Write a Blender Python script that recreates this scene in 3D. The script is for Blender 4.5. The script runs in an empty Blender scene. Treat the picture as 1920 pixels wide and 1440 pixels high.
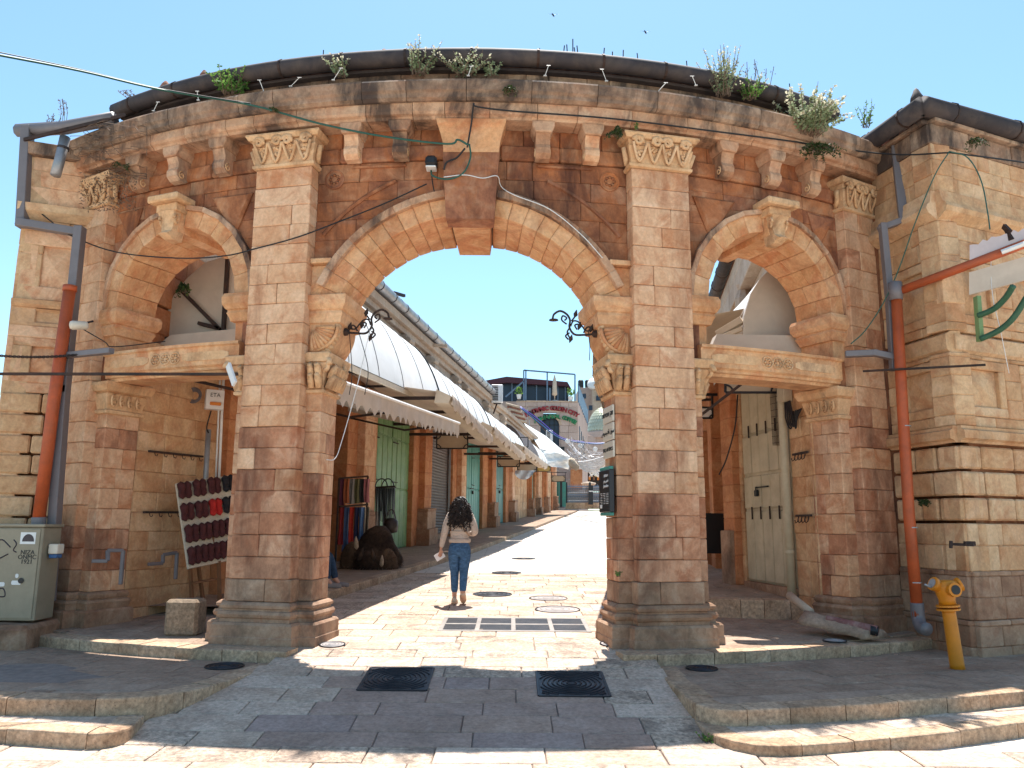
import bpy, bmesh, math, random
from math import sin, cos, pi, radians, sqrt, asin, atan2
from mathutils import Vector, Matrix, noise

random.seed(11)
SC = bpy.context.scene
COL = SC.collection

# ---------------------------------------------------------------- camera, sky, sun, exposure
FOC, TILT, ROLL, EYE = 1480.0, .1771, .0072, 1.36
cam_data = bpy.data.cameras.new('camera')
cam_data.sensor_width = 36.0
cam_data.lens = FOC / 1920 * 36
cam_data.clip_start = .05
cam_data.clip_end = 3000
cam = bpy.data.objects.new('camera', cam_data)
COL.objects.link(cam)
cam.matrix_world = Matrix.Translation((0, 0, EYE)) @ Matrix.Rotation(pi / 2 + TILT, 4, 'X') @ Matrix.Rotation(ROLL, 4, 'Z')
SC.camera = cam

SUN_EL, SUN_AZ = radians(70), radians(6)          # azimuth from +Y towards +X
world = bpy.data.worlds.new('World')
SC.world = world
world.use_nodes = True
wn = world.node_tree
bg = wn.nodes['Background']
sky = wn.nodes.new('ShaderNodeTexSky')
sky.sky_type = 'NISHITA'
sky.sun_disc = False
sky.sun_elevation = SUN_EL
sky.sun_rotation = SUN_AZ
sky.altitude = 750
sky.air_density = 1.0
sky.dust_density = .8
sky.ozone_density = .3
tint = wn.nodes.new('ShaderNodeMix')
tint.data_type = 'RGBA'
tint.blend_type = 'MULTIPLY'
tint.inputs[0].default_value = 1
tint.inputs[7].default_value = (.84, 1.03, 1.0, 1)
wn.links.new(sky.outputs[0], tint.inputs[6])
wn.links.new(tint.outputs[2], bg.inputs[0])
bg.inputs[1].default_value = .13
sun_data = bpy.data.lights.new('sun', 'SUN')
sun_data.energy = 5.0
sun_data.angle = radians(.5)
sun_data.color = (1, .965, .915)
sun = bpy.data.objects.new('sun', sun_data)
COL.objects.link(sun)
sun.rotation_euler = Vector((-cos(SUN_EL) * sin(SUN_AZ), -cos(SUN_EL) * cos(SUN_AZ), -sin(SUN_EL))).to_track_quat('-Z', 'Y').to_euler()
sun.location = (3, 20, 40)
SC.view_settings.view_transform = 'Standard'
SC.view_settings.look = 'None'
SC.view_settings.exposure = 1.0
SC.view_settings.gamma = 1
SC.view_settings.use_curve_mapping = False
SC.cycles.max_bounces = 8
SC.cycles.diffuse_bounces = 5


def sight(px, py, y):
    """the point at distance y along the line of sight measured in the survey"""
    u, v = px - 960., 720. - py
    u, v = u * cos(ROLL) - v * sin(ROLL), u * sin(ROLL) + v * cos(ROLL)
    f, h = FOC * cos(TILT) - v * sin(TILT), FOC * sin(TILT) + v * cos(TILT)
    return Vector((u / f * y, y, EYE + h / f * y))


def lerp(a, b, t):
    return a + (b - a) * t


def street_z(y):
    K = [(-50, -.31), (6.3, -.31), (8.8, -.03), (9.5, .02), (12.8, .166), (24.2, .535), (40, 1.25), (57.9, 2.1), (72, 2.75), (80, 2.9), (400, 3.0)]
    for (a, za), (b, zb) in zip(K, K[1:]):
        if y <= b:
            return lerp(za, zb, max(0, (y - a) / (b - a)))
    return K[-1][1]


# ---------------------------------------------------------------- mesh helpers
ORG = {}


class MB:
    def __init__(self):
        self.v, self.f = [], []

    def add(self, vs, fs):
        b = len(self.v)
        self.v += [Vector(p) for p in vs]
        self.f += [tuple(b + i for i in q) for q in fs]
        return self

    def cbox(self, M, lo, hi, ch=.01, jit=0.):
        """box with chamfered edges in the coordinates of the mapping M"""
        c = [min(ch, (hi[i] - lo[i]) * .3) for i in range(3)]
        ids, vs = {}, []
        for k in range(8):
            bit = (k & 1, k >> 1 & 1, k >> 2 & 1)
            j = [random.uniform(-jit, jit) for _ in range(3)]
            for a in range(3):
                p = [0, 0, 0]
                for i in range(3):
                    e = hi[i] if bit[i] else lo[i]
                    if i != a:
                        e += -c[i] if bit[i] else c[i]
                    p[i] = e + j[i]
                ids[k, a] = len(vs)
                vs.append(M(*p))
        fs = []
        for a in range(3):
            b, d = (a + 1) % 3, (a + 2) % 3
            for s in (0, 1):
                k0 = s << a
                q = [k0, k0 | 1 << b, k0 | 1 << b | 1 << d, k0 | 1 << d]
                if not s:
                    q = q[::-1]
                fs.append([ids[k, a] for k in q])
            for sb in (0, 1):
                for sd in (0, 1):
                    k0 = (sb << b) | (sd << d)
                    k1 = k0 | 1 << a
                    q = [ids[k0, b], ids[k1, b], ids[k1, d], ids[k0, d]]
                    if sb == sd:
                        q = q[::-1]
                    fs.append(q)
        for k in range(8):
            n = (k & 1) + (k >> 1 & 1) + (k >> 2 & 1)
            q = [ids[k, 0], ids[k, 1], ids[k, 2]]
            fs.append(q if n % 2 else q[::-1])
        return self.add(vs, fs)

    def prism(self, M, poly, d0, d1, ch=.01):
        """polygon in (s,z) swept through d0..d1, chamfered at d1"""
        n = len(poly)
        ins = inset(poly, ch)
        vs = [M(s, z, d0) for s, z in poly] + [M(s, z, d1 - ch) for s, z in poly] + [M(s, z, d1) for s, z in ins]
        fs = [tuple(range(n))[::-1], tuple(range(2 * n, 3 * n))]
        for r in (0, 1):
            for i in range(n):
                j = (i + 1) % n
                fs.append((r * n + i, r * n + j, (r + 1) * n + j, (r + 1) * n + i))
        return self.add(vs, fs)

    def rings(self, rs, closed=True, cap=True):
        n = len(rs[0])
        vs = [p for r in rs for p in r]
        fs = []
        for r in range(len(rs) - 1):
            for i in range(n if closed else n - 1):
                j = (i + 1) % n
                fs.append((r * n + i, r * n + j, (r + 1) * n + j, (r + 1) * n + i))
        if cap and closed:
            fs.append(tuple(range(n))[::-1])
            fs.append(tuple((len(rs) - 1) * n + i for i in range(n)))
        return self.add(vs, fs)

    def tube(self, pts, r, n=6, cap=True):
        pts = [Vector(p) for p in pts]
        rs, up = [], None
        for i, p in enumerate(pts):
            t = (pts[min(i + 1, len(pts) - 1)] - pts[max(i - 1, 0)]).normalized()
            if up is None:
                up = Vector((0, 0, 1)) if abs(t.z) < .9 else Vector((1, 0, 0))
            a = t.cross(up)
            if a.length < 1e-4:
                a = t.orthogonal()
            a.normalize()
            up = a.cross(t).normalized()
            rr = r[i] if isinstance(r, (list, tuple)) else r
            rs.append([p + (a * cos(2 * pi * k / n) + up * sin(2 * pi * k / n)) * rr for k in range(n)])
        return self.rings(rs, True, cap)

    def lathe(self, prof, c=(0, 0, 0), n=16, axis=None):
        c = Vector(c)
        q = Vector((0, 0, 1)).rotation_difference(Vector(axis)) if axis else None
        rs = []
        for r, z in prof:
            ring = []
            for k in range(n):
                p = Vector((r * cos(2 * pi * k / n), r * sin(2 * pi * k / n), z))
                if q:
                    p = q @ p
                ring.append(c + p)
            rs.append(ring)
        return self.rings(rs)

    def box(self, c, size, rz=0., ch=.006, rx=0., ry=0.):
        m = Matrix.Translation(c) @ Matrix.Rotation(rz, 4, 'Z') @ Matrix.Rotation(ry, 4, 'Y') @ Matrix.Rotation(rx, 4, 'X')
        h = [s / 2 for s in size]
        return self.cbox(lambda x, y, z: m @ Vector((x, y, z)), [-a for a in h], h, ch)

    def bar(self, a, b, w, h=None, ch=.003):
        a, b = Vector(a), Vector(b)
        h = h or w
        d = b - a
        q = d.to_track_quat('X', 'Z').to_matrix().to_4x4()
        m = Matrix.Translation(a) @ q
        L = d.length
        return self.cbox(lambda x, y, z: m @ Vector((x, y, z)), (0, -w / 2, -h / 2), (L, w / 2, h / 2), ch)

    def sheet(self, grid):
        """grid[i][j] of points"""
        n = len(grid[0])
        vs = [p for r in grid for p in r]
        fs = [(i * n + j, i * n + j + 1, (i + 1) * n + j + 1, (i + 1) * n + j) for i in range(len(grid) - 1) for j in range(n - 1)]
        return self.add(vs, fs)

    def build(self, name, mat, parent=None, origin=None, smooth=False, fix=True, **props):
        if parent is not None:
            org = ORG[parent.name]
        elif origin is not None:
            org = Vector(origin)
        else:
            xs = [p.x for p in self.v]; ys = [p.y for p in self.v]; zs = [p.z for p in self.v]
            org = Vector(((min(xs) + max(xs)) / 2, (min(ys) + max(ys)) / 2, min(zs)))
        me = bpy.data.meshes.new(name)
        me.from_pydata([tuple(p - org) for p in self.v], [], self.f)
        if fix:
            bm = bmesh.new(); bm.from_mesh(me)
            bmesh.ops.recalc_face_normals(bm, faces=bm.faces)
            bm.to_mesh(me); bm.free()
        if smooth:
            me.shade_smooth()
        me.materials.append(mat)
        o = bpy.data.objects.new(name, me)
        COL.objects.link(o)
        if parent is not None:
            o.parent = parent
        else:
            o.location = org
        ORG[o.name] = org
        for k, val in props.items():
            o[k] = val
        return o


def inset(poly, c):
    n = len(poly)
    area = sum(poly[i][0] * poly[(i + 1) % n][1] - poly[(i + 1) % n][0] * poly[i][1] for i in range(n))
    return offset(poly, -c if area > 0 else c)


def offset(poly, o):
    """move every edge of a counter-clockwise polygon outwards by o"""
    n, out = len(poly), []
    for i in range(n):
        p0, p1, p2 = (Vector(poly[(i + k) % n]) for k in (-1, 0, 1))
        e1, e2 = (p1 - p0), (p2 - p1)
        if e1.length < 1e-6 or e2.length < 1e-6:
            out.append(tuple(p1)); continue
        e1.normalize(); e2.normalize()
        n1, n2 = Vector((e1.y, -e1.x)), Vector((e2.y, -e2.x))
        b = n1 + n2
        k = 1 + n1.dot(n2)
        if k < .15:
            k = .15
        out.append(tuple(p1 + b * (o / k)))
    return out


def thing(name, loc, label, cat, group=None):
    o = bpy.data.objects.new(name, None)
    o.empty_display_size = .2
    o.location = loc
    COL.objects.link(o)
    ORG[o.name] = Vector(loc)
    return tag(o, label, cat, group)


def tag(o, label, cat, group=None):
    o['label'] = label
    o['category'] = cat
    if group:
        o['group'] = group
    return o


def struct(o, kind='structure'):
    o['kind'] = kind
    return o


def setting(name, loc):
    o = bpy.data.objects.new(name, None)
    o.location = loc
    COL.objects.link(o)
    ORG[o.name] = Vector(loc)
    o['kind'] = 'structure'
    return o


def catenary(a, b, sag, n=14):
    a, b = Vector(a), Vector(b)
    return [a.lerp(b, i / n) - Vector((0, 0, sag * 4 * (i / n) * (1 - i / n))) for i in range(n + 1)]


# ---------------------------------------------------------------- materials
def new_mat(name):
    m = bpy.data.materials.new(name)
    m.use_nodes = True
    nt = m.node_tree
    return m, nt, nt.nodes['Principled BSDF']


def ramp(nt, stops, fac=None, interp='LINEAR'):
    r = nt.nodes.new('ShaderNodeValToRGB')
    r.color_ramp.interpolation = interp
    while len(r.color_ramp.elements) < len(stops):
        r.color_ramp.elements.new(.5)
    for e, (p, c) in zip(r.color_ramp.elements, stops):
        e.position = p
        e.color = c if len(c) == 4 else (*c, 1)
    if fac is not None:
        nt.links.new(fac, r.inputs[0])
    return r


def mixrgb(nt, a, b, fac, mode='MIX'):
    m = nt.nodes.new('ShaderNodeMix')
    m.data_type = 'RGBA'
    m.blend_type = mode
    for sock, val in ((m.inputs[0], fac), (m.inputs[6], a), (m.inputs[7], b)):
        if hasattr(val, 'links'):
            nt.links.new(val, sock)
        elif isinstance(val, (int, float)):
            sock.default_value = val
        else:
            sock.default_value = (*val, 1)
    return m.outputs[2]


def tex_noise(nt, vec, scale, detail=5, rough=.6, dist=0.):
    n = nt.nodes.new('ShaderNodeTexNoise')
    n.inputs['Scale'].default_value = scale
    n.inputs['Detail'].default_value = detail
    n.inputs['Roughness'].default_value = rough
    n.inputs['Distortion'].default_value = dist
    nt.links.new(vec, n.inputs['Vector'])
    return n.outputs['Fac']


def maths(nt, op, a, b=0.):
    m = nt.nodes.new('ShaderNodeMath')
    m.operation = op
    for s, v in zip(m.inputs, (a, b)):
        if hasattr(v, 'links'):
            nt.links.new(v, s)
        else:
            s.default_value = v
    return m.outputs[0]


def stone(name, palette, veins, stain=(.05, .03, .02), stain_amt=.35, stain_scale=.9, bump=.25, rough=.85, grain=.12, stain_lo=.5, stain_hi=.72, streak=.5, vein_amt=.55, pits=.3, patch=(.3, .12, .06), patch_amt=.0, warm=(1, 1, 1)):
    """dressed limestone: a tint per stone, veins of its own, stains that run on across the joints"""
    W_ = lambda c: tuple(min(.82, x * k) for x, k in zip(c, warm))
    palette, veins, patch = [W_(c) for c in palette], [W_(c) for c in veins], W_(patch)
    m, nt, b = new_mat(name)
    L = nt.links.new
    tc = nt.nodes.new('ShaderNodeTexCoord')
    oi = nt.nodes.new('ShaderNodeObjectInfo')
    sh = nt.nodes.new('ShaderNodeVectorMath'); sh.operation = 'MULTIPLY_ADD'
    cmb = nt.nodes.new('ShaderNodeCombineXYZ')
    for i in range(3):
        L(oi.outputs['Random'], cmb.inputs[i])
    L(cmb.outputs[0], sh.inputs[0]); sh.inputs[1].default_value = (31, 57, 83); L(tc.outputs['Object'], sh.inputs[2])
    own = sh.outputs[0]
    k = len(palette)
    tint = ramp(nt, [(i / k, c) for i, c in enumerate(palette)], oi.outputs['Random'], 'CONSTANT').outputs[0]
    v1 = tex_noise(nt, own, 2.6, 7, .62, 1.2)
    vein = ramp(nt, [(.3 + .4 * i / (len(veins) - 1), c) for i, c in enumerate(veins)], v1).outputs[0]
    col = mixrgb(nt, tint, vein, vein_amt)
    v3 = tex_noise(nt, own, 1.3, 6, .66, 2.0)
    col = mixrgb(nt, col, patch, maths(nt, 'MULTIPLY', ramp(nt, [(.5, (0, 0, 0)), (.62, (1, 1, 1))], v3).outputs[0], patch_amt))
    fine = tex_noise(nt, own, 26, 6, .7)
    col = mixrgb(nt, col, ramp(nt, [(.25, (1 - grain * 2.2,) * 3), (.7, (1 + grain * .6,) * 3)], fine).outputs[0], 1., 'MULTIPLY')
    mp = nt.nodes.new('ShaderNodeMapping')
    L(tc.outputs['Object'], mp.inputs[0]); mp.inputs['Scale'].default_value = (1, 1, streak)
    st = tex_noise(nt, mp.outputs[0], stain_scale, 9, .68, .4)
    smask = ramp(nt, [(stain_lo, (0, 0, 0)), (stain_hi, (1, 1, 1))], st).outputs[0]
    col = mixrgb(nt, col, stain, maths(nt, 'MULTIPLY', smask, stain_amt))
    pit = nt.nodes.new('ShaderNodeTexVoronoi'); pit.inputs['Scale'].default_value = 34
    L(own, pit.inputs['Vector'])
    pm = ramp(nt, [(.06, (1, 1, 1)), (.16, (0, 0, 0))], pit.outputs['Distance']).outputs[0]
    pm = maths(nt, 'MULTIPLY', pm, maths(nt, 'GREATER_THAN', tex_noise(nt, own, 3.1, 2), .52))
    col = mixrgb(nt, col, tuple(c * .35 for c in veins[0]), maths(nt, 'MULTIPLY', pm, pits))
    L(col, b.inputs['Base Color'])
    b.inputs['Roughness'].default_value = rough
    b.inputs['Specular IOR Level'].default_value = .25
    bp = nt.nodes.new('ShaderNodeBump')
    bp.inputs['Strength'].default_value = bump
    bp.inputs['Distance'].default_value = .02
    hgt = maths(nt, 'ADD', maths(nt, 'MULTIPLY', v1, .8), maths(nt, 'MULTIPLY', fine, .5))
    hgt = maths(nt, 'SUBTRACT', hgt, maths(nt, 'MULTIPLY', pm, .5))
    L(hgt, bp.inputs['Height'])
    L(bp.outputs[0], b.inputs['Normal'])
    return m


def plain(name, col, rough=.6, metal=0., var=.15, scale=6., bump=0., dirt=None, dirt_amt=.4, spec=.4, dscale=2.):
    m, nt, b = new_mat(name)
    L = nt.links.new
    tc = nt.nodes.new('ShaderNodeTexCoord')
    n = tex_noise(nt, tc.outputs['Object'], scale, 6, .65)
    c = mixrgb(nt, col, ramp(nt, [(.3, (1 - var,) * 3), (.7, (1 + var * .5,) * 3)], n).outputs[0], 1., 'MULTIPLY')
    if dirt:
        n2 = tex_noise(nt, tc.outputs['Object'], dscale, 8, .7, .5)
        c = mixrgb(nt, c, dirt, maths(nt, 'MULTIPLY', ramp(nt, [(.45, (0, 0, 0)), (.7, (1, 1, 1))], n2).outputs[0], dirt_amt))
    L(c, b.inputs['Base Color'])
    b.inputs['Roughness'].default_value = rough
    b.inputs['Metallic'].default_value = metal
    b.inputs['Specular IOR Level'].default_value = spec
    if bump:
        bp = nt.nodes.new('ShaderNodeBump'); bp.inputs['Strength'].default_value = bump; bp.inputs['Distance'].default_value = .02
        L(n, bp.inputs['Height']); L(bp.outputs[0], b.inputs['Normal'])
    return m


def leafy(name, c1, c2, trans=.25):
    m, nt, b = new_mat(name)
    L = nt.links.new
    tc = nt.nodes.new('ShaderNodeTexCoord')
    n = tex_noise(nt, tc.outputs['Object'], 9, 3)
    L(ramp(nt, [(.35, c1), (.65, c2)], n).outputs[0], b.inputs['Base Color'])
    b.inputs['Roughness'].default_value = .6
    b.inputs['Specular IOR Level'].default_value = .2
    tr = nt.nodes.new('ShaderNodeBsdfTranslucent'); tr.inputs[0].default_value = (*[min(1, x * 1.6) for x in c2], 1)
    mx = nt.nodes.new('ShaderNodeMixShader'); mx.inputs[0].default_value = trans
    L(b.outputs[0], mx.inputs[1]); L(tr.outputs[0], mx.inputs[2])
    L(mx.outputs[0], nt.nodes['Material Output'].inputs[0])
    return m


MT = {}
# gate: recessed fields are red-brown, pilasters paler and pink, cornice weathered
MT['field'] = stone('red_limestone', [(.36, .135, .062), (.43, .185, .088), (.25, .085, .045), (.50, .27, .145), (.33, .14, .085), (.40, .15, .06)],
                    [(.15, .047, .025), (.38, .145, .066), (.56, .325, .185)], stain=(.06, .022, .015), stain_amt=.88, stain_scale=1.7, streak=.3, patch=(.47, .155, .05), patch_amt=.6, stain_lo=.45, stain_hi=.66, vein_amt=.6)
MT['pilaster'] = stone('peach_limestone', [(.68, .475, .31), (.72, .53, .375), (.60, .37, .22), (.70, .50, .34), (.56, .31, .17), (.66, .44, .285)],
                       [(.43, .19, .095), (.66, .44, .28), (.78, .60, .44)], stain=(.23, .085, .04), stain_amt=.75, stain_scale=1.3, streak=.25, stain_lo=.52, stain_hi=.7, patch=(.47, .19, .085), patch_amt=.6, vein_amt=.55, warm=(1.04, .92, .84))
MT['pierlow'] = stone('rust_limestone', [(.55, .315, .195), (.60, .38, .25), (.47, .24, .14), (.63, .42, .28), (.51, .275, .165)],
                      [(.23, .08, .042), (.50, .255, .15), (.68, .47, .33)], stain=(.10, .04, .025), stain_amt=.8, stain_scale=1.5, streak=.25, stain_lo=.48, stain_hi=.66, patch=(.36, .12, .055), patch_amt=.6, vein_amt=.6, warm=(1.06, .95, .88))
MT['vous'] = stone('arch_limestone', [(.63, .40, .215), (.68, .465, .275), (.56, .315, .155), (.70, .49, .31), (.60, .345, .19)],
                   [(.42, .17, .075), (.64, .40, .215), (.76, .57, .385)], stain=(.22, .078, .033), stain_amt=.65, stain_scale=1.5, patch=(.50, .19, .085), patch_amt=.55, vein_amt=.6, warm=(1.04, .90, .81))
MT['carve'] = stone('carved_limestone', [(.66, .46, .275), (.70, .51, .33)], [(.45, .23, .115), (.66, .45, .27), (.76, .58, .40)],
                    stain=(.12, .05, .025), stain_amt=.7, stain_scale=3.2, bump=.4, warm=(1.02, .90, .80))
MT['cornice'] = stone('weathered_limestone', [(.52, .335, .215), (.60, .42, .29), (.42, .245, .15), (.63, .46, .335), (.48, .275, .17)],
                      [(.27, .135, .08), (.52, .33, .215), (.66, .49, .36)], stain=(.04, .028, .025), stain_amt=.85, stain_scale=1.5, streak=.35, stain_lo=.49, stain_hi=.63, bump=.4, patch=(.40, .17, .09), patch_amt=.45, warm=(1.0, .90, .82))
MT['coping'] = stone('blackened_limestone', [(.36, .225, .145), (.46, .305, .205), (.27, .16, .105), (.50, .345, .24), (.32, .19, .12)],
                     [(.16, .092, .06), (.38, .245, .16), (.56, .41, .295)], stain=(.03, .024, .024), stain_amt=.85, stain_scale=1.3, streak=.4, stain_lo=.46, stain_hi=.6, bump=.5, patch=(.30, .14, .08), patch_amt=.4)
MT['base'] = stone('grimy_limestone', [(.38, .22, .135), (.44, .275, .175), (.32, .175, .105), (.47, .31, .21)], [(.20, .10, .06), (.37, .215, .13), (.52, .36, .25)],
                   stain=(.05, .03, .021), stain_amt=.8, stain_scale=1.5, bump=.4, patch=(.29, .12, .065), patch_amt=.45)
MT['ashlar'] = stone('buff_limestone', [(.61, .42, .255), (.67, .50, .33), (.51, .315, .175), (.69, .53, .365), (.55, .325, .185)],
                     [(.38, .19, .095), (.61, .42, .25), (.74, .57, .405)], stain=(.11, .055, .03), stain_amt=.7, stain_scale=1.1, bump=.45, patch=(.48, .235, .12), patch_amt=.5, warm=(1.02, .91, .81))
MT['shopwall'] = stone('shop_limestone', [(.50, .26, .12), (.54, .305, .15), (.43, .20, .092)], [(.34, .145, .062), (.52, .275, .13), (.61, .40, .23)],
                       stain=(.16, .065, .03), stain_amt=.65, stain_scale=.7, patch=(.40, .15, .065), patch_amt=.5, warm=(1.06, .86, .80))
MT['pale'] = stone('pale_limestone', [(.52, .395, .29), (.57, .445, .335), (.47, .34, .245)], [(.40, .27, .185), (.52, .39, .285), (.60, .49, .385)],
                   stain=(.2, .13, .09), stain_amt=.4, stain_scale=.5)
MT['pave'] = stone('worn_paving', [(.50, .415, .325), (.56, .48, .39), (.44, .355, .275), (.60, .525, .435)], [(.34, .26, .195), (.51, .425, .34), (.61, .535, .45)],
                   stain=(.17, .12, .092), stain_amt=.5, stain_scale=1.3, streak=1, bump=.6, pits=.8, grain=.25, warm=(1.16, 1.03, .97))
MT['pave2'] = stone('pitted_paving', [(.53, .45, .36), (.58, .505, .415), (.47, .39, .30)], [(.31, .24, .18), (.53, .45, .36), (.63, .555, .465)],
                    stain=(.14, .10, .078), stain_amt=.55, stain_scale=2.2, streak=1, bump=1., pits=.95, grain=.38, stain_lo=.48, stain_hi=.6, warm=(1.16, 1.03, .97))
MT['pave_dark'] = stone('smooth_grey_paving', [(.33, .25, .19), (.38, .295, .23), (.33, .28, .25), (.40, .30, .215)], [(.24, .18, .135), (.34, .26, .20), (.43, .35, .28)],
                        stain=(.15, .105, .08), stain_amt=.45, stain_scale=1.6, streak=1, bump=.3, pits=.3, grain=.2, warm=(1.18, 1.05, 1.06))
MT['walk'] = stone('dusty_pavement', [(.38, .285, .205), (.44, .345, .26), (.33, .24, .17)], [(.24, .17, .118), (.39, .295, .215), (.50, .405, .31)],
                   stain=(.10, .068, .048), stain_amt=.6, stain_scale=1.0, streak=1, bump=.5, pits=.5, grain=.2, warm=(1.02, .93, .90))
MT['kerb'] = stone('kerb_limestone', [(.50, .37, .24), (.56, .435, .30), (.43, .30, .19)], [(.29, .185, .113), (.51, .385, .255), (.62, .50, .37)],
                   stain=(.10, .065, .042), stain_amt=.6, stain_scale=2.5, streak=1, bump=.5, pits=.9, grain=.3, warm=(1.1, .98, .94))
MT['mortar'] = plain('lime_mortar', (.16, .10, .065), .95, var=.4, bump=.3)
MT['earth'] = plain('joint_dust', (.24, .19, .16), .95, var=.35, scale=9, bump=.3)
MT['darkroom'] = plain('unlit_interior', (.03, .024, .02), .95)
MT['gutter'] = plain('painted_zinc', (.042, .033, .035), .75, .05, var=.35, scale=3, dirt=(.17, .12, .09), dirt_amt=.4)
MT['zinc'] = plain('zinc_sheet', (.33, .33, .34), .45, .5, var=.3, scale=2.5, dirt=(.16, .12, .1), dirt_amt=.5)
MT['greypipe'] = plain('grey_duct', (.175, .155, .16), .5, .1, var=.2, scale=2, dirt=(.12, .1, .1), dirt_amt=.4)
MT['iron'] = plain('rusty_iron', (.045, .03, .026), .7, .4, var=.4, scale=14, dirt=(.12, .05, .025), dirt_amt=.5)
MT['black'] = plain('black_paint', (.012, .012, .014), .45, var=.2)
MT['cable'] = plain('black_cable', (.014, .013, .014), .6)
MT['greencable'] = plain('green_cable', (.02, .09, .065), .55)
MT['orangepipe'] = plain('orange_plastic_pipe', (.46, .085, .022), .55, var=.3, scale=3, dirt=(.17, .06, .03), dirt_amt=.6)
MT['tile'] = plain('terracotta', (.30, .12, .07), .85, var=.4, scale=5, dirt=(.05, .04, .04), dirt_amt=.6)
# ---------------------------------------------------------------- the gate: a wall bowed towards the square
GX, GR = -.52, 10.5
GY = 9.2 + GR


def G(s, z, d):
    a = s / GR
    return Vector((GX + (GR + d) * sin(a), GY - (GR + d) * cos(a), z))


gate = thing('stone_gate', G(0, 0, 0), 'large curved sandstone gate with three arches standing across the street', 'gate')
rnd = random.uniform


def gblock(name, mat, s0, s1, z0, z1, d0, d1, ch=.009, jit=.0025):
    e = rnd(-.004, .004)
    g = .0019
    return MB().cbox(G, (s0 + g, z0 + g, d0), (s1 - g, z1 - g, d1 + e), ch, jit).build(name, MT[mat], gate)


def splits(a, b, w, var=.3):
    """cut a..b in pieces about w long"""
    n = max(1, round((b - a) / w))
    c = [a + (b - a) * (i + (rnd(-var, var) if 0 < i < n else 0)) / n for i in range(n + 1)]
    return list(zip(c, c[1:]))


def ring_sweep(plan, prof, mat, name, parent=gate):
    """mouldings round a pier: plan in (s,d), profile of (z, overhang)"""
    m = MB()
    m.rings([[G(s, z, d) for s, d in offset(plan, o)] for z, o in prof])
    return m.build(name, MT[mat], parent)


PIL = .2
PI_S, PD = 1.77, .48            # inner edge and depth of the arch piers


def back_c(s):
    return -(1.18 - .32 * abs(s))


def back_s(s):
    return -(1.0 - .42 * abs(abs(s) - SC_))


SPRING = 4.11
CZ, CRI, CRO = 3.35, 1.755, 2.0
SC_, SZ, SRI, SRO = 4.02, 4.2, 1.0, 1.25


def spiral(c, ax, ay, r0, turns, r, n=20, flip=1):
    pts = []
    for i in range(n + 1):
        t = i / n
        a = flip * 2 * pi * turns * t
        rad = r0 * (1 - .78 * t)
        pts.append(Vector(c) + Vector(ax) * rad * cos(a) + Vector(ay) * rad * sin(a))
    return pts


def pilaster_capital(s0, s1, d, z0, z1):
    """necking, bell of four leaves, four scrolls and an abacus"""
    w, h = s1 - s0, z1 - z0
    plan = [(s0, -.1), (s1, -.1), (s1, d), (s0, d)]
    cap = ring_sweep(plan, [(z0, 0), (z0 + .012, .035), (z0 + .045, .04), (z0 + .06, .012), (z0 + h * .3, .014), (z0 + h * .62, .05), (z0 + h * .66, .035), (z0 + h * .8, .05)], 'carve', 'capital')
    ring_sweep(plan, [(z0 + h * .8 + .002, .03), (z0 + h * .82, .085), (z0 + h * .93, .115), (z1 - .01, .11), (z1, .09)], 'carve', 'abacus', cap)
    n = 4
    for i in range(n):
        c = s0 + w * (i + .5) / n
        m = MB()
        hw = w / n * .42
        pts = []
        for k in range(13):
            a = pi * (k / 12)
            u = -cos(a) * hw
            zz = z0 + .075 + (h * .52) * (abs(cos(a)) ** 1.6)
            out = .03 + .055 * abs(cos(a)) ** 2
            pts.append(G(c + u * (1 + .15 * abs(cos(a))), zz, d + out))
        m.tube(pts, .019, 6)
        for k in range(9):
            m.lathe([(.002, -.02), (.02, -.008), (.02, .008), (.002, .02)], G(c + rnd(-.5, .5) * hw, z0 + .11 + rnd(0, h * .4), d + .035), 6, (0, -1, .2))
        m.build('leaf', MT['carve'], cap, smooth=True)
        f = 1 if i % 2 else -1
        cc = G(c + f * hw * .35, z0 + h * .735, d + .085)
        ax = (G(c + .01, 0, d) - G(c, 0, d)).normalized()
        m = MB().tube(spiral(cc, ax * f, Vector((0, 0, 1)), h * .135, 1.6, .02), [.03 - .014 * j / 20 for j in range(21)], 6)
        m.tube([cc - ax * f * hw * .9 + Vector((0, 0, -.03)), cc - ax * f * h * .1 + Vector((0, 0, h * .09)), cc + ax * f * h * .05 + Vector((0, 0, h * .12))], [.016, .03, .03], 6)
        m.build('volute', MT['carve'], cap, smooth=True)
    for e, f in ((s0, -1), (s1, 1)):                                   # side leaf on each return
        m = MB()
        m.tube([G(e + f * .03, z0 + .07, d - .1), G(e + f * .05, z0 + h * .3, d - .06), G(e + f * .09, z0 + h * .6, d - .02)], [.03, .035, .03], 6)
        m.build('leaf', MT['carve'], cap, smooth=True)
    return cap


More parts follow.
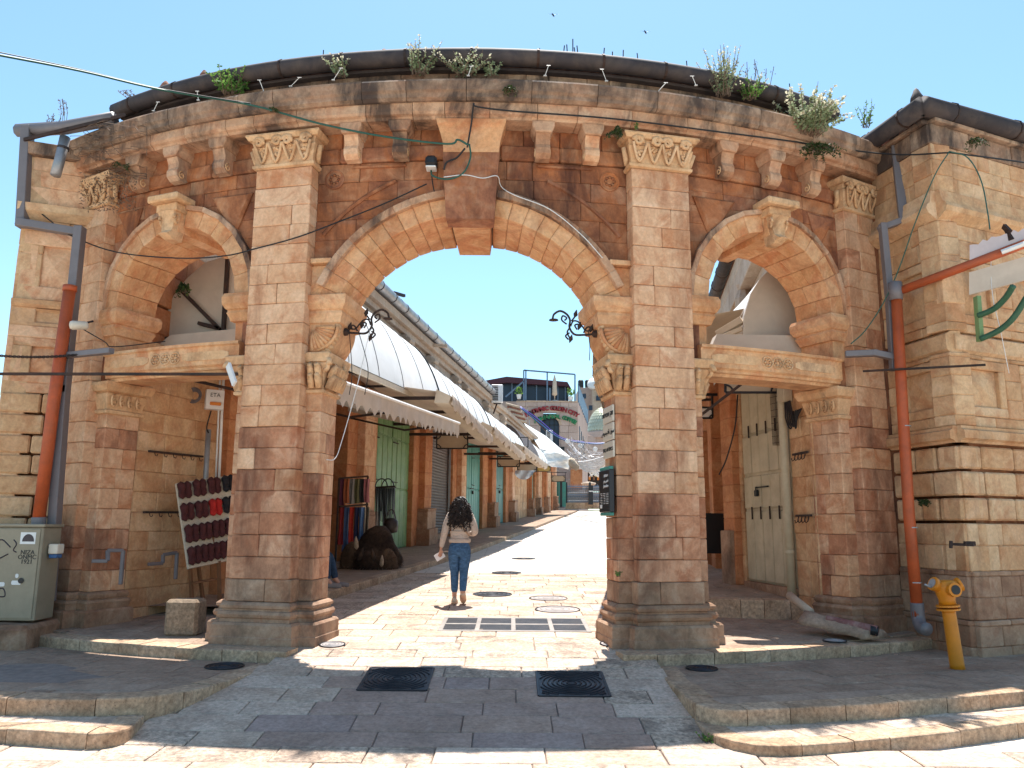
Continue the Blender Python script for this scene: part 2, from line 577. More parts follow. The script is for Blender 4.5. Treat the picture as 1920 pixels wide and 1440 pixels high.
for q in (-1, 1):
    def S(a, b):
        return (a, b) if q > 0 else (-b, -a)

    # ---- inner pier: base, coursed body, pilaster in front
    plan = [(PI_S, -PD), (2.9, -PD), (2.9, 0), (2.71, 0), (2.71, PIL), (1.96, PIL), (1.96, 0), (PI_S, 0)]
    if q < 0:
        plan = [(-s, d) for s, d in plan][::-1]
    ring_sweep(plan, [(-.12, .12), (.10, .12), (.11, .112), (.235, .112), (.26, .09)], 'base', 'plinth')
    ring_sweep(plan, [(.258, .05), (.30, .045), (.315, .065), (.345, .075), (.375, .06), (.385, .03), (.405, .03), (.415, .05), (.445, .055), (.47, .03), (.48, .012)], 'base', 'base_moulding')
    zs = [.48 + i * (2.93 - .48) / 10 for i in range(11)]
    for i, (z0, z1) in enumerate(zip(zs, zs[1:])):
        cut = -.2 if i % 2 else -.3
        for a, b in ((cut, 0.), (-PD, cut)):
            s = S(PI_S, 2.9)
            gblock('pier_stone', 'base' if i < 1 else 'pierlow' if i < 5 or rnd(0, 1) < .3 else 'pilaster', s[0], s[1], z0, z1, a, b)
    s = S(PI_S, 2.9)
    gblock('pier_stone', 'field', s[0], s[1], 2.93, 3.39, -PD, -.002)
    gblock('pier_stone', 'field', s[0], s[1], 3.39, SPRING, -.64, -.002)
    zs = [.482 + i * (5.748 - .482) / 21 for i in range(22)]
    for i, (z0, z1) in enumerate(zip(zs, zs[1:])):
        a, b = S(1.96, 2.71)
        if i == 0:
            a, b = a - .03, b + .03
        cuts = [(a, b)] if i % 3 == 1 or i == 20 else [(a, lerp(a, b, f)) if k == 0 else (lerp(a, b, f), b) for f in (rnd(.3, .7),) for k in (0, 1)]
        for c0, c1 in cuts:
            gblock('pilaster_stone', 'base' if i < 1 else 'pierlow' if i < 5 or (i < 8 and rnd(0, 1) < .4) else 'pilaster', c0, c1, z0, z1, -.1, PIL)
    # leaf capital of the arch pier
    cplan = [(PI_S, -PD), (2.9, -PD), (2.9, 0), (PI_S, 0)]
    if q < 0:
        cplan = [(-a, b) for a, b in cplan][::-1]
    pcap = ring_sweep(cplan, [(2.90, .0), (2.91, .03), (2.945, .035), (2.96, .01), (3.0, .012), (3.16, .035), (3.26, .085), (3.275, .07), (3.28, .1), (3.37, .125), (3.385, .12), (3.395, .1)], 'carve', 'pier_capital')
    edge = [((PI_S - .02) * q, -d) for d in (.05, .14, .23, .32, .41)] + [((PI_S + .03 + .09 * k) * q, 0.) for k in range(2)] + [(2.8 * q, 0.)] + [(2.92 * q, -d) for d in (.08, .2, .32, .42)]
    for s_, d_ in edge:
        f = d_ == 0.
        m = MB()
        for row, zz in ((0, 2.97), (1, 3.09)):
            o = .03 + row * .02
            if f:
                p = [G(s_, zz, o), G(s_, zz + .1, o + .04), G(s_, zz + .15, o + .085), G(s_, zz + .12, o + .1)]
            else:
                sg = -q if abs(s_) < 2 else q
                p = [G(s_ + sg * o, zz, d_), G(s_ + sg * (o + .04), zz + .1, d_), G(s_ + sg * (o + .085), zz + .15, d_), G(s_ + sg * (o + .1), zz + .12, d_)]
            m.tube(p, [.045, .05, .032, .012], 5)
        m.build('leaf', MT['carve'], pcap, smooth=True)
    for s_, d_ in ((PI_S, 0), (PI_S, -PD), (2.9, 0)):
        sg = -1 if s_ < 2 else 1
        c = G((s_ + sg * .07) * q, 3.235, d_ + .06)
        m = MB().tube(spiral(c, Vector((q * sg * .6, -.8, 0)), Vector((0, 0, 1)), .085, 1.5, .02), [.035 - .016 * j / 20 for j in range(21)], 6)
        m.build('volute', MT['carve'], pcap, smooth=True)

    # ---- shell corbel and impost under the great arch
    def corbel(s0, s1, z0, z1, d0, d1):
        rs = []
        for k in range(9):
            t = k / 8
            ov = s0 - (s0 - s1) * sin(t * pi / 2) ** .8
            rs.append([G(ov * q, lerp(z0, z1, t), d0), G(2.2 * q, lerp(z0, z1, t), d0), G(2.2 * q, lerp(z0, z1, t), d1), G(ov * q, lerp(z0, z1, t), d1)])
        return MB().rings(rs)
    cb = corbel(PI_S, 1.6, 3.395, 3.76, -.6, .015).build('corbel', MT['vous'], gate)
    fan = (1.93 * q, 3.72)
    for k in range(9):
        a = pi / 2 * (k + .3) / 9 + pi / 2 * 0.02
        m = MB()
        dx, dz = -cos(a) * q, -sin(a)
        pts = [G(fan[0] + dx * r, fan[1] + dz * r, .02 + .03 * sin(pi * r / .34)) for r in (.06, .14, .22, .3)]
        m.tube(pts, [.008, .016, .023, .028], 6)
        m.build('shell_rib', MT['vous'], cb, smooth=True)
    arc = [G(fan[0] - cos(pi / 2 * k / 10) * q * .335, fan[1] - sin(pi / 2 * k / 10) * .30, .03) for k in range(11)]
    MB().tube(arc, .022, 6).build('shell_rim', MT['vous'], cb, smooth=True)
    for k in range(7):                                                 # broken frill on the inner edge of the corbel
        t = k / 6
        MB().lathe([(.004, -.05), (.035, -.025), (.04, .02), (.01, .05)], G((1.73 - .12 * sin(t * pi / 2)) * q, 3.43 + .3 * t, -.02), 7, (q * .4, -.5, .3)).build('leaf', MT['carve'], cb, smooth=True)
    iplan = [(1.6, -.6), (2.2, -.6), (2.2, -.02), (1.96, -.02), (1.96, 0), (1.6, 0)]
    if q < 0:
        iplan = [(-s, d) for s, d in iplan][::-1]
    ring_sweep(iplan, [(3.755, .0), (3.77, .035), (3.80, .04), (3.83, .045), (3.88, .06), (3.92, .05), (3.93, .07), (3.99, .105), (4.03, .115), (4.10, .115), (4.112, .1)], 'vous', 'impost')
    a0 = asin((SPRING - CZ) / CRI)
    sp_ = [(CRI * cos(a0) + .004, SPRING + .002), (2.0, SPRING + .002), (2.0, CZ + CRO * sin(a0)), (CRO * cos(a0), CZ + CRO * sin(a0) - .001)]
    sp_ = [(a * q, b) for a, b in sp_]
    MB().prism(G, sp_ if q > 0 else sp_[::-1], -.64, .03, .006).build('springer', MT['vous'], gate)
    # block between impost and hood, moulded on top
    pts = []
    for k in range(7):
        z = lerp(SPRING, 4.5, k / 6)
        pts.append((sqrt(CRO ** 2 - (z - CZ) ** 2), z))
    poly = pts + [(1.97, 4.5), (1.97, SPRING)]
    poly = [(s * q, z) for s, z in poly]
    MB().prism(G, poly if q < 0 else poly[::-1], -.3, .03, .008).build('impost_stone', MT['vous'], gate)
    a, b = S(1.69, 1.962)
    gblock('hood_return', 'vous', a, b, 4.5, 4.57, -.1, .12)

    # ---- outer pier with its pilaster
    plan = [(5.05, -.5), (5.95, -.5), (5.95, 0), (5.88, 0), (5.88, .15), (5.25, .15), (5.25, 0), (5.05, 0)]
    if q < 0:
        plan = [(-s, d) for s, d in plan][::-1]
    ring_sweep(plan, [(-.12, .1), (.235, .1), (.26, .08)], 'base', 'plinth')
    ring_sweep(plan, [(.258, .05), (.315, .06), (.345, .07), (.375, .055), (.385, .03), (.41, .045), (.445, .05), (.47, .03), (.48, .01)], 'base', 'base_moulding')
    zs = [.48 + i * (2.86 - .48) / 9 for i in range(10)]
    for i, (z0, z1) in enumerate(zip(zs, zs[1:])):
        a, b = S(5.05, 5.9)
        gblock('pier_stone', 'pierlow' if rnd(0, 1) < (.7 if z0 < 1.7 else .25) else 'pilaster', a, b, z0, z1, -.22 if i % 2 else -.3, 0)
        gblock('pier_stone', 'pierlow' if rnd(0, 1) < (.7 if z0 < 1.7 else .25) else 'pilaster', a, b, z0, z1, -.5, -.22 if i % 2 else -.3)
    a, b = S(5.05, 5.9)
    gblock('pier_stone', 'field', a, b, 2.86, 3.58, -.5, -.002)
    gblock('pier_stone', 'vous', a, b, 3.58, SZ, -.55, -.002)
    zs = [.482 + i * (5.70 - .482) / 19 for i in range(20)]
    for i, (z0, z1) in enumerate(zip(zs, zs[1:])):
        a, b = S(5.25, 5.88)
        cuts = [(a, b)] if i % 2 else [(a, lerp(a, b, .45)), (lerp(a, b, .45), b)]
        for c0, c1 in cuts:
            gblock('pilaster_stone', 'base' if i < 1 else 'pierlow' if rnd(0, 1) < (.7 if i < 6 else .12) else 'pilaster', c0, c1, z0, z1, -.1, .15)
    jplan = [(5.05, -.5), (5.26, -.5), (5.26, 0), (5.05, 0)]
    if q < 0:
        jplan = [(-s, d) for s, d in jplan][::-1]
    jc = ring_sweep(jplan, [(2.78, 0), (2.79, .035), (2.83, .04), (2.845, .012), (2.88, .018), (3.05, .055), (3.07, .035), (3.085, .09), (3.16, .125), (3.2, .12)], 'carve', 'jamb_capital')
    for k in range(4):
        c = G((5.05 - .05) * q, 2.965, -.05 - .125 * k)
        m = MB().tube([c + Vector((0, cos(t) * .055, sin(t) * .075)) for t in [2 * pi * j / 12 for j in range(13)]], .016, 5)
        for j in range(5):
            a5 = 2 * pi * j / 5
            m.lathe([(.003, -.022), (.02, 0), (.003, .022)], c + Vector((0, cos(a5) * .026, sin(a5) * .034)), 6, (q, 0, 0))
        m.build('rosette', MT['carve'], jc, smooth=True)
    pilaster_capital(*S(1.96, 2.71), PIL, 5.75, 6.2)
    pilaster_capital(*S(5.25, 5.88), .15, 5.70, 6.16)

    # ---- side bay: lintel, imposts, arch
    prof = [(-.46, 3.215), (.0, 3.2), (.02, 3.235), (.05, 3.245), (.05, 3.275), (.085, 3.30), (.085, 3.53), (.115, 3.545), (.115, 3.58), (-.46, 3.585)]
    a, b = S(2.86, 5.08)
    lin = MB().rings([[G(lerp(a, b, k / 14), z, d) for d, z in prof] for k in range(15)]).build('lintel', MT['vous'], gate)
    mid = (a + b) / 2
    for c0, c1 in ((a + .14, mid - .28), (mid + .28, b - .14)):
        rs = []
        for k in range(9):
            s_ = lerp(c0, c1, k / 8)
            hh = .055 if 0 < k < 8 else .03
            rs.append([G(s_, 3.415 - hh, .07), G(s_, 3.415 - hh, .094), G(s_, 3.415 + hh, .094), G(s_, 3.415 + hh, .07)])
        MB().rings(rs).build('lintel_panel', MT['carve'], lin)
    for k in (-.16, 0, .16):
        m = MB()
        c = G(mid + k, 3.415, .09)
        for i in range(6):
            a6 = 2 * pi * i / 6
            m.lathe([(.003, -.012), (.02, 0), (.003, .014)], G(mid + k + cos(a6) * .04, 3.415 + sin(a6) * .04, .092), 6, (0, -1, 0))
        m.tube([G(mid + k + cos(2 * pi * i / 16) * .075, 3.415 + sin(2 * pi * i / 16) * .075, .09) for i in range(17)], .009, 5)
        m.build('rosette', MT['carve'], lin, smooth=True)
    for s0, s1 in ((5.02, 5.26), (2.7, 3.02)):
        ip = [(s0, -.5), (s1, -.5), (s1, 0), (s0, 0)]
        if q < 0:
            ip = [(-s, d) for s, d in ip][::-1]
        ring_sweep(ip, [(3.58, -.02), (3.84, -.015), (3.85, .03), (3.9, .045), (3.95, .07), (3.99, .055), (4.0, .08), (4.06, .115), (4.15, .12), (4.2, .1)], 'vous', 'impost')
    nv = 13
    for i in range(nv):
        if i == nv // 2:
            continue
        t0, t1 = pi * i / nv, pi * (i + 1) / nv
        cut = .5 + (.1 if i % 2 else -.1)
        for e0, e1 in ((0, cut - .003), (cut + .003, 1)):
            def PM(r, t, e):
                s_ = SC_ * q + r * cos(t)
                return G(s_, SZ + r * sin(t), lerp(.04, back_s(s_), e))
            MB().cbox(PM, (SRI + rnd(-.004, .004), t0 + .002, e0), (SRO, t1 - .002, e1), .008).build('voussoir', MT['vous'], gate)
        m = MB().cbox(lambda r, t, d: G(SC_ * q + r * cos(t), SZ + r * sin(t), d), (SRO - .02, t0, -.05), (SRO + .05, t1, .085), .006)
        m.build('hood_mould', MT['cornice'], gate)
    # keystone with scroll and cap
    poly = [(-.1, 5.12), (.1, 5.12), (.15, 5.42), (-.15, 5.42)]
    ks = MB().prism(G, [(SC_ * q + s, z) for s, z in poly], -1.0, .12, .01).build('keystone', MT['vous'], gate)
    MB().cbox(G, (SC_ * q - .17, 5.36, -.05), (SC_ * q + .17, 5.47, .24), .012).build('keystone_body', MT['carve'], ks)
    MB().cbox(G, (SC_ * q - .25, 5.472, -.05), (SC_ * q + .25, 5.57, .33), .02).build('keystone_cap', MT['carve'], ks)
    rs = []
    for k in range(8):
        t = k / 7
        z = 5.36 - t * .36
        o = .24 - .05 * sin(t * pi) + (.04 if k == 6 else 0) - (.1 if k == 7 else 0)
        w = .145 - .07 * t
        rs.append([G(SC_ * q - w, z, .0), G(SC_ * q + w, z, .0), G(SC_ * q + w * .9, z, o), G(SC_ * q, z, o + .025), G(SC_ * q - w * .9, z, o)])
    MB().rings(rs).build('scroll', MT['carve'], ks, smooth=False)
    for f in (-1, 1):
        c = G(SC_ * q + f * .12, 5.25, .17)
        MB().tube(spiral(c, Vector((0, -1, 0)), Vector((0, 0, 1)), .08, 1.5, .02), .018, 5).build('volute', MT['carve'], ks, smooth=True)


def field_blocks(s0, s1, rows, arcs, mat='field', name='spandrel_stone', w=.55, d0=-.35):
    """courses of stones above arches, cut to the curve"""
    def floor(s):
        f = -9
        for c, zc, r in arcs:
            if abs(s - c) < r:
                f = max(f, zc + sqrt(r * r - (s - c) ** 2))
        return f
    for i, (z0, z1) in enumerate(zip(rows, rows[1:])):
        for a, b in splits(s0, s1, w * rnd(.85, 1.2)):
            N = 14
            pts = [lerp(a, b, k / N) for k in range(N + 1)]
            run, runs = [], []
            for s in pts:
                if floor(s) < z1 - .012:
                    run.append(s)
                else:
                    if len(run) > 1:
                        runs.append(run)
                    run = []
            if len(run) > 1:
                runs.append(run)
            for run in runs:
                # reach the curve at the ends
                lo, hi = run[0], run[-1]
                step = (b - a) / N
                ext = list(run)
                if lo > a + 1e-6:
                    x = lo
                    for _ in range(20):
                        if floor(x - step / 20) < z1 - .012:
                            x -= step / 20
                    ext[0] = x
                if hi < b - 1e-6:
                    x = hi
                    for _ in range(20):
                        if floor(x + step / 20) < z1 - .012:
                            x += step / 20
                    ext[-1] = x
                bot = [(s, max(z0, floor(s))) for s in ext]
                if all(z == z0 for _, z in bot):
                    gblock(name, mat, ext[0], ext[-1], z0, z1, d0, rnd(-.004, .004))
                    continue
                clean = [bot[0]]
                for p in bot[1:-1]:
                    if p[1] > z0 or clean[-1][1] > z0 or True:
                        clean.append(p)
                clean.append(bot[-1])
                poly = clean + [(ext[-1], z1), (ext[0], z1)]
                MB().prism(G, poly, d0, rnd(-.004, .004), .006).build(name, MT[mat], gate)


rows = [4.57, 4.83, 5.09, 5.34, 5.585, 5.832]
field_blocks(-1.965, 1.965, rows, [(0, CZ, CRO + .03)])
for q in (-1, 1):
    a, b = (2.705, 5.255) if q > 0 else (-5.255, -2.705)
    field_blocks(a, b, [4.2, 4.43, 4.68, 4.94, 5.19, 5.44, 5.64, 5.832], [(SC_ * q, SZ, SRO + .03)], w=.5)
    a, b = (5.88, 6.0) if q > 0 else (-6.0, -5.88)
    gblock('pier_stone', 'field', a, b, .48, 5.83, -.4, -.01)

# great arch
TA0 = asin((SPRING - CZ) / CRI)
nv = 18
key_half = asin(.27 / CRI)
for q in (-1, 1):
    for i in range(nv // 2):
        t0 = lerp(TA0, pi / 2 - key_half, i / (nv // 2)); t1 = lerp(TA0, pi / 2 - key_half, (i + 1) / (nv // 2))
        if q < 0:
            t0, t1 = pi - t1, pi - t0
        cut = .5 + (.12 if i % 2 else -.12)
        for e0, e1 in ((0, cut - .003), (cut + .003, 1)):
            MB().cbox(lambda r, t, e: G(r * cos(t), CZ + r * sin(t), lerp(.04, back_c(r * cos(t)), e)), (CRI + rnd(-.004, .004), t0 + .0012, e0), (CRO, t1 - .0012, e1), .009).build('voussoir', MT['vous'], gate)
        MB().cbox(lambda r, t, d: G(r * cos(t), CZ + r * sin(t), d), (CRO - .02, t0, -.05), (CRO + .075, t1, .12), .007).build('hood_mould', MT['cornice'], gate)
def arch_core(c, zc, r0, r1, a0, a1, back):
    rs = []
    for k in range(41):
        t = lerp(a0, a1, k / 40)
        s0, s1 = c + r0 * cos(t), c + r1 * cos(t)
        rs.append([G(s0, zc + r0 * sin(t), .01), G(s1, zc + r1 * sin(t), .01), G(s1, zc + r1 * sin(t), back(s1) + .04), G(s0, zc + r0 * sin(t), back(s0) + .04)])
    MB().rings(rs).build('arch_core', MT['mortar'], gate)


arch_core(0, CZ, CRI + .025, CRO - .025, TA0, pi - TA0, back_c)
for q in (-1, 1):
    arch_core(SC_ * q, SZ, SRI + .025, SRO - .025, 0, pi, back_s)
poly = [(-.235, 5.02), (.235, 5.02), (.30, 5.41), (-.30, 5.41)]
key = MB().prism(G, [(s, z - .02) for s, z in poly], -1.14, .17, .012).build('keystone', MT['vous'], gate)
rs = []
for k in range(9):
    t = k / 8
    z = 4.992 + t * .858
    w = lerp(.285, .34, t)
    rs.append([G(-w, z, -.1), G(w, z, -.1), G(w, z, .2 + .02 * sin(t * pi)), G(-w, z, .2 + .02 * sin(t * pi))])
MB().rings(rs).build('keystone_body', MT['field'], key)
rs = []
for z, w, d in ((5.852, .335, .2), (5.9, .335, .205), (5.98, .345, .215), (6.06, .365, .235), (6.15, .39, .26), (6.20, .41, .285), (6.247, .415, .29)):
    rs.append([G(-w, z, -.1), G(w, z, -.1), G(w, z, d), G(-w, z, d)])
MB().rings(rs).build('keystone_cap', MT['vous'], key)

# spandrel mouldings and rosettes
for q in (-1, 1):
    m = MB()
    m.tube([G(q * 2.42 * cos(t), CZ + 2.42 * sin(t), .005) for t in [radians(40 + 27 * k / 12) for k in range(13)]], .028, 5)
    m.build('panel_moulding', MT['field'], gate)
    MB().bar(G(q * .82, 5.77, .01), G(q * 1.5, 5.77, .01), .04, .03).build('panel_moulding', MT['field'], gate)
    r = MB().lathe([(.001, -.03), (.13, -.03), (.13, .012), (.112, .018), (.10, .004), (.001, .004)], G(q * 1.74, 5.63, 0), 20, G(q * 1.74, 0, 1) - G(q * 1.74, 0, 0)).build('rosette', MT['field'], gate)
    for i in range(8):
        a = 2 * pi * i / 8
        MB().lathe([(.002, -.008), (.022, 0), (.002, .016)], G(q * 1.74 + cos(a) * .055, 5.63 + sin(a) * .055, .008), 6, (0, -1, 0)).build('petal', MT['field'], r, smooth=True)
    for c0, c1 in (((2.86, 5.55), (3.1, 4.98)), ((5.2, 5.6), (4.85, 5.12))):
        # raised three-cornered panels beside the side arches
        w = [(c0[0] * q, c0[1]), ((c0[0] + (.62 if c0[0] < 4 else -.5)) * q, c0[1]), (c1[0] * q, c1[1] - .02)]
        area = sum(w[i][0] * w[(i + 1) % 3][1] - w[(i + 1) % 3][0] * w[i][1] for i in range(3))
        MB().prism(G, w if area > 0 else w[::-1], -.1, .05, .03).build('relief_panel', MT['field'], gate)

# frieze band, panels between the brackets, brackets
for a, b in splits(-5.96, 5.96, .62):
    gblock('frieze_stone', 'field', a, b, 5.834, 6.03, -.4, .045, .02)
for a, b in splits(-5.95, 5.95, .48):
    gblock('frieze_panel', 'field', a, b, 6.032, 6.262, -.4, -.012)
BR = [.865, 1.47, 3.27, 4.0, 4.68]
for q in (-1, 1):
    for c in BR:
        c *= q
        w = .088
        prof = [(-.02, 5.86), (.06, 5.80), (.15, 5.81), (.21, 5.86), (.215, 5.93), (.19, 5.98), (.2, 6.04), (.235, 6.11), (-.02, 6.11)]
        m = MB().rings([[G(c + e, z, d) for d, z in prof] for e in (-w, w)])
        br = m.build('bracket', MT['cornice'] if abs(c) > 2.9 or abs(c) < 1.2 else MT['pilaster'], gate)
        MB().prism(lambda s, z, d: G(s, z, d), [(c - .098, 6.112), (c + .098, 6.112), (c + .135, 6.19), (c + .135, 6.255), (c - .135, 6.255), (c - .135, 6.19)], -.02, .275, .012).build('bracket_cap', MT['cornice'], br)
        for e in (-1, 1):
            MB().tube(spiral(G(c + e * w, 5.885, .13), Vector((0, 0, 1)), G(c, 0, 1) - G(c, 0, 0), .055, 1.3, .01, 12), .012, 5).build('volute', MT['carve'], br, smooth=True)

# cornice: bed mould, fascia, blackened coping
def curved_stone(name, mat, a, b, prof, n=3):
    g = .0035
    pf = [(d + (rnd(-.006, .006)), z) for d, z in prof]
    rs = [[G(lerp(a + g, b - g, k / n), z, d) for d, z in pf] for k in range(n + 1)]
    return MB().rings(rs).build(name, MT[mat], gate)


END = 5.96
for a, b in splits(-END, END, .58):
    curved_stone('cornice_stone', 'cornice', a, b, [(-.3, 6.255), (.25, 6.255), (.27, 6.285), (.31, 6.30), (.325, 6.33), (.325, 6.44), (-.3, 6.44)])
for a, b in splits(-END, END, .74):
    curved_stone('coping_stone', 'coping', a, b, [(-.3, 6.443), (.36, 6.443), (.40, 6.47), (.405, 6.52), (.43, 6.55), (.445, 6.66), (.43, 6.688), (-.3, 6.72)])
for r, (z0, z1) in enumerate(((6.70, 6.88), (6.88, 7.06))):
    for a, b in splits(-5.6, 5.6, .42):
        gblock('parapet_stone', 'coping', a, b, z0, z1, -.35, -.02 - .01 * r, .008)
# body of the wall behind the facing
m = MB()
for z0, z1, s0, s1 in ((5.832, 7.06, -5.9, 5.9),):
    m.rings([[G(lerp(s0, s1, k / 24), z, d) for d, z in ((-1.0, z0), (-.3, z0), (-.3, z1), (-1.0, z1))] for k in range(25)])
for q in (-1, 1):
    prof = lambda s: None
m.build('wall_core', MT['field'], gate)
# fill between arches and the core (behind the spandrel stones)
m = MB()
for c, zc, r, lo, hi in ((0, CZ, CRO + .02, -2.72, 2.72), (-SC_, SZ, SRO + .02, -5.9, -2.72), (SC_, SZ, SRO + .02, 2.72, 5.9)):
    N = 60
    prev = None
    for k in range(N + 1):
        s = lerp(lo, hi, k / N)
        f = 4.1
        if abs(s - c) < r:
            f = max(f, zc + sqrt(r * r - (s - c) ** 2))
        f = min(f, 5.83)
        col = [G(s, f, -.55), G(s, f, -.3), G(s, 5.834, -.3), G(s, 5.834, -.55)]
        if prev:
            m.rings([prev, col])
        prev = col
m.build('wall_core', MT['field'], gate)
# ---------------------------------------------------------------- ground, street, pavements
PZ = -.10
FX, FK = -6.94, .157                       # facade line of the left shops: X = FX + FK*Y


def kerb_left(y):
    if y < 8.9:
        return -2.85 + (y - 6.9) * .225
    return lerp(-2.4, -2.93, (y - 8.9) / 3.6) if y < 12.5 else -4.9 + .157 * y


def kerb_right(y):
    return 1.55 - (y - 6.9) * .03 if y < 9 else (1.4 + .157 * (y - 9))


base = MB()
ys = [-40, -10, 0, 3, 5, 6.3, 7, 7.6, 8.2, 8.8, 9.5, 11, 12.8, 16, 20, 24, 30, 40, 50, 57.9, 72, 80, 150, 900]
xs = [-900, -60, -20, -6, -2, 0, 2, 6, 20, 60, 900]
base.sheet([[(x, y, street_z(y) - (.45 if y < 17 else .12) - (0 if -20 <= x <= 20 else .4)) for x in xs] for y in ys])
ground = struct(base.build('ground', MT['earth'], origin=(0, 0, 0)))

street = setting('street', (0, 8, 0))


def slab(x0, x1, y0, y1, mat, zf, parent, th=.08, lift=0., ch=.007, name='paving_slab'):
    t = [rnd(-.003, .003) for _ in range(3)]
    g = rnd(.003, .006)
    return MB().cbox(lambda x, y, z: Vector((x, y, zf(y) + z + t[0] * (x - x0) + t[1])), (x0 + g, y0 + g, -th), (x1 - g, y1 - g, lift), ch, .003).build(name, MT[mat], parent)


# carriageway slabs: near rows one by one, the far street as one sheet
y = 3.6
row = 0
while y < 17.6:
    h = rnd(.30, .40) if y < 9 else rnd(.36, .46)
    yc = y + h / 2
    if y < 6.25:
        a, b = -4.6, 5.2
    elif y < 7.0:
        a, b = -3.0, 1.75
    elif y < 9.0:
        a, b = kerb_left(yc) - .04, kerb_right(yc) + .06
    else:
        a, b = kerb_left(yc) - .03, kerb_right(yc) + .4
    half = .62 * abs(y) + .6
    a, b = max(a, -half), min(b, half)
    x = a
    while x < b - .05:
        w = rnd(.42, .95)
        if b - x - w < .3:
            w = b - x
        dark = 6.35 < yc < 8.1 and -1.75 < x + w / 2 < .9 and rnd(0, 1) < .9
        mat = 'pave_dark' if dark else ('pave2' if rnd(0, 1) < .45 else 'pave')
        slab(x, x + w, y, y + h, mat, street_z, street)
        x += w
    y += h
    row += 1
YFAR = y
# dust bed that closes the joints of the carriageway
bed = MB()
ybs = [3.6, 5, 6.2, 6.3, 7, 7.6, 8.2, 8.8, 9.5, 11, 12.8, 15, YFAR]
bed.sheet([[(max(-4.6, kerb_left(max(yb, 6.9)) - .02) if yb > 6.25 else -4.6, yb, street_z(yb) - .016), (min(5.2, kerb_right(max(yb, 6.9)) + .03) if yb > 6.25 else 5.2, yb, street_z(yb) - .016)] for yb in ybs])
struct(bed.build('joint_bed', MT['earth'], origin=(0, 8, 0)))


def far_paving():
    m, nt, b = new_mat('distant_paving')
    L = nt.links.new
    tc = nt.nodes.new('ShaderNodeTexCoord')
    br = nt.nodes.new('ShaderNodeTexBrick')
    br.inputs['Scale'].default_value = 1
    br.inputs['Brick Width'].default_value = .75
    br.inputs['Row Height'].default_value = .42
    br.inputs['Mortar Size'].default_value = .012
    br.inputs['Color1'].default_value = (.66, .575, .49, 1)
    br.inputs['Color2'].default_value = (.59, .505, .425, 1)
    br.inputs['Mortar'].default_value = (.40, .33, .27, 1)
    L(tc.outputs['Object'], br.inputs['Vector'])
    n = tex_noise(nt, tc.outputs['Object'], 1.3, 8, .7)
    L(mixrgb(nt, br.outputs['Color'], ramp(nt, [(.3, (.8, .8, .8)), (.7, (1.08, 1.06, 1.04))], n).outputs[0], 1., 'MULTIPLY'), b.inputs['Base Color'])
    b.inputs['Roughness'].default_value = .8
    bp = nt.nodes.new('ShaderNodeBump'); bp.inputs['Strength'].default_value = .4; bp.inputs['Distance'].default_value = .02
    L(tex_noise(nt, tc.outputs['Object'], 14, 5), bp.inputs['Height']); L(bp.outputs[0], b.inputs['Normal'])
    return m


MT['farpave'] = far_paving()
m = MB()
grid = []
yy = YFAR
while yy < 110:
    grid.append([(kerb_left(yy) - .1, yy, street_z(yy)), ((kerb_left(yy) + kerb_right(yy)) / 2, yy, street_z(yy)), (kerb_right(yy) + 2 + max(0, yy - 45) * .6, yy, street_z(yy))])
    yy += 2.4
m.sheet(grid)
struct(m.build('far_street', MT['farpave'], origin=(0, 0, 0)))
# square behind the photographer, paved with the same stone
m = MB()
m.sheet([[(x, y_, -.312) for x in (-40, -15, -6, 6, 15, 40)] for y_ in (-40, -15, 0, 3.6)])
struct(m.build('square', MT['farpave'], origin=(0, 0, 0)))
m = MB()
for x0, x1 in ((-40, -2.65), (3.1, 40)):
    m.sheet([[(x, y_, -.316 - (.0 if y_ < 6.2 else .03)) for x in (x0, x1)] for y_ in (3.6, 5, 6.2, 7.4)])
struct(m.build('square', MT['farpave'], origin=(0, 0, 0)))


def paved_area(name, outline, z, mat, row_h, slab_w, ang, label_parent=None, clip_y=(0, 99), lift=0.):
    """pavement of clipped slabs: rows at an angle inside a polygon"""
    par = setting(name, (outline[0][0], outline[0][1], PZ))
    ca, sa = cos(ang), sin(ang)
    loc = [(x * ca + y * sa, -x * sa + y * ca) for x, y in outline]
    lo, hi = min(p[1] for p in loc), max(p[1] for p in loc)
    v = lo
    zf = z if callable(z) else (lambda x, y: z)
    struct(MB().add([(x, y, zf(x, y) - .018) for x, y in outline], [tuple(range(len(outline)))]).build('joint_bed', MT['earth'], origin=(outline[0][0], outline[0][1], 0)))
    while v < hi - .02:
        h = min(row_h * rnd(.85, 1.15), hi - v)
        u0, u1 = min(p[0] for p in loc), max(p[0] for p in loc)
        u = u0 - rnd(0, slab_w)
        while u < u1:
            w = slab_w * rnd(.7, 1.35)
            poly = clip_rect(loc, u, u + w, v, v + h)
            if len(poly) >= 3 and abs(parea(poly)) > .006:
                if parea(poly) < 0:
                    poly = poly[::-1]
                poly = offset(poly, -.0055)
                t = rnd(-.003, .003)
                m = MB().prism(lambda a, b, d: Vector((a * ca - b * sa, a * sa + b * ca, zf(a * ca - b * sa, a * sa + b * ca) + d + t)), poly, -.08, 0, .006)
                m.build('paving_slab', MT[mat], par)
            u += w
        v += h
    return par


def parea(p):
    return sum(p[i][0] * p[(i + 1) % len(p)][1] - p[(i + 1) % len(p)][0] * p[i][1] for i in range(len(p))) / 2


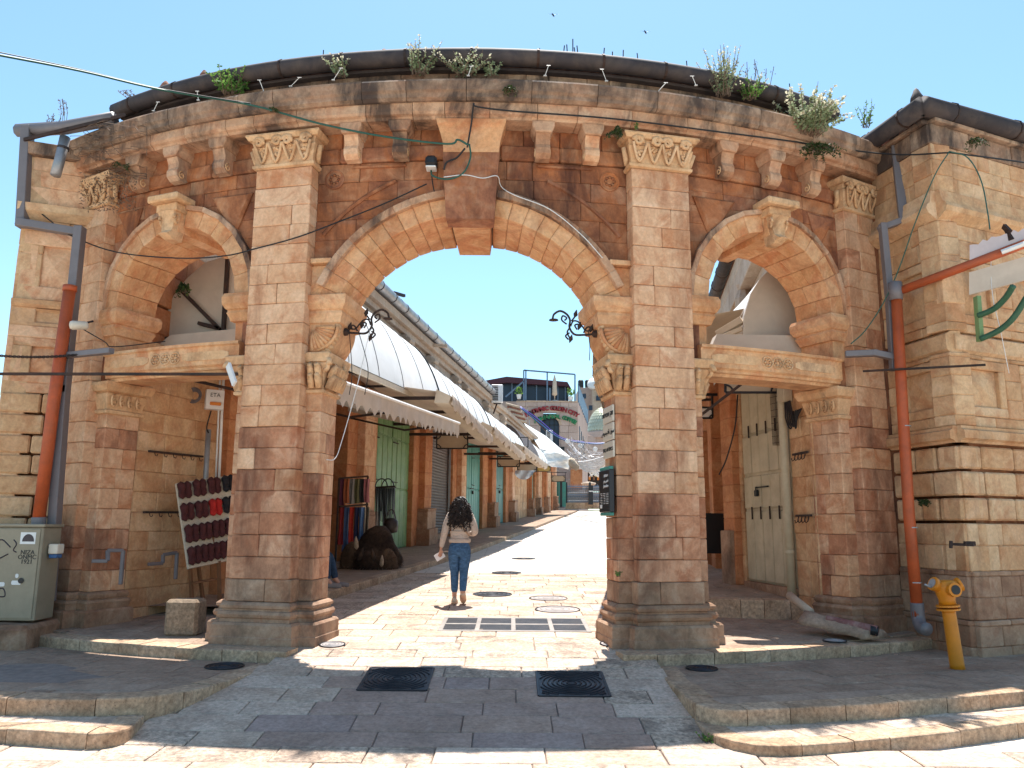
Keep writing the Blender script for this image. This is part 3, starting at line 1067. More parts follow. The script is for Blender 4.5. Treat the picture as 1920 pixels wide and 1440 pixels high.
def clip_rect(poly, u0, u1, v0, v1):
    def half(P, ax, val, keep_less):
        out = []
        for i in range(len(P)):
            a, b = P[i], P[(i + 1) % len(P)]
            ia = (a[ax] <= val) == keep_less
            ib = (b[ax] <= val) == keep_less
            if ia:
                out.append(a)
            if ia != ib:
                t = (val - a[ax]) / (b[ax] - a[ax])
                out.append((a[0] + t * (b[0] - a[0]), a[1] + t * (b[1] - a[1])))
        return out
    for ax, val, kl in ((0, u1, True), (0, u0, False), (1, v1, True), (1, v0, False)):
        if poly:
            poly = half(poly, ax, val, kl)
    out = []
    for p in poly:
        if not out or (abs(p[0] - out[-1][0]) + abs(p[1] - out[-1][1])) > .004:
            out.append(p)
    if len(out) > 1 and abs(out[0][0] - out[-1][0]) + abs(out[0][1] - out[-1][1]) < .004:
        out.pop()
    return out


def arc_front(s0, s1, d, n=12):
    return [(G(lerp(s0, s1, k / n), 0, d).x, G(lerp(s0, s1, k / n), 0, d).y) for k in range(n + 1)]


# left pavement in front of the gate
LCURVE = [(-2.42, 8.75), (-2.55, 8.2), (-2.66, 7.7), (-2.77, 7.3), (-2.88, 7.03), (-3.03, 6.88), (-3.25, 6.80), (-3.6, 6.78), (-4.1, 6.80), (-5.2, 6.86)]
lp_out = [(-2.35, 9.05)] + LCURVE + [(-7.2, 6.9), (-7.2, 10.9), (-5.9, 10.4)]
lp_in = offset(lp_out, -.0)
paved_area('left_pavement', [(-2.62, 9.2)] + [(x - .2 * (1 if y_ > 7.0 else .5), y_ + (.02 if y_ > 7.1 else .2)) for x, y_ in LCURVE[1:]] + [(-7.2, 7.1), (-7.2, 10.9), (-5.9, 10.4), (-3.4, 9.4)], lambda x, y: PZ + .04 * max(0, min(1, (7.8 - y) / 1)), 'walk', .34, .8, radians(-3))
RCURVE = [(1.5, 8.85), (1.51, 8.2), (1.52, 7.6), (1.53, 7.2), (1.56, 6.98), (1.66, 6.82), (1.84, 6.76), (2.3, 6.84), (2.9, 6.98), (3.6, 7.2), (4.6, 7.56), (5.6, 7.95)]
paved_area('right_pavement', [(1.7, 9.0)] + [(x + (.2 if y_ > 7.0 and x < 1.7 else .05), y_ + (.2 if x > 1.54 else .03)) for x, y_ in RCURVE[1:]][::1] + [(6.9, 8.6), (6.9, 11), (5.0, 10.6), (4.3, 9.6), (2.6, 9.0)], PZ, 'walk', .36, .85, radians(14))


def smooth_line(P, n=5):
    P = [P[0] * 2 - P[1]] + P + [P[-1] * 2 - P[-2]]
    out = []
    for i in range(1, len(P) - 2):
        for k in range(n):
            t = k / n
            a, b, c, d = P[i - 1], P[i], P[i + 1], P[i + 2]
            out.append(.5 * (2 * b + (c - a) * t + (2 * a - 5 * b + 4 * c - d) * t * t + (3 * b - a - 3 * c + d) * t ** 3))
    out.append(P[-2])
    return out


def kerb_run(name, pts, ztop, zbot, width, mat='kerb', stone_len=.55, inward=1, par=None, nose=.0):
    """kerbstones along a line, each a stone of its own"""
    par = par or setting(name, (pts[0][0], pts[0][1], -.2))
    P = [Vector((x, y_, 0)) for x, y_ in pts]
    if len(P) > 2:
        P = smooth_line(P)
    L = [0]
    for a, b in zip(P, P[1:]):
        L.append(L[-1] + (b - a).length)

    def pt(t):
        for i in range(len(P) - 1):
            if t <= L[i + 1] or i == len(P) - 2:
                return P[i].lerp(P[i + 1], (t - L[i]) / (L[i + 1] - L[i]))
    t = 0
    while t < L[-1] - .02:
        w = stone_len * rnd(.55, 1.4)
        if L[-1] - t - w < .15:
            w = L[-1] - t
        n = 4
        rs = []
        e = rnd(-.006, .006)
        ez = rnd(-.004, .004)
        for k in range(n + 1):
            tt = t + .004 + (w - .008) * k / n
            p = pt(tt)
            dr = (pt(min(tt + .05, L[-1])) - pt(max(tt - .05, 0))).normalized()
            nn = Vector((-dr.y, dr.x, 0)) * inward
            zt = (ztop(p.y) if callable(ztop) else ztop) + ez
            zb = (zbot(p.y) if callable(zbot) else zbot)
            c = .009
            rs.append([p + nn * e + Vector((0, 0, zb)), p + nn * (e - nose) + Vector((0, 0, zt - c * 2)), p + nn * (e - nose + c * .4) + Vector((0, 0, zt - c * .6)), p + nn * (e + c * 1.4) + Vector((0, 0, zt)), p + nn * width + Vector((0, 0, zt)), p + nn * width + Vector((0, 0, zb))])
        MB().rings(rs).build('kerbstone', MT[mat], par)
        t += w
    return par


lz = lambda y: PZ + .04 * max(0, min(1, (7.8 - y) / 1)) + .002
lk = kerb_run('left_kerb', [(-2.33, 9.1)] + LCURVE + [(-7.2, 6.9)], lz, -.5, .24, inward=-1)
rk = kerb_run('right_kerb', [(1.5, 9.0)] + RCURVE, PZ + .002, -.5, .24, inward=1, stone_len=.6)
# lower steps of the two pavements
LST = [(-2.98, 6.83), (-2.92, 6.5), (-2.98, 6.32), (-3.2, 6.26), (-3.7, 6.36), (-4.6, 6.46), (-5.6, 6.5)]
kerb_run('left_step', LST, -.19, -.5, .20, inward=-1)
RST = [(1.54, 6.98), (1.56, 6.6), (1.66, 6.36), (1.9, 6.2), (2.3, 6.26), (2.9, 6.43), (3.6, 6.68), (4.6, 7.1), (5.6, 7.5)]
kerb_run('right_step', RST, -.225, -.5, .20, inward=1)
paved_area('left_step_tread', [(-3.06, 6.86), (-3.10, 6.52), (-3.25, 6.46), (-3.7, 6.57), (-5.6, 6.68), (-5.6, 7.0), (-3.2, 6.95)], -.192, 'pave', .3, .5, radians(-4))
paved_area('right_step_tread', [(1.72, 6.98), (1.76, 6.62), (1.82, 6.46), (1.95, 6.4), (2.3, 6.45), (3.0, 6.66), (5.6, 7.72), (5.6, 8.0), (2.9, 7.05), (2.0, 6.86)], -.227, 'pave', .25, .45, radians(18))


# bed of the two steps, under the tread slabs
for pts, z in ((LST + [(-5.6, 7.2), (-3.0, 7.0)], -.205), (RST + [(5.6, 8.0), (1.9, 7.0)], -.24)):
    q = [(x, y_) for x, y_ in pts]
    if parea(q) < 0:
        q = q[::-1]
    q = offset(q, -.03)
    struct(MB().rings([[(x, y_, zz_) for x, y_ in q] for zz_ in (-.5, z)]).build('step_bed', MT['kerb'], origin=(0, 0, 0)))


# stepped floor under the arches
def bay_floor(q, d):
    z = lambda x, y: .02 + max(0, y - 9.6) * .045
    a, b = (1.62, 6.0) if q > 0 else (-6.0, -1.75)
    inner = arc_front(a + (.1 if q > 0 else 0), b - (.1 if q < 0 else 0), d - .22)
    if q > 0:
        out = inner + [(5.2, 11.2), (4.6, 16), (3.2, 16), (1.36, 10.9), (1.42, 9.7)]
    else:
        out = inner + [(-2.33, 9.7), (-2.3, 11.0), (-2.92, 12.6), (-4.2, 16), (-6.4, 16), (-6.4, 11)]
    paved_area('gate_floor_' + ('right' if q > 0 else 'left'), out, z, 'walk', .42, .75, radians(8 if q > 0 else 2))
    front = arc_front(a, b, d)
    kerb_run('gate_step_' + ('right' if q > 0 else 'left'), front, .022, -.4, .26, inward=1, stone_len=.5, nose=.02, mat='kerb')


bay_floor(1, .62)
bay_floor(-1, .6)
# inner step of the right bay
st = [sight(1322, 1138, 11.4), sight(1400, 1137, 11.35), sight(1500, 1140, 11.2)]
kerb_run('inner_step', [(2.6, 11.55), (4.3, 11.25)], .36, .05, .3, inward=1, stone_len=.5)
paved_area('inner_floor', [(2.9, 11.8), (4.3, 11.5), (4.4, 22), (2.9, 22)], lambda x, y: .36 + (y - 11.5) * .03, 'walk', .5, .8, radians(-5))

# left shop pavement and its kerb
pz = lambda y: street_z(y) + .13
pts = [(kerb_left(t), t) for t in (11.6, 12.5, 14, 17, 20, 24, 28, 33)]
kerb_run('shop_kerb', pts, lambda y: pz(y), lambda y: street_z(y) - .1, .22, inward=1, stone_len=.9)
m = MB()
m.sheet([[(kerb_left(t) - (.2 if t < 33 else 0), t, pz(t) - .003), (lerp(kerb_left(t), FX + FK * t, .5), t, pz(t) - .003), (FX + FK * t - 1.5, t, pz(t) - .003)] for t in (11.3, 12.5, 14, 17, 20, 24, 28, 33, 40, 50, 58, 66)])
m.sheet([[(kerb_left(t), t, street_z(t) - .02), (kerb_left(t), t, pz(t) - .003)] for t in (33, 40, 50, 58, 66)])
struct(m.build('shop_pavement', MT['walk'], origin=(0, 0, 0)))
# ---------------------------------------------------------------- flanking buildings
def plane_map(o, dx, out):
    o, dx, out = Vector(o), Vector(dx).normalized(), Vector(out).normalized()
    return lambda u, z, d: o + dx * u + out * d + Vector((0, 0, z))


class Wall:
    """coursed stone wall on a plane map; holes are (u0,u1,z0,z1)"""
    def __init__(self, M, parent, mat='ashlar', name='ashlar_stone'):
        self.M, self.p, self.mat, self.name = M, parent, mat, name

    def block(self, u0, u1, z0, z1, d0=-.3, d1=0., ch=.012, mat=None, name=None, jit=.003):
        return MB().cbox(self.M, (u0, z0, d0), (u1, z1, d1), ch, jit).build(name or self.name, MT[mat or self.mat], self.p)

    def courses(self, u0, u1, zs, w, d1=0., ch=.012, mat=None, gap=0., rough=.006):
        for i, (z0, z1) in enumerate(zip(zs, zs[1:])):
            for a, b in splits(u0, u1, w * rnd(.8, 1.25)):
                self.block(a + gap, b - gap, z0 + gap, z1 - gap, d1=d1 + rnd(-rough, rough), ch=ch, mat=mat)

    def coffer(self, u0, u1, z0, z1, depth=.06, fw=.12, mat=None):
        """framed panel with a four-sided pyramid"""
        for a in ((u0, u1, z0, z0 + fw), (u0, u1, z1 - fw, z1), (u0, u0 + fw, z0 + fw, z1 - fw), (u1 - fw, u1, z0 + fw, z1 - fw)):
            self.block(*a, d1=rnd(-.004, .004), name='frame_stone', mat=mat)
        a, b, c, d = u0 + fw, u1 - fw, z0 + fw, z1 - fw
        M = self.M
        m = MB()
        vs = [M(a, c, -depth), M(b, c, -depth), M(b, d, -depth), M(a, d, -depth), M((a + b) / 2, (c + d) / 2, .0)]
        m.add(vs, [(0, 1, 4), (1, 2, 4), (2, 3, 4), (3, 0, 4)])
        m.build('pyramid_panel', MT[mat or self.mat], self.p)

    def mould(self, u0, u1, prof, mat='carve', name='string_course', ends=0.):
        M = self.M
        m = MB().rings([[M(u, z, d) for d, z in prof] for u in (u0, u1)])
        return m.build(name, MT[mat], self.p)

    def core(self, u0, u1, z0, z1, d0=-2.5, d1=-.28):
        return self.block(u0, u1, z0, z1, d0, d1, name='wall_core', mat='field')


def zz(px, py, x, y):
    return sight(px, py, y).z


# right building: a short splayed flank beside the gate, then a front that runs back to the right
RC = Vector((5.42, 9.55, 0))
RA = Vector((5.16, 10.66, 0))
rb = thing('corner_building', RC + Vector((0, 0, PZ)), 'tall stone corner building right of the gate, with sunk panels and a dark roof gutter', 'building')
fl = (RC - RA).length
d_f = (RC - RA).normalized()
W1 = Wall(plane_map(RA, d_f, (-d_f.y * -1, d_f.x * -1, 0) if False else (d_f.y, -d_f.x, 0)), rb)
d_r = Vector((.915, .405, 0)).normalized()
W2 = Wall(plane_map(RC, d_r, (d_r.y, -d_r.x, 0)), rb)
W2L = 3.2


def solid(parent, pts, z0, z1, mat='field', name='wall_core'):
    return MB().rings([[Vector((p[0], p[1], z)) for p in pts] for z in (z0, z1)]).build(name, MT[mat], parent)


_p = [W1.M(-.3, 0, -.2), W1.M(fl, 0, -.12) + Vector((.12, .16, 0)), W2.M(W2L, 0, -.2), W2.M(W2L, 0, -2.6), RA + Vector((1.4, 2.2, 0))]
solid(rb, _p, -.3, 6.55)
solid(rb, [RA + Vector((-.05, .04, 0)), RA + Vector((.5, -.1, 0)), RA + Vector((.9, .8, 0)), RA + Vector((-.1, .6, 0))], -.3, 6.5)
for W, L, w in ((W1, fl, .42), (W2, W2L, .5)):
    o_ = -.12 if W is W1 else 0
    W.courses(o_, L, [-.3, .0, .24], w, d1=.07, mat='base')
    W.courses(0, L, [.24, .30], w, d1=.085, mat='base')
    W.courses(0, L, [.30, .56, .80, .86], w, d1=.05, mat='base')
    W.courses(0, L, [.86, 1.16, 1.42], w, d1=.03)
    zr = [1.44, 1.74, 2.06, 2.37]
    for z0, z1 in zip(zr, zr[1:]):                                   # rusticated courses with open joints
        for a, b in splits(0, L, w * .95):
            W.block(a + .012, b - .012, z0 + .018, z1 - .018, d1=.035 + rnd(-.008, .008), ch=.022)
    W.mould(-.0, L + .0, [(-.2, 2.39), (.03, 2.39), (.05, 2.418), (.10, 2.439), (.10, 2.537), (.06, 2.558), (.06, 2.593), (-.2, 2.6)], mat='ashlar')
    W.courses(0, L, [2.6, 2.735], w * 1.6)
    W.courses(0, L, [3.467, 3.52], w * 1.2)
    W.mould(.1, L - .02, [(-.2, 3.52), (-.03, 3.52), (.02, 3.561), (.02, 3.748), (-.05, 3.79), (-.2, 3.8)], mat='ashlar', name='frame_stone')
    W.courses(0, L, [3.8, 3.913], w)
    W.courses(0, L, [4.789, 5.033, 5.24], w * 1.3)
    W.mould(-.0, L + .0, [(-.2, 5.24), (.0, 5.24), (.05, 5.274), (.13, 5.334), (.15, 5.393), (.13, 5.444), (.09, 5.47), (.06, 5.631), (-.2, 5.64)], mat='ashlar')
    W.courses(0, L, [5.64, 5.865, 6.081, 6.296], w * .95, d1=.015)
    W.courses(0, L, [6.296, 6.566], w * 1.5, d1=.03, mat='coping')
    W.courses(0, L, [6.566, 6.62], w * 2, d1=.10, mat='coping')
for W, L, u0, u1 in ((W1, fl, .2, fl - .06), (W2, W2L, .1, 1.0), (W2, W2L, 1.3, 2.3)):
    W.coffer(u0, u1, 2.74, 3.46)
    W.coffer(u0, u1, 3.92, 4.78)
W1.courses(0, .2, [2.735, 2.982, 3.232, 3.467], .3); W1.courses(0, .2, [3.913, 4.21, 4.501, 4.789], .3)
W1.courses(fl - .06, fl, [2.735, 2.982, 3.232, 3.467], .3); W1.courses(fl - .06, fl, [3.913, 4.21, 4.501, 4.789], .3)
W2.courses(0, .1, [2.735, 2.982, 3.232, 3.467], .3); W2.courses(0, .1, [3.913, 4.21, 4.501, 4.789], .3)
W2.courses(1.0, 1.3, [2.735, 2.982, 3.232, 3.467], .3); W2.courses(1.0, 1.3, [3.913, 4.21, 4.501, 4.789], .3)
W2.courses(2.3, W2L, [2.735, 2.982, 3.232, 3.467], .4); W2.courses(2.3, W2L, [3.913, 4.21, 4.501, 4.789], .4)
W1.block(fl - .3, fl + .012, 4.146, 4.705, d1=.02, name='carved_stone', mat='carve')
# eaves gutter following both faces
ga = [RA + d_f * -1.0 + W1.M(0, 6.744, .2) - RA, W1.M(fl + .1, 6.744, .2), W2.M(W2L, 6.744, .2)]
ga = [W1.M(-.9, 6.744, .16), W1.M(fl + .1, 6.744, .16), W2.M(W2L, 6.744, .2)]
rg = MB()
for a, b in zip(ga, ga[1:]):
    rg.tube([a, b], .13, 10)
rgo = rg.build('eaves_gutter', MT['gutter'], rb, smooth=True)
for a, b in zip(ga, ga[1:]):
    for t in (.15, .5, .85):
        p = a.lerp(b, t)
        dr = (b - a).normalized()
        MB().tube([p - dr * .012, p + dr * .012], .142, 10).build('gutter_strap', MT['iron'], rgo)
m = MB()
m.add([ga[0] + Vector((0, 0, .05)), ga[1] + Vector((0, 0, .05)), ga[2] + Vector((0, 0, .05)), ga[2] + Vector((.3, 2.397, .75)), ga[1] + Vector((.6, 2.537, .75)), ga[0] + Vector((.9, 2.2, .75))], [(0, 1, 4, 5), (1, 2, 3, 4)])
m.build('roof', MT['tile'], rb)
for p, r, h in ((ga[1] + Vector((0, .12, .1)), .09, .22), (ga[0].lerp(ga[1], .55) + Vector((0, .1, .1)), .055, .08), (ga[1].lerp(ga[2], .12) + Vector((0, .1, .1)), .045, .11)):
    MB().lathe([(r, 0), (r * .9, h * .35), (r * .6, h * .6), (r * .35, h * .85), (.004, h)], p, 8).build('ridge_finial', MT['gutter'], rb, smooth=True)

# left building: a narrow front turned a little towards the street
LA = Vector((-5.9, 10.62, 0))
d_l = Vector((-.94, -.34, 0)).normalized()
lb = thing('corner_building', LA + Vector((-.5, -.2, PZ)), 'narrow stone building front at the far left, beside the grey duct and the utility cabinet', 'building')
LW = Wall(plane_map(LA, d_l, (-d_l.y * -1, d_l.x, 0)), lb)
o = Vector((-d_l.y, d_l.x, 0))
if o.y > 0:
    o = -o
LW = Wall(plane_map(LA, d_l, o), lb)
LL = .92
solid(lb, [LW.M(-.25, 0, -.2), LW.M(LL - .15, 0, -.2), LW.M(LL - .15, 0, -.2) + Vector((-.9, 2.6, 0)), LW.M(-.25, 0, -.2) + Vector((-.9, 2.6, 0))], -.3, 6.4)
LW.courses(-.1, LL, [-.3, .1, .35, .62, .9, 1.14], .45, d1=.03, mat='base')
for z0, z1 in zip([1.16, 1.42, 1.70, 1.97, 2.24, 2.50, 2.78], [1.42, 1.70, 1.97, 2.24, 2.50, 2.78, 3.06]):
    for a, b in splits(-.1, LL, .5):
        LW.block(a + .009, b - .009, z0 + .014, z1 - .014, d1=.03 + rnd(-.01, .008), ch=.02)
LW.courses(-.1, LL, [3.06, 3.2], .8, mat='pilaster')
LW.coffer(.12, LL - .08, 3.2, 3.82, mat='pilaster')
LW.courses(-.1, .12, [3.2, 3.5, 3.82], .3, mat='pilaster'); LW.courses(LL - .08, LL, [3.2, 3.5, 3.82], .3, mat='pilaster')
LW.courses(-.1, LL, [3.82, 3.98], .8, mat='pilaster')
LW.mould(-.1, LL, [(-.2, 3.98), (.0, 3.98), (.0, 4.02), (-.04, 4.05), (-.04, 4.18), (.0, 4.22), (-.2, 4.23)], mat='ashlar', name='frame_stone')
LW.mould(-.1, LL, [(-.2, 4.23), (.02, 4.23), (.045, 4.27), (.05, 4.33), (-.2, 4.34)], mat='ashlar')
LW.courses(-.1, .06, [4.34, 4.7, 5.1, 5.32], .3, mat='pilaster')
LW.coffer(.06, LL - .05, 4.34, 5.32, fw=.2, mat='pilaster', depth=.05)
LW.courses(LL - .05, LL, [4.34, 4.7, 5.1, 5.32], .3)
LW.courses(-.1, LL, [5.32, 5.48], .5)
LW.mould(-.1, LL + .05, [(-.2, 5.48), (.0, 5.48), (.04, 5.52), (.10, 5.58), (.11, 5.68), (.06, 5.70), (-.2, 5.71)], mat='ashlar')
LW.courses(-.1, LL - .05, [5.71, 5.96, 6.2, 6.4], .8, mat='pilaster')
LW.block(-.1, LL + .03, 6.4, 6.58, d1=.1, name='coping_stone', mat='coping')
# return of the left building, away from the square
RW = Wall(plane_map(LW.M(LL, 0, 0), (-.35, .94, 0), (-.94, -.35, 0)), lb)
RW.courses(0, 3, [.9, 1.6, 2.3, 3.0, 3.7, 4.3, 5.0, 5.7, 6.4], .8)
# ---------------------------------------------------------------- shops on the left of the street
def facade(y, z, d=0.):
    """point of the left shop front, d metres out from the wall towards the street"""
    n = Vector((1, -FK, 0)).normalized()
    return Vector((FX + FK * y, y, z)) + n * d


def fy(px):
    k = (px - 960.) / 1478.
    return -FX / (FK - k)


MT['shutter'] = plain('brown_roller_shutter', (.105, .08, .072), .55, .2, var=.25, scale=3, dirt=(.2, .14, .1), dirt_amt=.25)
MT['green'] = plain('green_door_paint', (.135, .25, .085), .5, var=.22, scale=4, bump=.1, dirt=(.32, .36, .2), dirt_amt=.35, dscale=3)
MT['teal'] = plain('teal_door_paint', (.045, .235, .19), .5, var=.22, scale=4, bump=.1, dirt=(.16, .3, .24), dirt_amt=.3, dscale=3)
MT['teal2'] = plain('dark_teal_door_paint', (.05, .165, .14), .5, var=.22, scale=4, dirt=(.16, .2, .16), dirt_amt=.3)
MT['creamdoor'] = plain('cream_door_paint', (.50, .43, .30), .55, var=.16, scale=3, bump=.1, dirt=(.30, .24, .155), dirt_amt=.5, dscale=2.5)
MT['canvas'] = plain('white_awning_sheet', (.74, .73, .70), .55, var=.07, scale=2, dirt=(.52, .48, .42), dirt_amt=.3, dscale=1.2)
MT['beige'] = plain('beige_awning_cloth', (.60, .49, .385), .8, var=.12, scale=3, dirt=(.40, .29, .21), dirt_amt=.4, dscale=2)
MT['tancloth'] = plain('tan_tarpaulin', (.52, .42, .31), .7, var=.12, scale=2.5, dirt=(.34, .25, .17), dirt_amt=.45)
MT['signboard'] = plain('tan_signboard', (.46, .36, .245), .6, var=.12, scale=3)
MT['steel'] = plain('grey_steel', (.30, .31, .33), .45, .6, var=.15)
MT['white'] = plain('white_paint', (.72, .71, .69), .5, var=.08, dirt=(.5, .45, .4), dirt_amt=.25)

# x of the openings in the survey photograph, turned into distances along the wall
BAYS = [('dark', 13.2, fy(653)), ('green', fy(708), fy(777)), ('shutter', fy(811), fy(851)), ('teal', fy(874), fy(907)), ('teal2', fy(932), fy(950)),
        ('stone', fy(966), fy(992)), ('teal', fy(994), fy(1004)), ('stone', fy(1010), fy(1020)), ('stone', fy(1024), fy(1036))]
PIERS = [(11.0, 13.2)] + [(a[2], b[1]) for a, b in zip(BAYS, BAYS[1:])] + [(BAYS[-1][2], 68.5)]
shops = thing('shop_row', facade(20, pz(20)), 'long stone row of closed market shops along the left side of the street', 'building')
HEAD = 4.25                                                          # height of the door heads above the pavement
UP = 7.45


def fblock(y0, y1, z0, z1, d0, d1, mat='shopwall', name='ashlar_stone', ch=.012, slope=True):
    def M(y, z, d):
        return facade(y, z + (pz(y) if slope else 0), d)
    return MB().cbox(M, (y0, z0, d0), (y1, z1, d1 + rnd(-.004, .004)), ch, .003).build(name, MT[mat], shops)


for i, (y0, y1) in enumerate(PIERS):
    far = y0 > 40
    zs = [0, .55, 1.1] + [1.1 + k * (HEAD - 1.1) / (4 if far else 8) for k in range(1, (4 if far else 8) + 1)]
    for z0, z1 in zip(zs, zs[1:]):
        n = 1 if (far or rnd(0, 1) < .4) else 2
        for a, b in splits(y0, y1, (y1 - y0) / n):
            fblock(a, b, z0, z1, -.5, 0)
    if i:                                                            # engaged pilaster with a pedestal
        c, hw = (y0 + y1) / 2, min(.42, (y1 - y0) * .28)
        for z0, z1 in zip(zs[2:], zs[3:]):
            fblock(c - hw, c + hw, z0, z1, -.1, .2, 'pilaster' if i % 2 else 'shopwall', 'pilaster_stone')
        fblock(c - hw - .12, c + hw + .12, 0, .5, -.1, .42, 'base', 'plinth')
        fblock(c - hw - .08, c + hw + .08, .5, 1.05, -.1, .34, 'base', 'pedestal')
        fblock(c - hw - .1, c + hw + .1, 1.05, 1.14, -.1, .36, 'base', 'pedestal')
# wall above the doors, frieze, cornice
ys = [11.0 + 2.4 * k for k in range(25)]
for a, b in zip(ys, ys[1:]):
    if a > 60:
        break
    z = pz((a + b) / 2) + HEAD
    zs = [z] + [lerp(z, 6.55, k / 4) for k in (1, 2, 3, 4)] if z < 6.3 else [z, 6.6]
    for z0, z1 in zip(zs, zs[1:]):
        for c, d in splits(a, b, .9 if a < 34 else 2.4):
            fblock(c, d, z0, z1, -.5, .0, 'pale' if z0 > 5.2 else 'shopwall', slope=False)
    for z0, z1, d in ((6.56, 6.74, .1), (6.74, 6.95, .05), (6.95, 7.12, .16), (7.12, 7.34, .28)):
        for c, e in splits(a, b, 1.2 if a < 34 else 2.4):
            fblock(c, e, z0, z1, -.5, d, 'pale', 'cornice_stone', slope=False)
for k, y in enumerate([fy(745), fy(795), fy(843), 31, 35.5, 40]):            # scrolled brackets under the cornice
    m = MB().cbox(lambda a, z, d: facade(a, z, d), (y - .22, 6.2, 0), (y + .22, 6.9, .3), .06)
    for dz in (0, .22, .42):
        m.tube([facade(y - .24, 6.3 + dz, .3), facade(y + .24, 6.3 + dz, .3)], .09, 8)
    m.build('bracket', MT['pale'], shops)
# doors
for kind, y0, y1 in BAYS:
    zb = lambda y: pz(y)
    if kind == 'dark':
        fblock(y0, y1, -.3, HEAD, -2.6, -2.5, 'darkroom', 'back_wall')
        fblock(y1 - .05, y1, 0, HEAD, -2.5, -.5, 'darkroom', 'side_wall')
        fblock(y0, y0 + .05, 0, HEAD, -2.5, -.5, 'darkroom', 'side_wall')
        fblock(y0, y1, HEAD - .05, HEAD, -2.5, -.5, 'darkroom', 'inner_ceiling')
    elif kind == 'stone':
        zs = [k * HEAD / 9 for k in range(10)]
        for z0, z1 in zip(zs, zs[1:]):
            for a, b in splits(y0, y1, max(1.2, (y1 - y0) / 3)):
                fblock(a, b, z0, z1, -.5, -.1, 'ashlar')
    elif kind == 'shutter':
        m = MB()
        n = 38
        prof = []
        for k in range(n * 4 + 1):
            t = k / 4
            prof.append((t / n * (HEAD - .25) + .18, -.2 + .022 * abs(sin(pi * t))))
        m.rings([[facade(y, z + pz((y0 + y1) / 2), d) for z, d in prof] for y in (y0, y1)], closed=False)
        dr = m.build('roller_shutter', MT['shutter'], shops)
        fblock(y0, y1, 0, .17, -.4, -.12, 'base', 'threshold')
        MB().bar(facade(y0 + .05, pz(y0) + .1, -.12), facade(y0 + .05, pz(y0) + HEAD, -.12), .1, .08).build('guide_rail', MT['steel'], dr)
        MB().bar(facade(y1 - .05, pz(y1) + .1, -.12), facade(y1 - .05, pz(y1) + HEAD, -.12), .1, .08).build('guide_rail', MT['steel'], dr)
    else:
        n = 8 if y1 - y0 > 2 else 4
        zm = pz((y0 + y1) / 2)
        first = None
        for leaf in (0, 1):
            a, b = lerp(y0, y1, leaf / 2), lerp(y0, y1, (leaf + 1) / 2)
            m = MB().cbox(lambda y, z, d: facade(y, z + zm, d), (a + .012, .05, -.22), (b - .012, HEAD - .02, -.17), .008)
            for k in range(n // 2):
                c, d = lerp(a + .03, b - .03, k / (n // 2)), lerp(a + .03, b - .03, (k + 1) / (n // 2))
                for z0, z1 in ((.07, 1.75), (1.79, 3.2), (3.24, HEAD - .04)):
                    m.cbox(lambda y, z, dd: facade(y, z + zm, dd), (c + .012, z0, -.175), (d - .012, z1, -.135 + rnd(-.006, .006)), .014)
            dr = m.build('door_leaf', MT[kind], shops)
            h = MB()
            for zh in (.5, 1.95, 3.1):
                h.bar(facade(a + .04, zm + zh, -.12), facade(a + .5, zm + zh + rnd(-.03, .03), -.12), .05, .02)
            h.build('hinge', MT['iron'], dr)
            if leaf:
                pl = MB().cbox(lambda y, z, d: facade(y, z + zm, d), (a + .05, 1.55, -.12), (a + .2, 1.7, -.06), .02)
                pl.bar(facade(a - .3, zm + 1.78, -.11), facade(a + .35, zm + 1.8, -.11), .04, .03)
                pl.build('padlock', MT['iron'], dr)
# gutter and the slope of tiles above it
m = MB().tube([facade(y, 7.5, .35) for y in (11.2, 20, 30, 36.5)], .14, 10)
g = m.build('eaves_gutter', MT['zinc'], shops, smooth=True)
for k in range(22):
    y = 12 + k * 1.12
    d = facade(1, 0) - facade(0, 0)
    MB().tube([facade(y, 7.5, .35), facade(y + .03, 7.5, .35)], .152, 10).build('gutter_strap', MT['gutter'], g)
fblock(11, 36.5, 7.34, 7.42, -.4, .33, 'gutter', 'soffit_board', slope=False)
m = MB().sheet([[facade(y, 7.56, .2), facade(y, 8.3, -4)] for y in (15, 20, 30, 36.5)])
m.build('tiled_roof', MT['tile'], shops)
MB().bar(facade(21.2, 7.7, .3), facade(21.6, 7.72, .5), .08, .08).build('roof_vent', MT['gutter'], shops)
MB().bar(facade(25.6, 7.25, .0), facade(25.7, 7.2, .75), .1, .1).build('spout', MT['pale'], shops)
m = MB().tube([facade(12, 4.3, -2.4), facade(36, 5.2, -2.4)], .02, 5)

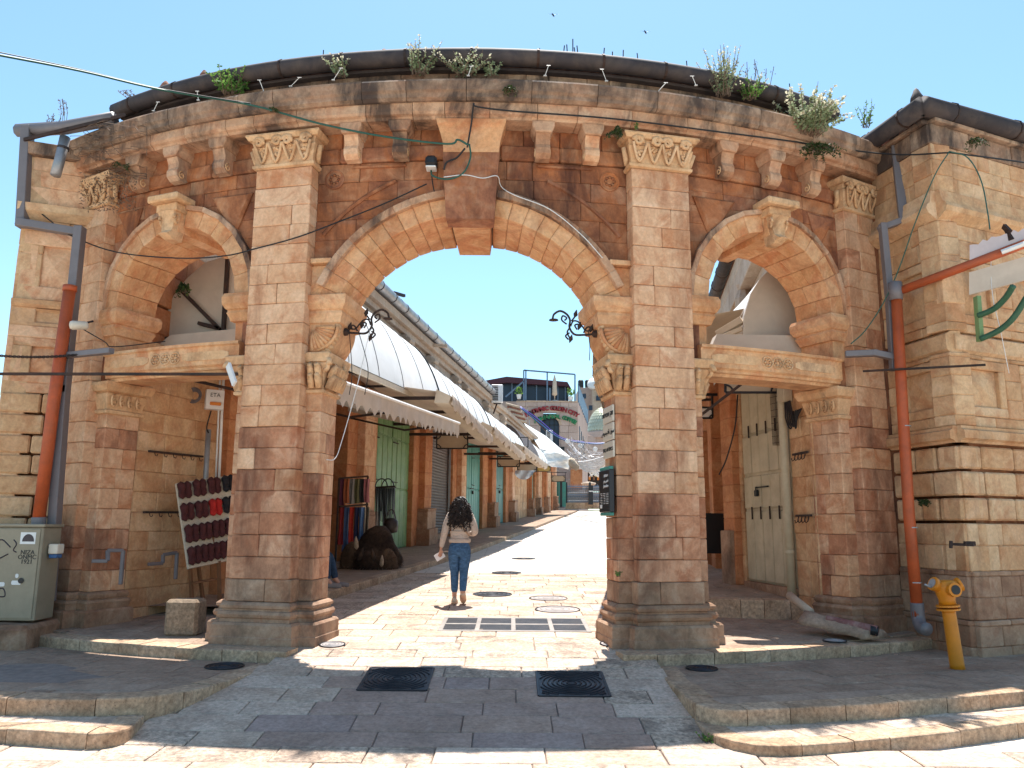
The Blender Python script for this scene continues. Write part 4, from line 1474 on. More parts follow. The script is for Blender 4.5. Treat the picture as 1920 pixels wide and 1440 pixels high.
# the wall seen through the left arch, in front of the shop row
wlm = plane_map((-5.15, 10.86, 0), (.3, 1, 0), (1, -.3, 0))
bw = thing('side_wall', (-4.9, 11.6, .1), 'buff ashlar wall inside the left arch behind the slippers, with iron hook rails', 'wall')
BW = Wall(wlm, bw)
zs = [.0, .22, .48, .72, .98, 1.24, 1.5, 1.78, 2.06, 2.34, 2.62, 2.9, 3.2, 3.5, 3.9]
BW.courses(0, 1.75, zs, .48, ch=.011)
for a, b in zip([0.0, .5, 1.0, 1.5, 2.0, 2.5, 3.0, 3.5], [.5, 1.0, 1.5, 2.0, 2.5, 3.0, 3.5, 3.9]):
    BW.block(1.75, 2.15, a, b, d1=.16, mat='shopwall', name='pilaster_stone')
    BW.block(2.15, 3.2, a, b, d0=-2.5, d1=-1.4, mat='field')
for z in (1.5, 2.34):
    r = MB().bar(wlm(.15, z, .06), wlm(1.3, z + .02, .06), .03, .03).build('hook_rail', MT['iron'], bw)
    for k in range(6):
        MB().tube([wlm(.25 + k * .19, z, .07), wlm(.25 + k * .19, z - .05, .09), wlm(.25 + k * .19, z - .06, .12), wlm(.25 + k * .19, z - .03, .13)], .006, 4).build('hook', MT['iron'], r)

# the wall and shops seen through the right arch
wrm = plane_map((4.12, 10.78, 0), (-.105, 1, 0), (-1, -.105, 0))
rw = thing('side_wall', (4.1, 11.6, .3), 'pale ashlar wall with a cream shop door inside the right arch', 'wall')
RWL = Wall(wrm, rw)
zs = [.0, .42, .9, 1.28, 1.5, 1.78, 2.06, 2.34, 2.62, 2.9, 3.2, 3.5, 3.9]
RWL.courses(0, .68, zs, .4, ch=.012)
RWL.courses(2.5, 2.62, zs, .4)
for a, b in zip(zs, zs[1:]):
    RWL.block(2.62, 3.1, a, b, d1=.12, mat='shopwall', name='pilaster_stone')
RWL.courses(.68, 2.5, [.2, .5], .9, d1=.05, mat='base')
RWL.block(2.66, 3.06, .2, 1.3, d1=.2, mat='base', name='pedestal')
u0, u1 = .78, 2.5
door = MB().cbox(wrm, (u0, .5, -.1), (u1, 4.6, -.05), .008).build('shop_door', MT['creamdoor'], rw)
cols = [lerp(u0 + .02, u1 - .02, k / 5) for k in range(6)]
for a, b in zip(cols, cols[1:]):
    for z0, z1 in ((.52, 1.62), (1.65, 2.18), (2.21, 2.84), (2.87, 4.55)):
        MB().cbox(wrm, (a + .012, z0 + .008, -.052), (b - .012, z1 - .008, -.018 + rnd(-.006, .006)), .014).build('door_panel', MT['creamdoor'], door)
for a in cols[1:5]:
    for z in (1.58, 2.9):
        MB().bar(wrm(a + .03, z - .1, -.01), wrm(a + .03, z + .1, -.01), .03, .02).build('hinge', MT['iron'], door)
m = MB().bar(wrm(1.5, 1.98, .0), wrm(1.95, 1.98, .0), .025, .02)
m.cbox(wrm, (1.86, 1.84, -.01), (1.96, 1.94, .04), .012)
m.tube([wrm(1.88, 1.93, .015), wrm(1.88, 1.99, .015), wrm(1.94, 1.99, .015), wrm(1.94, 1.93, .015)], .008, 5)
m.build('padlock', MT['black'], door)
m = MB()
for k in range(9):
    m.tube([wrm(.92 + .035 * k, 2.55 + .004 * k, .02), wrm(.86 + .045 * k, 4.4, .02)], .004, 4)
for k in range(18):
    z = 2.6 + k * .1
    m.tube([wrm(.90, z, .02), wrm(1.22, z + .02, .02)], .004, 4)
m.build('wire_mesh', MT['iron'], rw)

srow = thing('shop_row', (3.9, 16, .4), 'shaded row of shops seen behind the right pier, with pale roller shutter', 'building')
RX = 1.7
rfac = lambda y, z, d=0.: Vector((RX + FK * y, y, z)) + Vector((-1, FK, 0)).normalized() * d


def rblock(y0, y1, z0, z1, d0, d1, mat='shopwall', name='ashlar_stone'):
    return MB().cbox(rfac, (y0, z0, d0), (y1, z1, d1 + rnd(-.004, .004)), .012, .003).build(name, MT[mat], srow)


for y0, y1, kind in ((13.9, 14.5, 'p'), (14.5, 16.6, 'd'), (16.6, 17.4, 'p'), (17.4, 19.6, 's'), (19.6, 20.6, 'p'), (20.6, 24, 'd'), (24, 25, 'p')):
    if kind == 'p':
        for k in range(9):
            rblock(y0, y1, .2 + k * .5, .7 + k * .5, -.5, .1)
    elif kind == 'd':
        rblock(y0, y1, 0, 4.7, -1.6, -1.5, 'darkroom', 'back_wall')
    else:
        m = MB()
        prof = [(.45 + k / 4 * .1, -.15 + .02 * abs(sin(pi * k / 4))) for k in range(33 * 4)]
        m.rings([[rfac(y, z, d) for z, d in prof] for y in (y0, y1)], closed=False).build('roller_shutter', MT['zinc'], srow)
for z0, z1 in ((4.7, 5.3), (5.3, 5.9), (5.9, 6.5), (6.5, 7.0), (7.0, 7.35)):
    for a, b in splits(11.8, 36, 1.1):
        rblock(a, b, z0, z1, -1.4, -.9 if z1 < 7 else -.65, 'pale')
m = MB().tube([Vector((2.22 + FK * y, y, 7.5)) for y in (12.4, 20, 30, 37)], .16, 10)
g = m.build('eaves_gutter', MT['gutter'], srow, smooth=True)
for k in range(14):
    y = 13 + k * 1.1
    MB().tube([Vector((2.22 + FK * y, y, 7.5)), Vector((2.22 + FK * (y + .05), y + .05, 7.5))], .175, 10).build('gutter_strap', MT['iron'], g)
MB().sheet([[Vector((2.4 + FK * y, y, 7.55)), Vector((6.5 + FK * y, y, 8.3))] for y in (15, 37)]).build('tiled_roof', MT['tile'], srow)
m = MB().lathe([(.09, 0), (.2, .12), (.2, .3), (.12, .5), (.16, .62)], rfac(16.9, 6.0, -.75), 8)
m.build('bracket', MT['pale'], srow)
# ---------------------------------------------------------------- gutters, ducts, cables, lamps and signs on the gate
def on_gate(px, py, d=0.):
    """point of the gate's bowed face, d metres proud, on a surveyed line of sight"""
    a = sight(px, py, 1.0) - Vector((0, 0, EYE))
    r = GR + d
    qa = a.x ** 2 + a.y ** 2
    qb = 2 * (-a.x * GX - a.y * GY)
    qc = GX ** 2 + GY ** 2 - r * r
    t = (-qb - sqrt(max(0, qb * qb - 4 * qa * qc))) / (2 * qa)
    return Vector((a.x * t, a.y * t, EYE + a.z * t))


def bend(pts, n=8):
    """smooth line through points (Catmull-Rom)"""
    P = [Vector(p) for p in pts]
    P = [P[0] * 2 - P[1]] + P + [P[-1] * 2 - P[-2]]
    out = []
    for i in range(1, len(P) - 2):
        for k in range(n):
            t = k / n
            a, b, c, d = P[i - 1], P[i], P[i + 1], P[i + 2]
            out.append(.5 * (2 * b + (c - a) * t + (2 * a - 5 * b + 4 * c - d) * t * t + (3 * b - a - 3 * c + d) * t ** 3))
    out.append(P[-2])
    return out


# curved gutter behind the coping
gut = thing('roof_gutter', G(0, 7.1, .1), 'long curved dark roof gutter running along the top of the gate', 'gutter')
ge0, ge1 = -5.3, 5.2
gz = lambda s: 7.165 - .006 * max(0, abs(s) - 2.5) ** 2
pr = [G(lerp(ge0, ge1, k / 40), gz(lerp(ge0, ge1, k / 40)), .14) for k in range(41)]
MB().tube(pr, .108, 12).build('gutter_pipe', MT['gutter'], gut, smooth=True)
for k in range(13):
    s = ge0 + .35 + k * .82
    MB().tube([G(s, gz(s), .14), G(s + .03, gz(s), .14)], .116, 12).build('gutter_strap', MT['iron'], gut)
m = MB()
m.rings([[G(lerp(ge0, ge1, k / 30), gz(0) - .13, -.3), G(lerp(ge0, ge1, k / 30), gz(0) - .13, .06), G(lerp(ge0, ge1, k / 30), gz(0) - .09, .06), G(lerp(ge0, ge1, k / 30), gz(0) - .09, -.3)] for k in range(31)])
m.build('soffit_board', MT['gutter'], gut)
rf = thing('tiled_roof', G(0, 7.2, -.2), 'low terracotta tile roof rising behind the curved gutter of the gate', 'roof')
m = MB().sheet([[G(lerp(-5.3, 5.2, k / 30), 7.22, .05), G(lerp(-5.3, 5.2, k / 30), 7.4, -1.4)] for k in range(31)])
m.build('roof_deck', MT['tile'], rf)
for k in range(60):
    s = lerp(-5.2, 5.1, k / 59)
    MB().tube([G(s, 7.25 + .01 * (k % 2), .03), G(s, 7.34, -.5)], .065, 7).build('roof_tile', MT['tile'], rf, smooth=True)
for px, py, h in ((382, 150, .14), (310, 165, .10), (720, 103, .08)):
    p = on_gate(px, py, .0)
    MB().lathe([(.07, -.1), (.075, 0), (.05, h * .6), (.02, h)], p, 7).build('broken_tile', MT['tile'], rf)
# thin rods and bird-wire brackets along the eaves
rods = thing('bird_rods', G(1, 7.3, .1), 'row of thin upright metal rods above the gate gutter', 'rods')
for px, y0, y1 in ((1012, 94, 90), (1056, 96, 84), (1064, 96, 82), (1074, 97, 70), (1079, 97, 88), (1084, 98, 84), (1131, 104, 88), (1148, 104, 96), (1168, 106, 92), (1197, 112, 98), (606, 108, 92), (833, 98, 90), (1289, 128, 112), (1484, 190, 150), (1470, 178, 168)):
    p = on_gate(px, y0, .1)
    MB().tube([p - Vector((0, 0, .08)), p + Vector((rnd(-.02, .02), 0, (y0 - y1) / 150))], .007, 4).build('rod', MT['iron'], rods)
brk = thing('wire_brackets', G(0, 6.72, .35), 'row of small white wire brackets standing on the coping of the gate', 'brackets')
for px, py in ((288, 198), (372, 178), (495, 162), (545, 152), (625, 140), (878, 132), (1022, 132), (1137, 142), (1228, 168), (1305, 150), (210, 222)):
    p = on_gate(px, py + 10, .36)
    q = p + Vector((rnd(-.14, .14), -.05, rnd(.08, .14)))
    m = MB().tube([p, q], .0045, 4).tube([q - Vector((.025, 0, 0)), q + Vector((.025, 0, 0))], .004, 4)
    m.box(p, (.04, .03, .012))
    m.build('wire_bracket', MT['white'], brk)

# cables
def cable(pts, r, mat, label, n=6, cat='cable', name='cable'):
    return tag(MB().tube(bend(pts, n), r, 5).build(name, MT[mat], smooth=True), label, cat)


cable([sight(-30, 98, 6.5), sight(150, 133, 7.6), sight(300, 168, 8.5), on_gate(470, 197, .5), on_gate(600, 232, .36), on_gate(720, 256, .36), on_gate(838, 270, .32), on_gate(858, 262, .31), on_gate(878, 272, .3)], .013, 'greencable',
      'long green cable crossing the sky at upper left to the keystone', cat='cable')
cable([sight(-30, 92, 6.5), sight(150, 130, 7.6), sight(300, 166, 8.5), on_gate(470, 194, .5)], .006, 'cable', 'thin dark wire running close above the long green cable at upper left')
cable([on_gate(880, 270, .29), on_gate(882, 296, .25), on_gate(868, 325, .25), on_gate(840, 336, .24), on_gate(812, 330, .2), on_gate(808, 318, .14)], .011, 'greencable', 'short green cable looping down the keystone to the floodlight')
cable([on_gate(876, 276, .3), on_gate(884, 230, .3), on_gate(888, 196, .42), on_gate(895, 200, .46), on_gate(960, 208, .38), on_gate(1100, 218, .36), on_gate(1200, 228, .36), on_gate(1340, 246, .36), on_gate(1480, 264, .36), on_gate(1600, 282, .38), sight(1690, 290, 9.8), sight(1780, 286, 9.25)], .011, 'cable',
      'black cable running along the cornice from the keystone to the right building')
cable([sight(1780, 286, 9.25), sight(1850, 295, 9.35), sight(1930, 306, 9.6)], .011, 'cable', 'black cable crossing the face of the right building below its gutter')
cable([on_gate(872, 278, .3), on_gate(856, 296, .26), on_gate(838, 304, .26), on_gate(832, 318, .24)], .012, 'cable', 'black lead twisted down the left edge of the keystone')
cable([on_gate(832, 332, .25), on_gate(872, 328, .25), on_gate(905, 334, .25), on_gate(932, 330, .22), on_gate(940, 350, .1), on_gate(965, 366, .14), on_gate(1030, 392, .15), on_gate(1090, 440, .15), on_gate(1130, 484, .14)], .006, 'white', 'thin white wire following the right side of the great arch')
cable([sight(52, 380, 10.4), sight(92, 412, 10.3), sight(130, 440, 10.2), on_gate(215, 472, .18), on_gate(330, 484, .2), on_gate(420, 480, .24), on_gate(480, 466, .24), on_gate(560, 444, .26), on_gate(640, 414, .1), on_gate(720, 382, .1), on_gate(800, 345, .16)], .009, 'cable',
      'black cable sagging across the left arch and pilaster to the floodlight')
cable([sight(1780, 284, 9.24), sight(1752, 330, 9.35), sight(1715, 420, 9.6), sight(1685, 505, 9.8), sight(1655, 570, 9.95), sight(1622, 620, 10.05), sight(1595, 645, 10.1)], .008, 'greencable', 'thin green cable hanging down left of the right building corner')
cable([sight(1780, 284, 9.24), sight(1815, 296, 9.22), sight(1840, 340, 9.2), sight(1852, 400, 9.15), sight(1856, 430, 9.1)], .008, 'greencable', 'thin green cable dropping over the right building corner to the awning')
cable([sight(1862, 450, 9.2), sight(1858, 500, 9.15), sight(1862, 560, 9.1), sight(1876, 620, 9.1), sight(1892, 700, 9.2)], .004, 'white', 'thin pale wire hanging in front of the right awning panel')
cable([sight(135, 605, 10.2), sight(195, 640, 10.1), sight(215, 650, 10.1), sight(310, 640, 10.3)], .007, 'cable', 'black wire drooping around the left impost of the left arch')

# floodlight at the keystone
fp = on_gate(810, 312, .1)
fl_ = thing('floodlight', fp, 'small black floodlight fixed left of the keystone over the great arch', 'floodlight')
MB().cbox(lambda x, y, z: fp + Vector((x, y, z)), (-.07, -.16, -.05), (.07, .02, .08), .03).build('housing', MT['black'], fl_)
MB().cbox(lambda x, y, z: fp + Vector((x, y, z)), (-.062, -.15, -.075), (.062, .0, -.052), .008).build('lens', MT['white'], fl_)
MB().bar(fp + Vector((0, .0, .0)), fp + Vector((0, .14, .02)), .04, .05).build('bracket', MT['iron'], fl_)
MB().tube(bend([fp + Vector((0, -.04, -.08)), fp + Vector((.01, .0, -.2)), fp + Vector((.04, .02, -.33)), fp + Vector((.09, .04, -.34))]), .008, 5).build('lead', MT['cable'], fl_)

# iron tie bars and the chain
def rod(a, b, r, label, mat='iron', name='iron_bar', cat='bar'):
    return tag(MB().bar(a, b, r * 2, r * 2).build(name, MT[mat]), label, cat)


rod(sight(-30, 701, 9.75), G(-2.85, 3.165, .05), .017, 'long dark iron bar crossing the left arch below its lintel')
rod(sight(1618, 696, 10.1), sight(1848, 684, 9.22), .013, 'thin dark iron bar fixed across the right building corner')
ch = MB()
a, b = sight(-30, 664, 9.8), on_gate(205, 657, .3)
P = catenary(a, b, .06, 60)
for i in range(60):
    p, q = P[i], P[i + 1]
    d = (q - p).normalized()
    s_ = d.cross(Vector((0, 0, 1))) if i % 2 else Vector((0, 0, 1))
    c = (p + q) / 2
    ch.tube([c + d * cos(t) * .026 + s_ * sin(t) * .014 for t in [2 * pi * k / 8 for k in range(9)]], .0055, 4, cap=False)
tag(ch.build('chain', MT['iron'], smooth=True), 'rusty hanging chain strung in front of the left building below the moulding', 'chain')

# rain pipes and ducts
def duct(pts, w, parent, mat='greypipe', name='duct_section'):
    for p, q in zip(pts, pts[1:]):
        d = (q - p).normalized()
        MB().bar(p - d * w * .35, q + d * w * .35, w, w * .8, .006).build(name, MT[mat], parent)


dl = thing('square_duct', sight(92, 1130, 10.25), 'grey square metal duct stepping down the far left of the gate', 'duct')
duct([sight(52, 245, 10.28), sight(42, 420, 10.28)], .15, dl)
duct([sight(40, 418, 10.24), sight(148, 436, 10.2)], .13, dl)
duct([sight(150, 432, 10.14), sight(120, 730, 10.14), sight(92, 1120, 10.14)], .14, dl)
dl2 = thing('square_duct', sight(165, 664, 9.95), 'short grey duct bent around the left arch impost above the chain', 'duct')
duct([sight(128, 666, 10.05), sight(206, 658, 9.75)], .09, dl2)
dl3 = thing('round_pipe', sight(118, 320, 10.1), 'short grey rain spout under the eaves at the upper left', 'pipe')
MB().tube([sight(122, 258, 10.2), sight(112, 300, 10.15), sight(104, 328, 10.1)], .07, 10).build('pipe_body', MT['zinc'], dl3, smooth=True)
MB().tube([sight(119, 276, 10.18), sight(118.2, 280, 10.18)], .08, 10).build('pipe_collar', MT['gutter'], dl3)
el = thing('roof_gutter', sight(120, 240, 10.3), 'grey sheet metal gutter at the top of the left building', 'gutter')
MB().tube([sight(34, 245, 10.35), sight(120, 240, 10.2), sight(215, 222, 10.05)], .095, 8).build('gutter_pipe', MT['greypipe'], el, smooth=True)
MB().bar(sight(45, 262, 10.2), sight(235, 216, 9.95), .03, .05).build('gutter_edge', MT['iron'], el)
op = thing('drain_pipe', sight(72, 985, 10.1), 'orange plastic drain pipe leaning against the far left wall', 'pipe')
MB().tube([sight(131, 540, 10.0), sight(100, 760, 10.0), sight(73, 972, 10.0)], .075, 14).build('pipe_body', MT['orangepipe'], op, smooth=True)
MB().tube([sight(131.5, 536, 10.0), sight(130.4, 546, 10.0)], .086, 14).build('pipe_socket', MT['orangepipe'], op, smooth=True)
MB().tube(bend([sight(73, 970, 10.0), sight(71, 990, 10.0), sight(60, 996, 9.98), sight(46, 996, 9.96)]), .083, 12).build('pipe_elbow', MT['greypipe'], op, smooth=True)

dr_ = thing('square_duct', sight(1660, 600, 10.1), 'grey square duct stepping down beside the right end of the gate', 'duct')
duct([sight(1676, 250, 10.2), sight(1694, 412, 10.05)], .11, dr_)
duct([sight(1702, 410, 10.0), sight(1652, 428, 10.05)], .10, dr_)
duct([sight(1655, 424, 10.02), sight(1668, 560, 10.02), sight(1676, 690, 10.02)], .105, dr_)
duct([sight(1590, 664, 10.15), sight(1640, 662, 10.05), sight(1688, 672, 9.98)], .10, dr_)
rp = thing('drain_pipe', sight(1722, 1180, 9.95), 'tall orange drain pipe in the corner right of the gate', 'pipe')
MB().tube([sight(1681, 560, 9.9), sight(1692, 760, 9.9), sight(1704, 960, 9.9), sight(1721, 1160, 9.9)], .068, 14).build('pipe_body', MT['orangepipe'], rp, smooth=True)
MB().tube([sight(1678, 530, 9.88), sight(1680, 562, 9.88)], .085, 12).build('pipe_socket', MT['greypipe'], rp, smooth=True)
MB().tube(bend([sight(1719, 1130, 9.9), sight(1722, 1160, 9.9), sight(1728, 1176, 9.8), sight(1738, 1180, 9.7)]), .078, 12).build('pipe_spout', MT['greypipe'], rp, smooth=True)
for py in (800, 990, 1093):
    p = sight(1681 + (py - 560) * .0665, py, 9.9)
    MB().tube([p, p + Vector((0, 0, .012))], .073, 14).build('pipe_clip', MT['steel'], rp)
rp2 = thing('drain_pipe', sight(1690, 545, 9.9), 'sloping orange pipe crossing the right building above the awning panel', 'pipe')
MB().tube([sight(1686, 546, 9.88), sight(1800, 503, 9.35), sight(1935, 452, 8.85)], .055, 14).build('pipe_body', MT['orangepipe'], rp2, smooth=True)
gp = thing('round_pipe', wrm(.7, .3, .08), 'cream painted rain pipe beside the cream shop door under the right arch', 'pipe')
MB().tube([wrm(.70, .28, .08), wrm(.70, 4.6, .08)], .062, 12).build('pipe_body', MT['creamdoor'], gp, smooth=True)
for z in (1.0, 2.2, 3.2):
    MB().tube([wrm(.7, z, .08), wrm(.7, z + .04, .08)], .068, 12).build('pipe_collar', MT['creamdoor'], gp)
fp_ = thing('fallen_pipe', sight(1560, 1165, 9.9), 'broken pipe half set in mortar lying on the floor under the right arch', 'pipe')
MB().tube([sight(1480, 1116, 10.9), sight(1520, 1148, 10.45)], .055, 10).build('pipe_body', MT['pale'], fp_, smooth=True)
m = MB()
pa, pb = sight(1512, 1156, 10.3), sight(1640, 1186, 9.75)
for k in range(9):
    pass
rs = []
for k in range(9):
    c = pa.lerp(pb, k / 8)
    w = .13 + .03 * sin(k * 1.7)
    rs.append([c + Vector((-w * 1.3, -.09, -.07)), c + Vector((-w * .8, -.06, .0)), c + Vector((-.02, 0, .075 + .012 * sin(k * 2.1))), c + Vector((w * .9, .06, .02)), c + Vector((w * 1.5, .1, -.07))])
MB().rings(rs).build('mortar_bed', MT['walk'], fp_, smooth=True)
MT['maroonpipe'] = plain('maroon_pipe', (.22, .085, .075), .6, var=.3, scale=6, dirt=(.42, .33, .28), dirt_amt=.6, dscale=5)
MB().tube([pa.lerp(pb, .3) + Vector((0, -.03, .03)), pb + Vector((.02, -.04, .02))], [.045, .062], 12, cap=False).build('pipe_end', MT['maroonpipe'], fp_, smooth=True)
MB().tube([pb + Vector((.015, -.04, .02)), pb + Vector((-.06, -.02, .03))], .055, 12).build('pipe_bore', MT['black'], fp_)

# conduits and meter box inside the left arch
mb_ = thing('meter_box', sight(390, 760, 11.9), 'cream electricity meter box with an orange label high inside the left arch', 'box')
def boxat(px, py, y, w, h, dep, mat, name, parent, ang=0.):
    return MB().box(sight(px, py, y), (w, dep, h), ang).build(name, MT[mat], parent)


boxat(402, 750, 11.95, .26, .30, .14, 'white', 'housing', mb_, radians(30))
MT['orange'] = plain('orange_label', (.62, .20, .03), .5)
boxat(404, 757, 11.86, .16, .05, .02, 'orange', 'label_strip', mb_, radians(30))


def lettering(body, size, pos, rot, mat, parent=None, name='lettering', ext=.002, align='CENTER', space=1., bold=0.):
    cu = bpy.data.curves.new(name, 'FONT')
    cu.body = body
    cu.size = size
    cu.extrude = ext
    cu.align_x = align
    cu.align_y = 'CENTER'
    cu.space_character = space
    cu.resolution_u = 2
    cu.offset = bold
    cu.materials.append(MT[mat])
    tmp = bpy.data.objects.new(name, cu)
    COL.objects.link(tmp)
    bpy.context.view_layer.update()
    me = bpy.data.meshes.new_from_object(tmp.evaluated_get(bpy.context.evaluated_depsgraph_get()))
    bpy.data.objects.remove(tmp)
    bpy.data.curves.remove(cu)
    M = Matrix.Translation(Vector(pos)) @ (rot.to_4x4() if hasattr(rot, 'to_4x4') else rot)
    if parent is not None:
        M = Matrix.Translation(-ORG[parent.name]) @ M
    me.transform(M)
    if not me.materials:
        me.materials.append(MT[mat])
    o = bpy.data.objects.new(name, me)
    COL.objects.link(o)
    o.parent = parent
    return o


def face(right, up):
    r, u = Vector(right).normalized(), Vector(up).normalized()
    n = r.cross(u).normalized()
    return Matrix((r, u, n)).transposed()


lettering('ETA', .085, sight(404, 741, 11.84), face((cos(radians(30)), sin(radians(30)), 0), (0, 0, 1)), 'black', mb_)
m = MB().tube(bend([sight(396, 770, 11.9), sight(388, 800, 11.95), sight(391, 812, 11.95)]), .011, 5)
m.build('lead', MT['cable'], mb_)
cd = thing('conduit_pipe', sight(386, 900, 12.0), 'pale plastic conduit running down the wall behind the slipper board', 'pipe')
MB().tube([sight(391, 805, 12.0), sight(385, 905, 12.05), sight(382, 960, 12.1)], .042, 8).build('pipe_body', MT['zinc'], cd, smooth=True)
MB().tube([sight(420, 690, 12.0), sight(410, 910, 12.15)], .02, 6).build('side_conduit', MT['white'], cd, smooth=True)
MB().tube([sight(413, 700, 12.0), sight(404, 910, 12.15)], .014, 6).build('side_conduit', MT['white'], cd, smooth=True)
cc = sight(365, 742, 11.85)
cr = MB()
for k in range(5):
    rr = .07 + .012 * k
    cr.tube([cc + Vector((cos(t) * rr, -.01 * k, sin(t) * rr)) for t in [2 * pi * j / 16 for j in range(17)]], .008, 4)
tag(cr.build('cable_coil', MT['greypipe'], smooth=True), 'coil of grey cable hanging on the wall beside the meter box', 'cable')
for i, (pts, lab) in enumerate(((((172, 1052), (202, 1052), (202, 1032), (231, 1032), (226, 1096)), 'grey stepped conduit fixed to the left pier near its base'), (((278, 1058), (305, 1056), (306, 1040), (332, 1036), (329, 1086)), 'grey stepped conduit fixed to the buff wall left of the easel'))):
    t = thing('conduit_pipe', sight(*pts[0], 10.6), lab, 'pipe')
    yy = [10.25, 10.3, 10.32, 10.45, 10.45] if i == 0 else [11.0, 11.2, 11.2, 11.35, 11.35]
    P = [sight(px, py, y) for (px, py), y in zip(pts, yy)]
    for p, q in zip(P, P[1:]):
        MB().bar(p, q, .045, .045, .006).build('conduit_section', MT['greypipe'], t)

# wrought-iron lamp arms on the corbels
def lamp_arm(base, sx, label):
    t = thing('lamp_arm', base, label, 'lamp bracket')
    B = lambda u, v: base + Vector((sx * u, 0, v))
    k = 1 / 148.
    C = lambda x, y: B((x - 655) * k, (612 - y) * k)
    MB().tube(bend([C(655, 614), C(677, 616), C(695, 615), C(704, 602), C(703, 588), C(709, 577), C(721, 571), C(732, 577), C(735, 586)]), .014, 6).build('arm', MT['iron'], t, smooth=True)
    MB().lathe([(.004, .02), (.055, .012), (.06, 0), (.004, -.004)], C(733, 589), 12).build('lamp_plate', MT['iron'], t, smooth=True)
    MB().lathe([(.05, 0), (.045, .04), (.02, .06)], C(654, 614), 8, (sx, 0, 0)).build('wall_boss', MT['iron'], t)
    for pts in (((702, 600), (697, 590), (688, 591), (681, 599), (673, 608), (660, 606)), ((709, 596), (718, 588), (716, 580), (709, 584), (713, 589)), ((690, 606), (694, 598), (688, 596), (685, 602)),
                ((703, 602), (708, 611), (703, 622), (698, 622)), ((700, 590), (694, 582), (690, 578), (696, 576)), ((678, 612), (672, 602), (666, 602), (668, 608)), ((704, 612), (711, 618), (706, 625))):
        MB().tube(bend([C(*p) for p in pts]), .011, 5).build('scroll', MT['iron'], t, smooth=True)
    for x, y in ((693, 577), (686, 600), (702, 624), (664, 604)):
        MB().lathe([(.004, -.05), (.03, 0), (.004, .06)], C(x, y), 5, (.3, -.4, 1)).build('iron_leaf', MT['iron'], t)
    return t


lamp_arm(G(-1.6, 3.72, -.22), 1, 'scrolled wrought iron lamp arm on the left corbel of the great arch')
lamp_arm(G(1.6, 3.72, -.22), -1, 'scrolled wrought iron lamp arm on the right corbel of the great arch')
for pts, lab in ((((672, 620, 9.5), (690, 690, 9.5), (684, 740, 9.5)), 'loose dark wire hanging from the left lamp arm'), (((694, 618, 9.5), (668, 730, 9.5), (640, 830, 9.45), (628, 860, 9.4), (612, 862, 9.3)), 'pale wire slanting from the left lamp arm to the left pier'),
                 (((655, 620, 9.5), (660, 700, 9.5), (655, 740, 9.4)), 'thin wire hanging at the edge of the left corbel'), (((1103, 620, 9.6), (1106, 650, 9.6), (1105, 676, 9.6)), 'short dark lead hanging from the right lamp arm')):
    cable([sight(*p) for p in pts], .005, 'white' if 'pale' in lab else 'cable', lab)

# street-name plates and the dark board on the right pier
JM = lambda e, z, o=0.: G(PI_S - o, z, -e)
jr = (JM(0, 2) - JM(.4, 2)).normalized()
jn = face(jr, (0, 0, 1))
MT['plate'] = plain('glazed_plate', (.62, .55, .45), .35, var=.06, dirt=(.4, .3, .2), dirt_amt=.3)
MT['ink'] = plain('black_lettering', (.02, .02, .022), .5)
for z0, z1, txt, lab, sz in ((2.60, 2.80, 'שוק אפטימוס'[::-1], 'cream street plate with Hebrew writing, topmost of three on the right pier', .085), (2.38, 2.59, '\ufeb1\ufeee\ufef4\ufee4\ufef4\ufe98\ufed3\u0627 \ufed5\ufeee\ufeb3'[::-1][::-1], 'cream street plate with Arabic writing, middle one on the right pier', .085), (2.17, 2.37, 'SUQ AFTIMOS', 'cream street plate with Latin letters, lowest one on the right pier', .066)):
    t = thing('street_plate', JM(.22, z0), lab, 'sign')
    MB().cbox(JM, (.03, z0, .003), (.45, z1, .03), .006).build('plate', MT['plate'], t)
    lettering(txt, sz, JM(.24, (z0 + z1) / 2, .033), jn, 'ink', t)
MT['panel'] = plain('dark_panel', (.018, .018, .022), .4)
t = thing('info_board', JM(.22, 1.45), 'dark information board with green ends on the right pier', 'sign')
MB().cbox(JM, (.0, 1.52, .03), (.46, 2.02, .09), .006).build('panel', MT['panel'], t)
MB().cbox(JM, (.02, 2.022, .03), (.44, 2.06, .085), .006).build('end_strip', MT['teal'], t)
MB().cbox(JM, (.02, 1.48, .03), (.44, 1.518, .085), .006).build('end_strip', MT['teal'], t)
for k, (txt, z) in enumerate((('םילשורי', 1.95), ('\ufead\ufeaf\ufee3 \ufeb1\ufeaa\ufed7', 1.89), ('Jerusalem', 1.83))):
    lettering(txt, .05, JM(.14, z, .093), jn, 'white', t)
for c in range(3):
    for k in range(7):
        MB().cbox(JM, (.05 + c * .13, 1.62 + k * .02, .09), (.05 + c * .13 + rnd(.06, .1), 1.626 + k * .02, .0925), .001).build('text_line', MT['white'], t)
MB().cbox(JM, (.32, 1.57, .09), (.41, 1.61, .0925), .001).build('text_block', MT['white'], t)
t = thing('hanging_notice', sight(432, 700, 9.0), 'small white notice plate hung from the end of the left lintel', 'sign')
MB().bar(sight(428, 684, 9.15), sight(440, 720, 9.02), .03, .085).build('notice_plate', MT['white'], t)

# awning panel and green frame on the right building
t = thing('awning', sight(1870, 520, 9.1), 'cream awning fascia with torn white sheet and green iron arms at the right edge', 'awning')
def quad_slab(ps, th, mat, name, parent):
    n = (ps[1] - ps[0]).cross(ps[3] - ps[0]).normalized() * th
    return MB().rings([ps, [p + n for p in ps]]).build(name, MT[mat], parent)


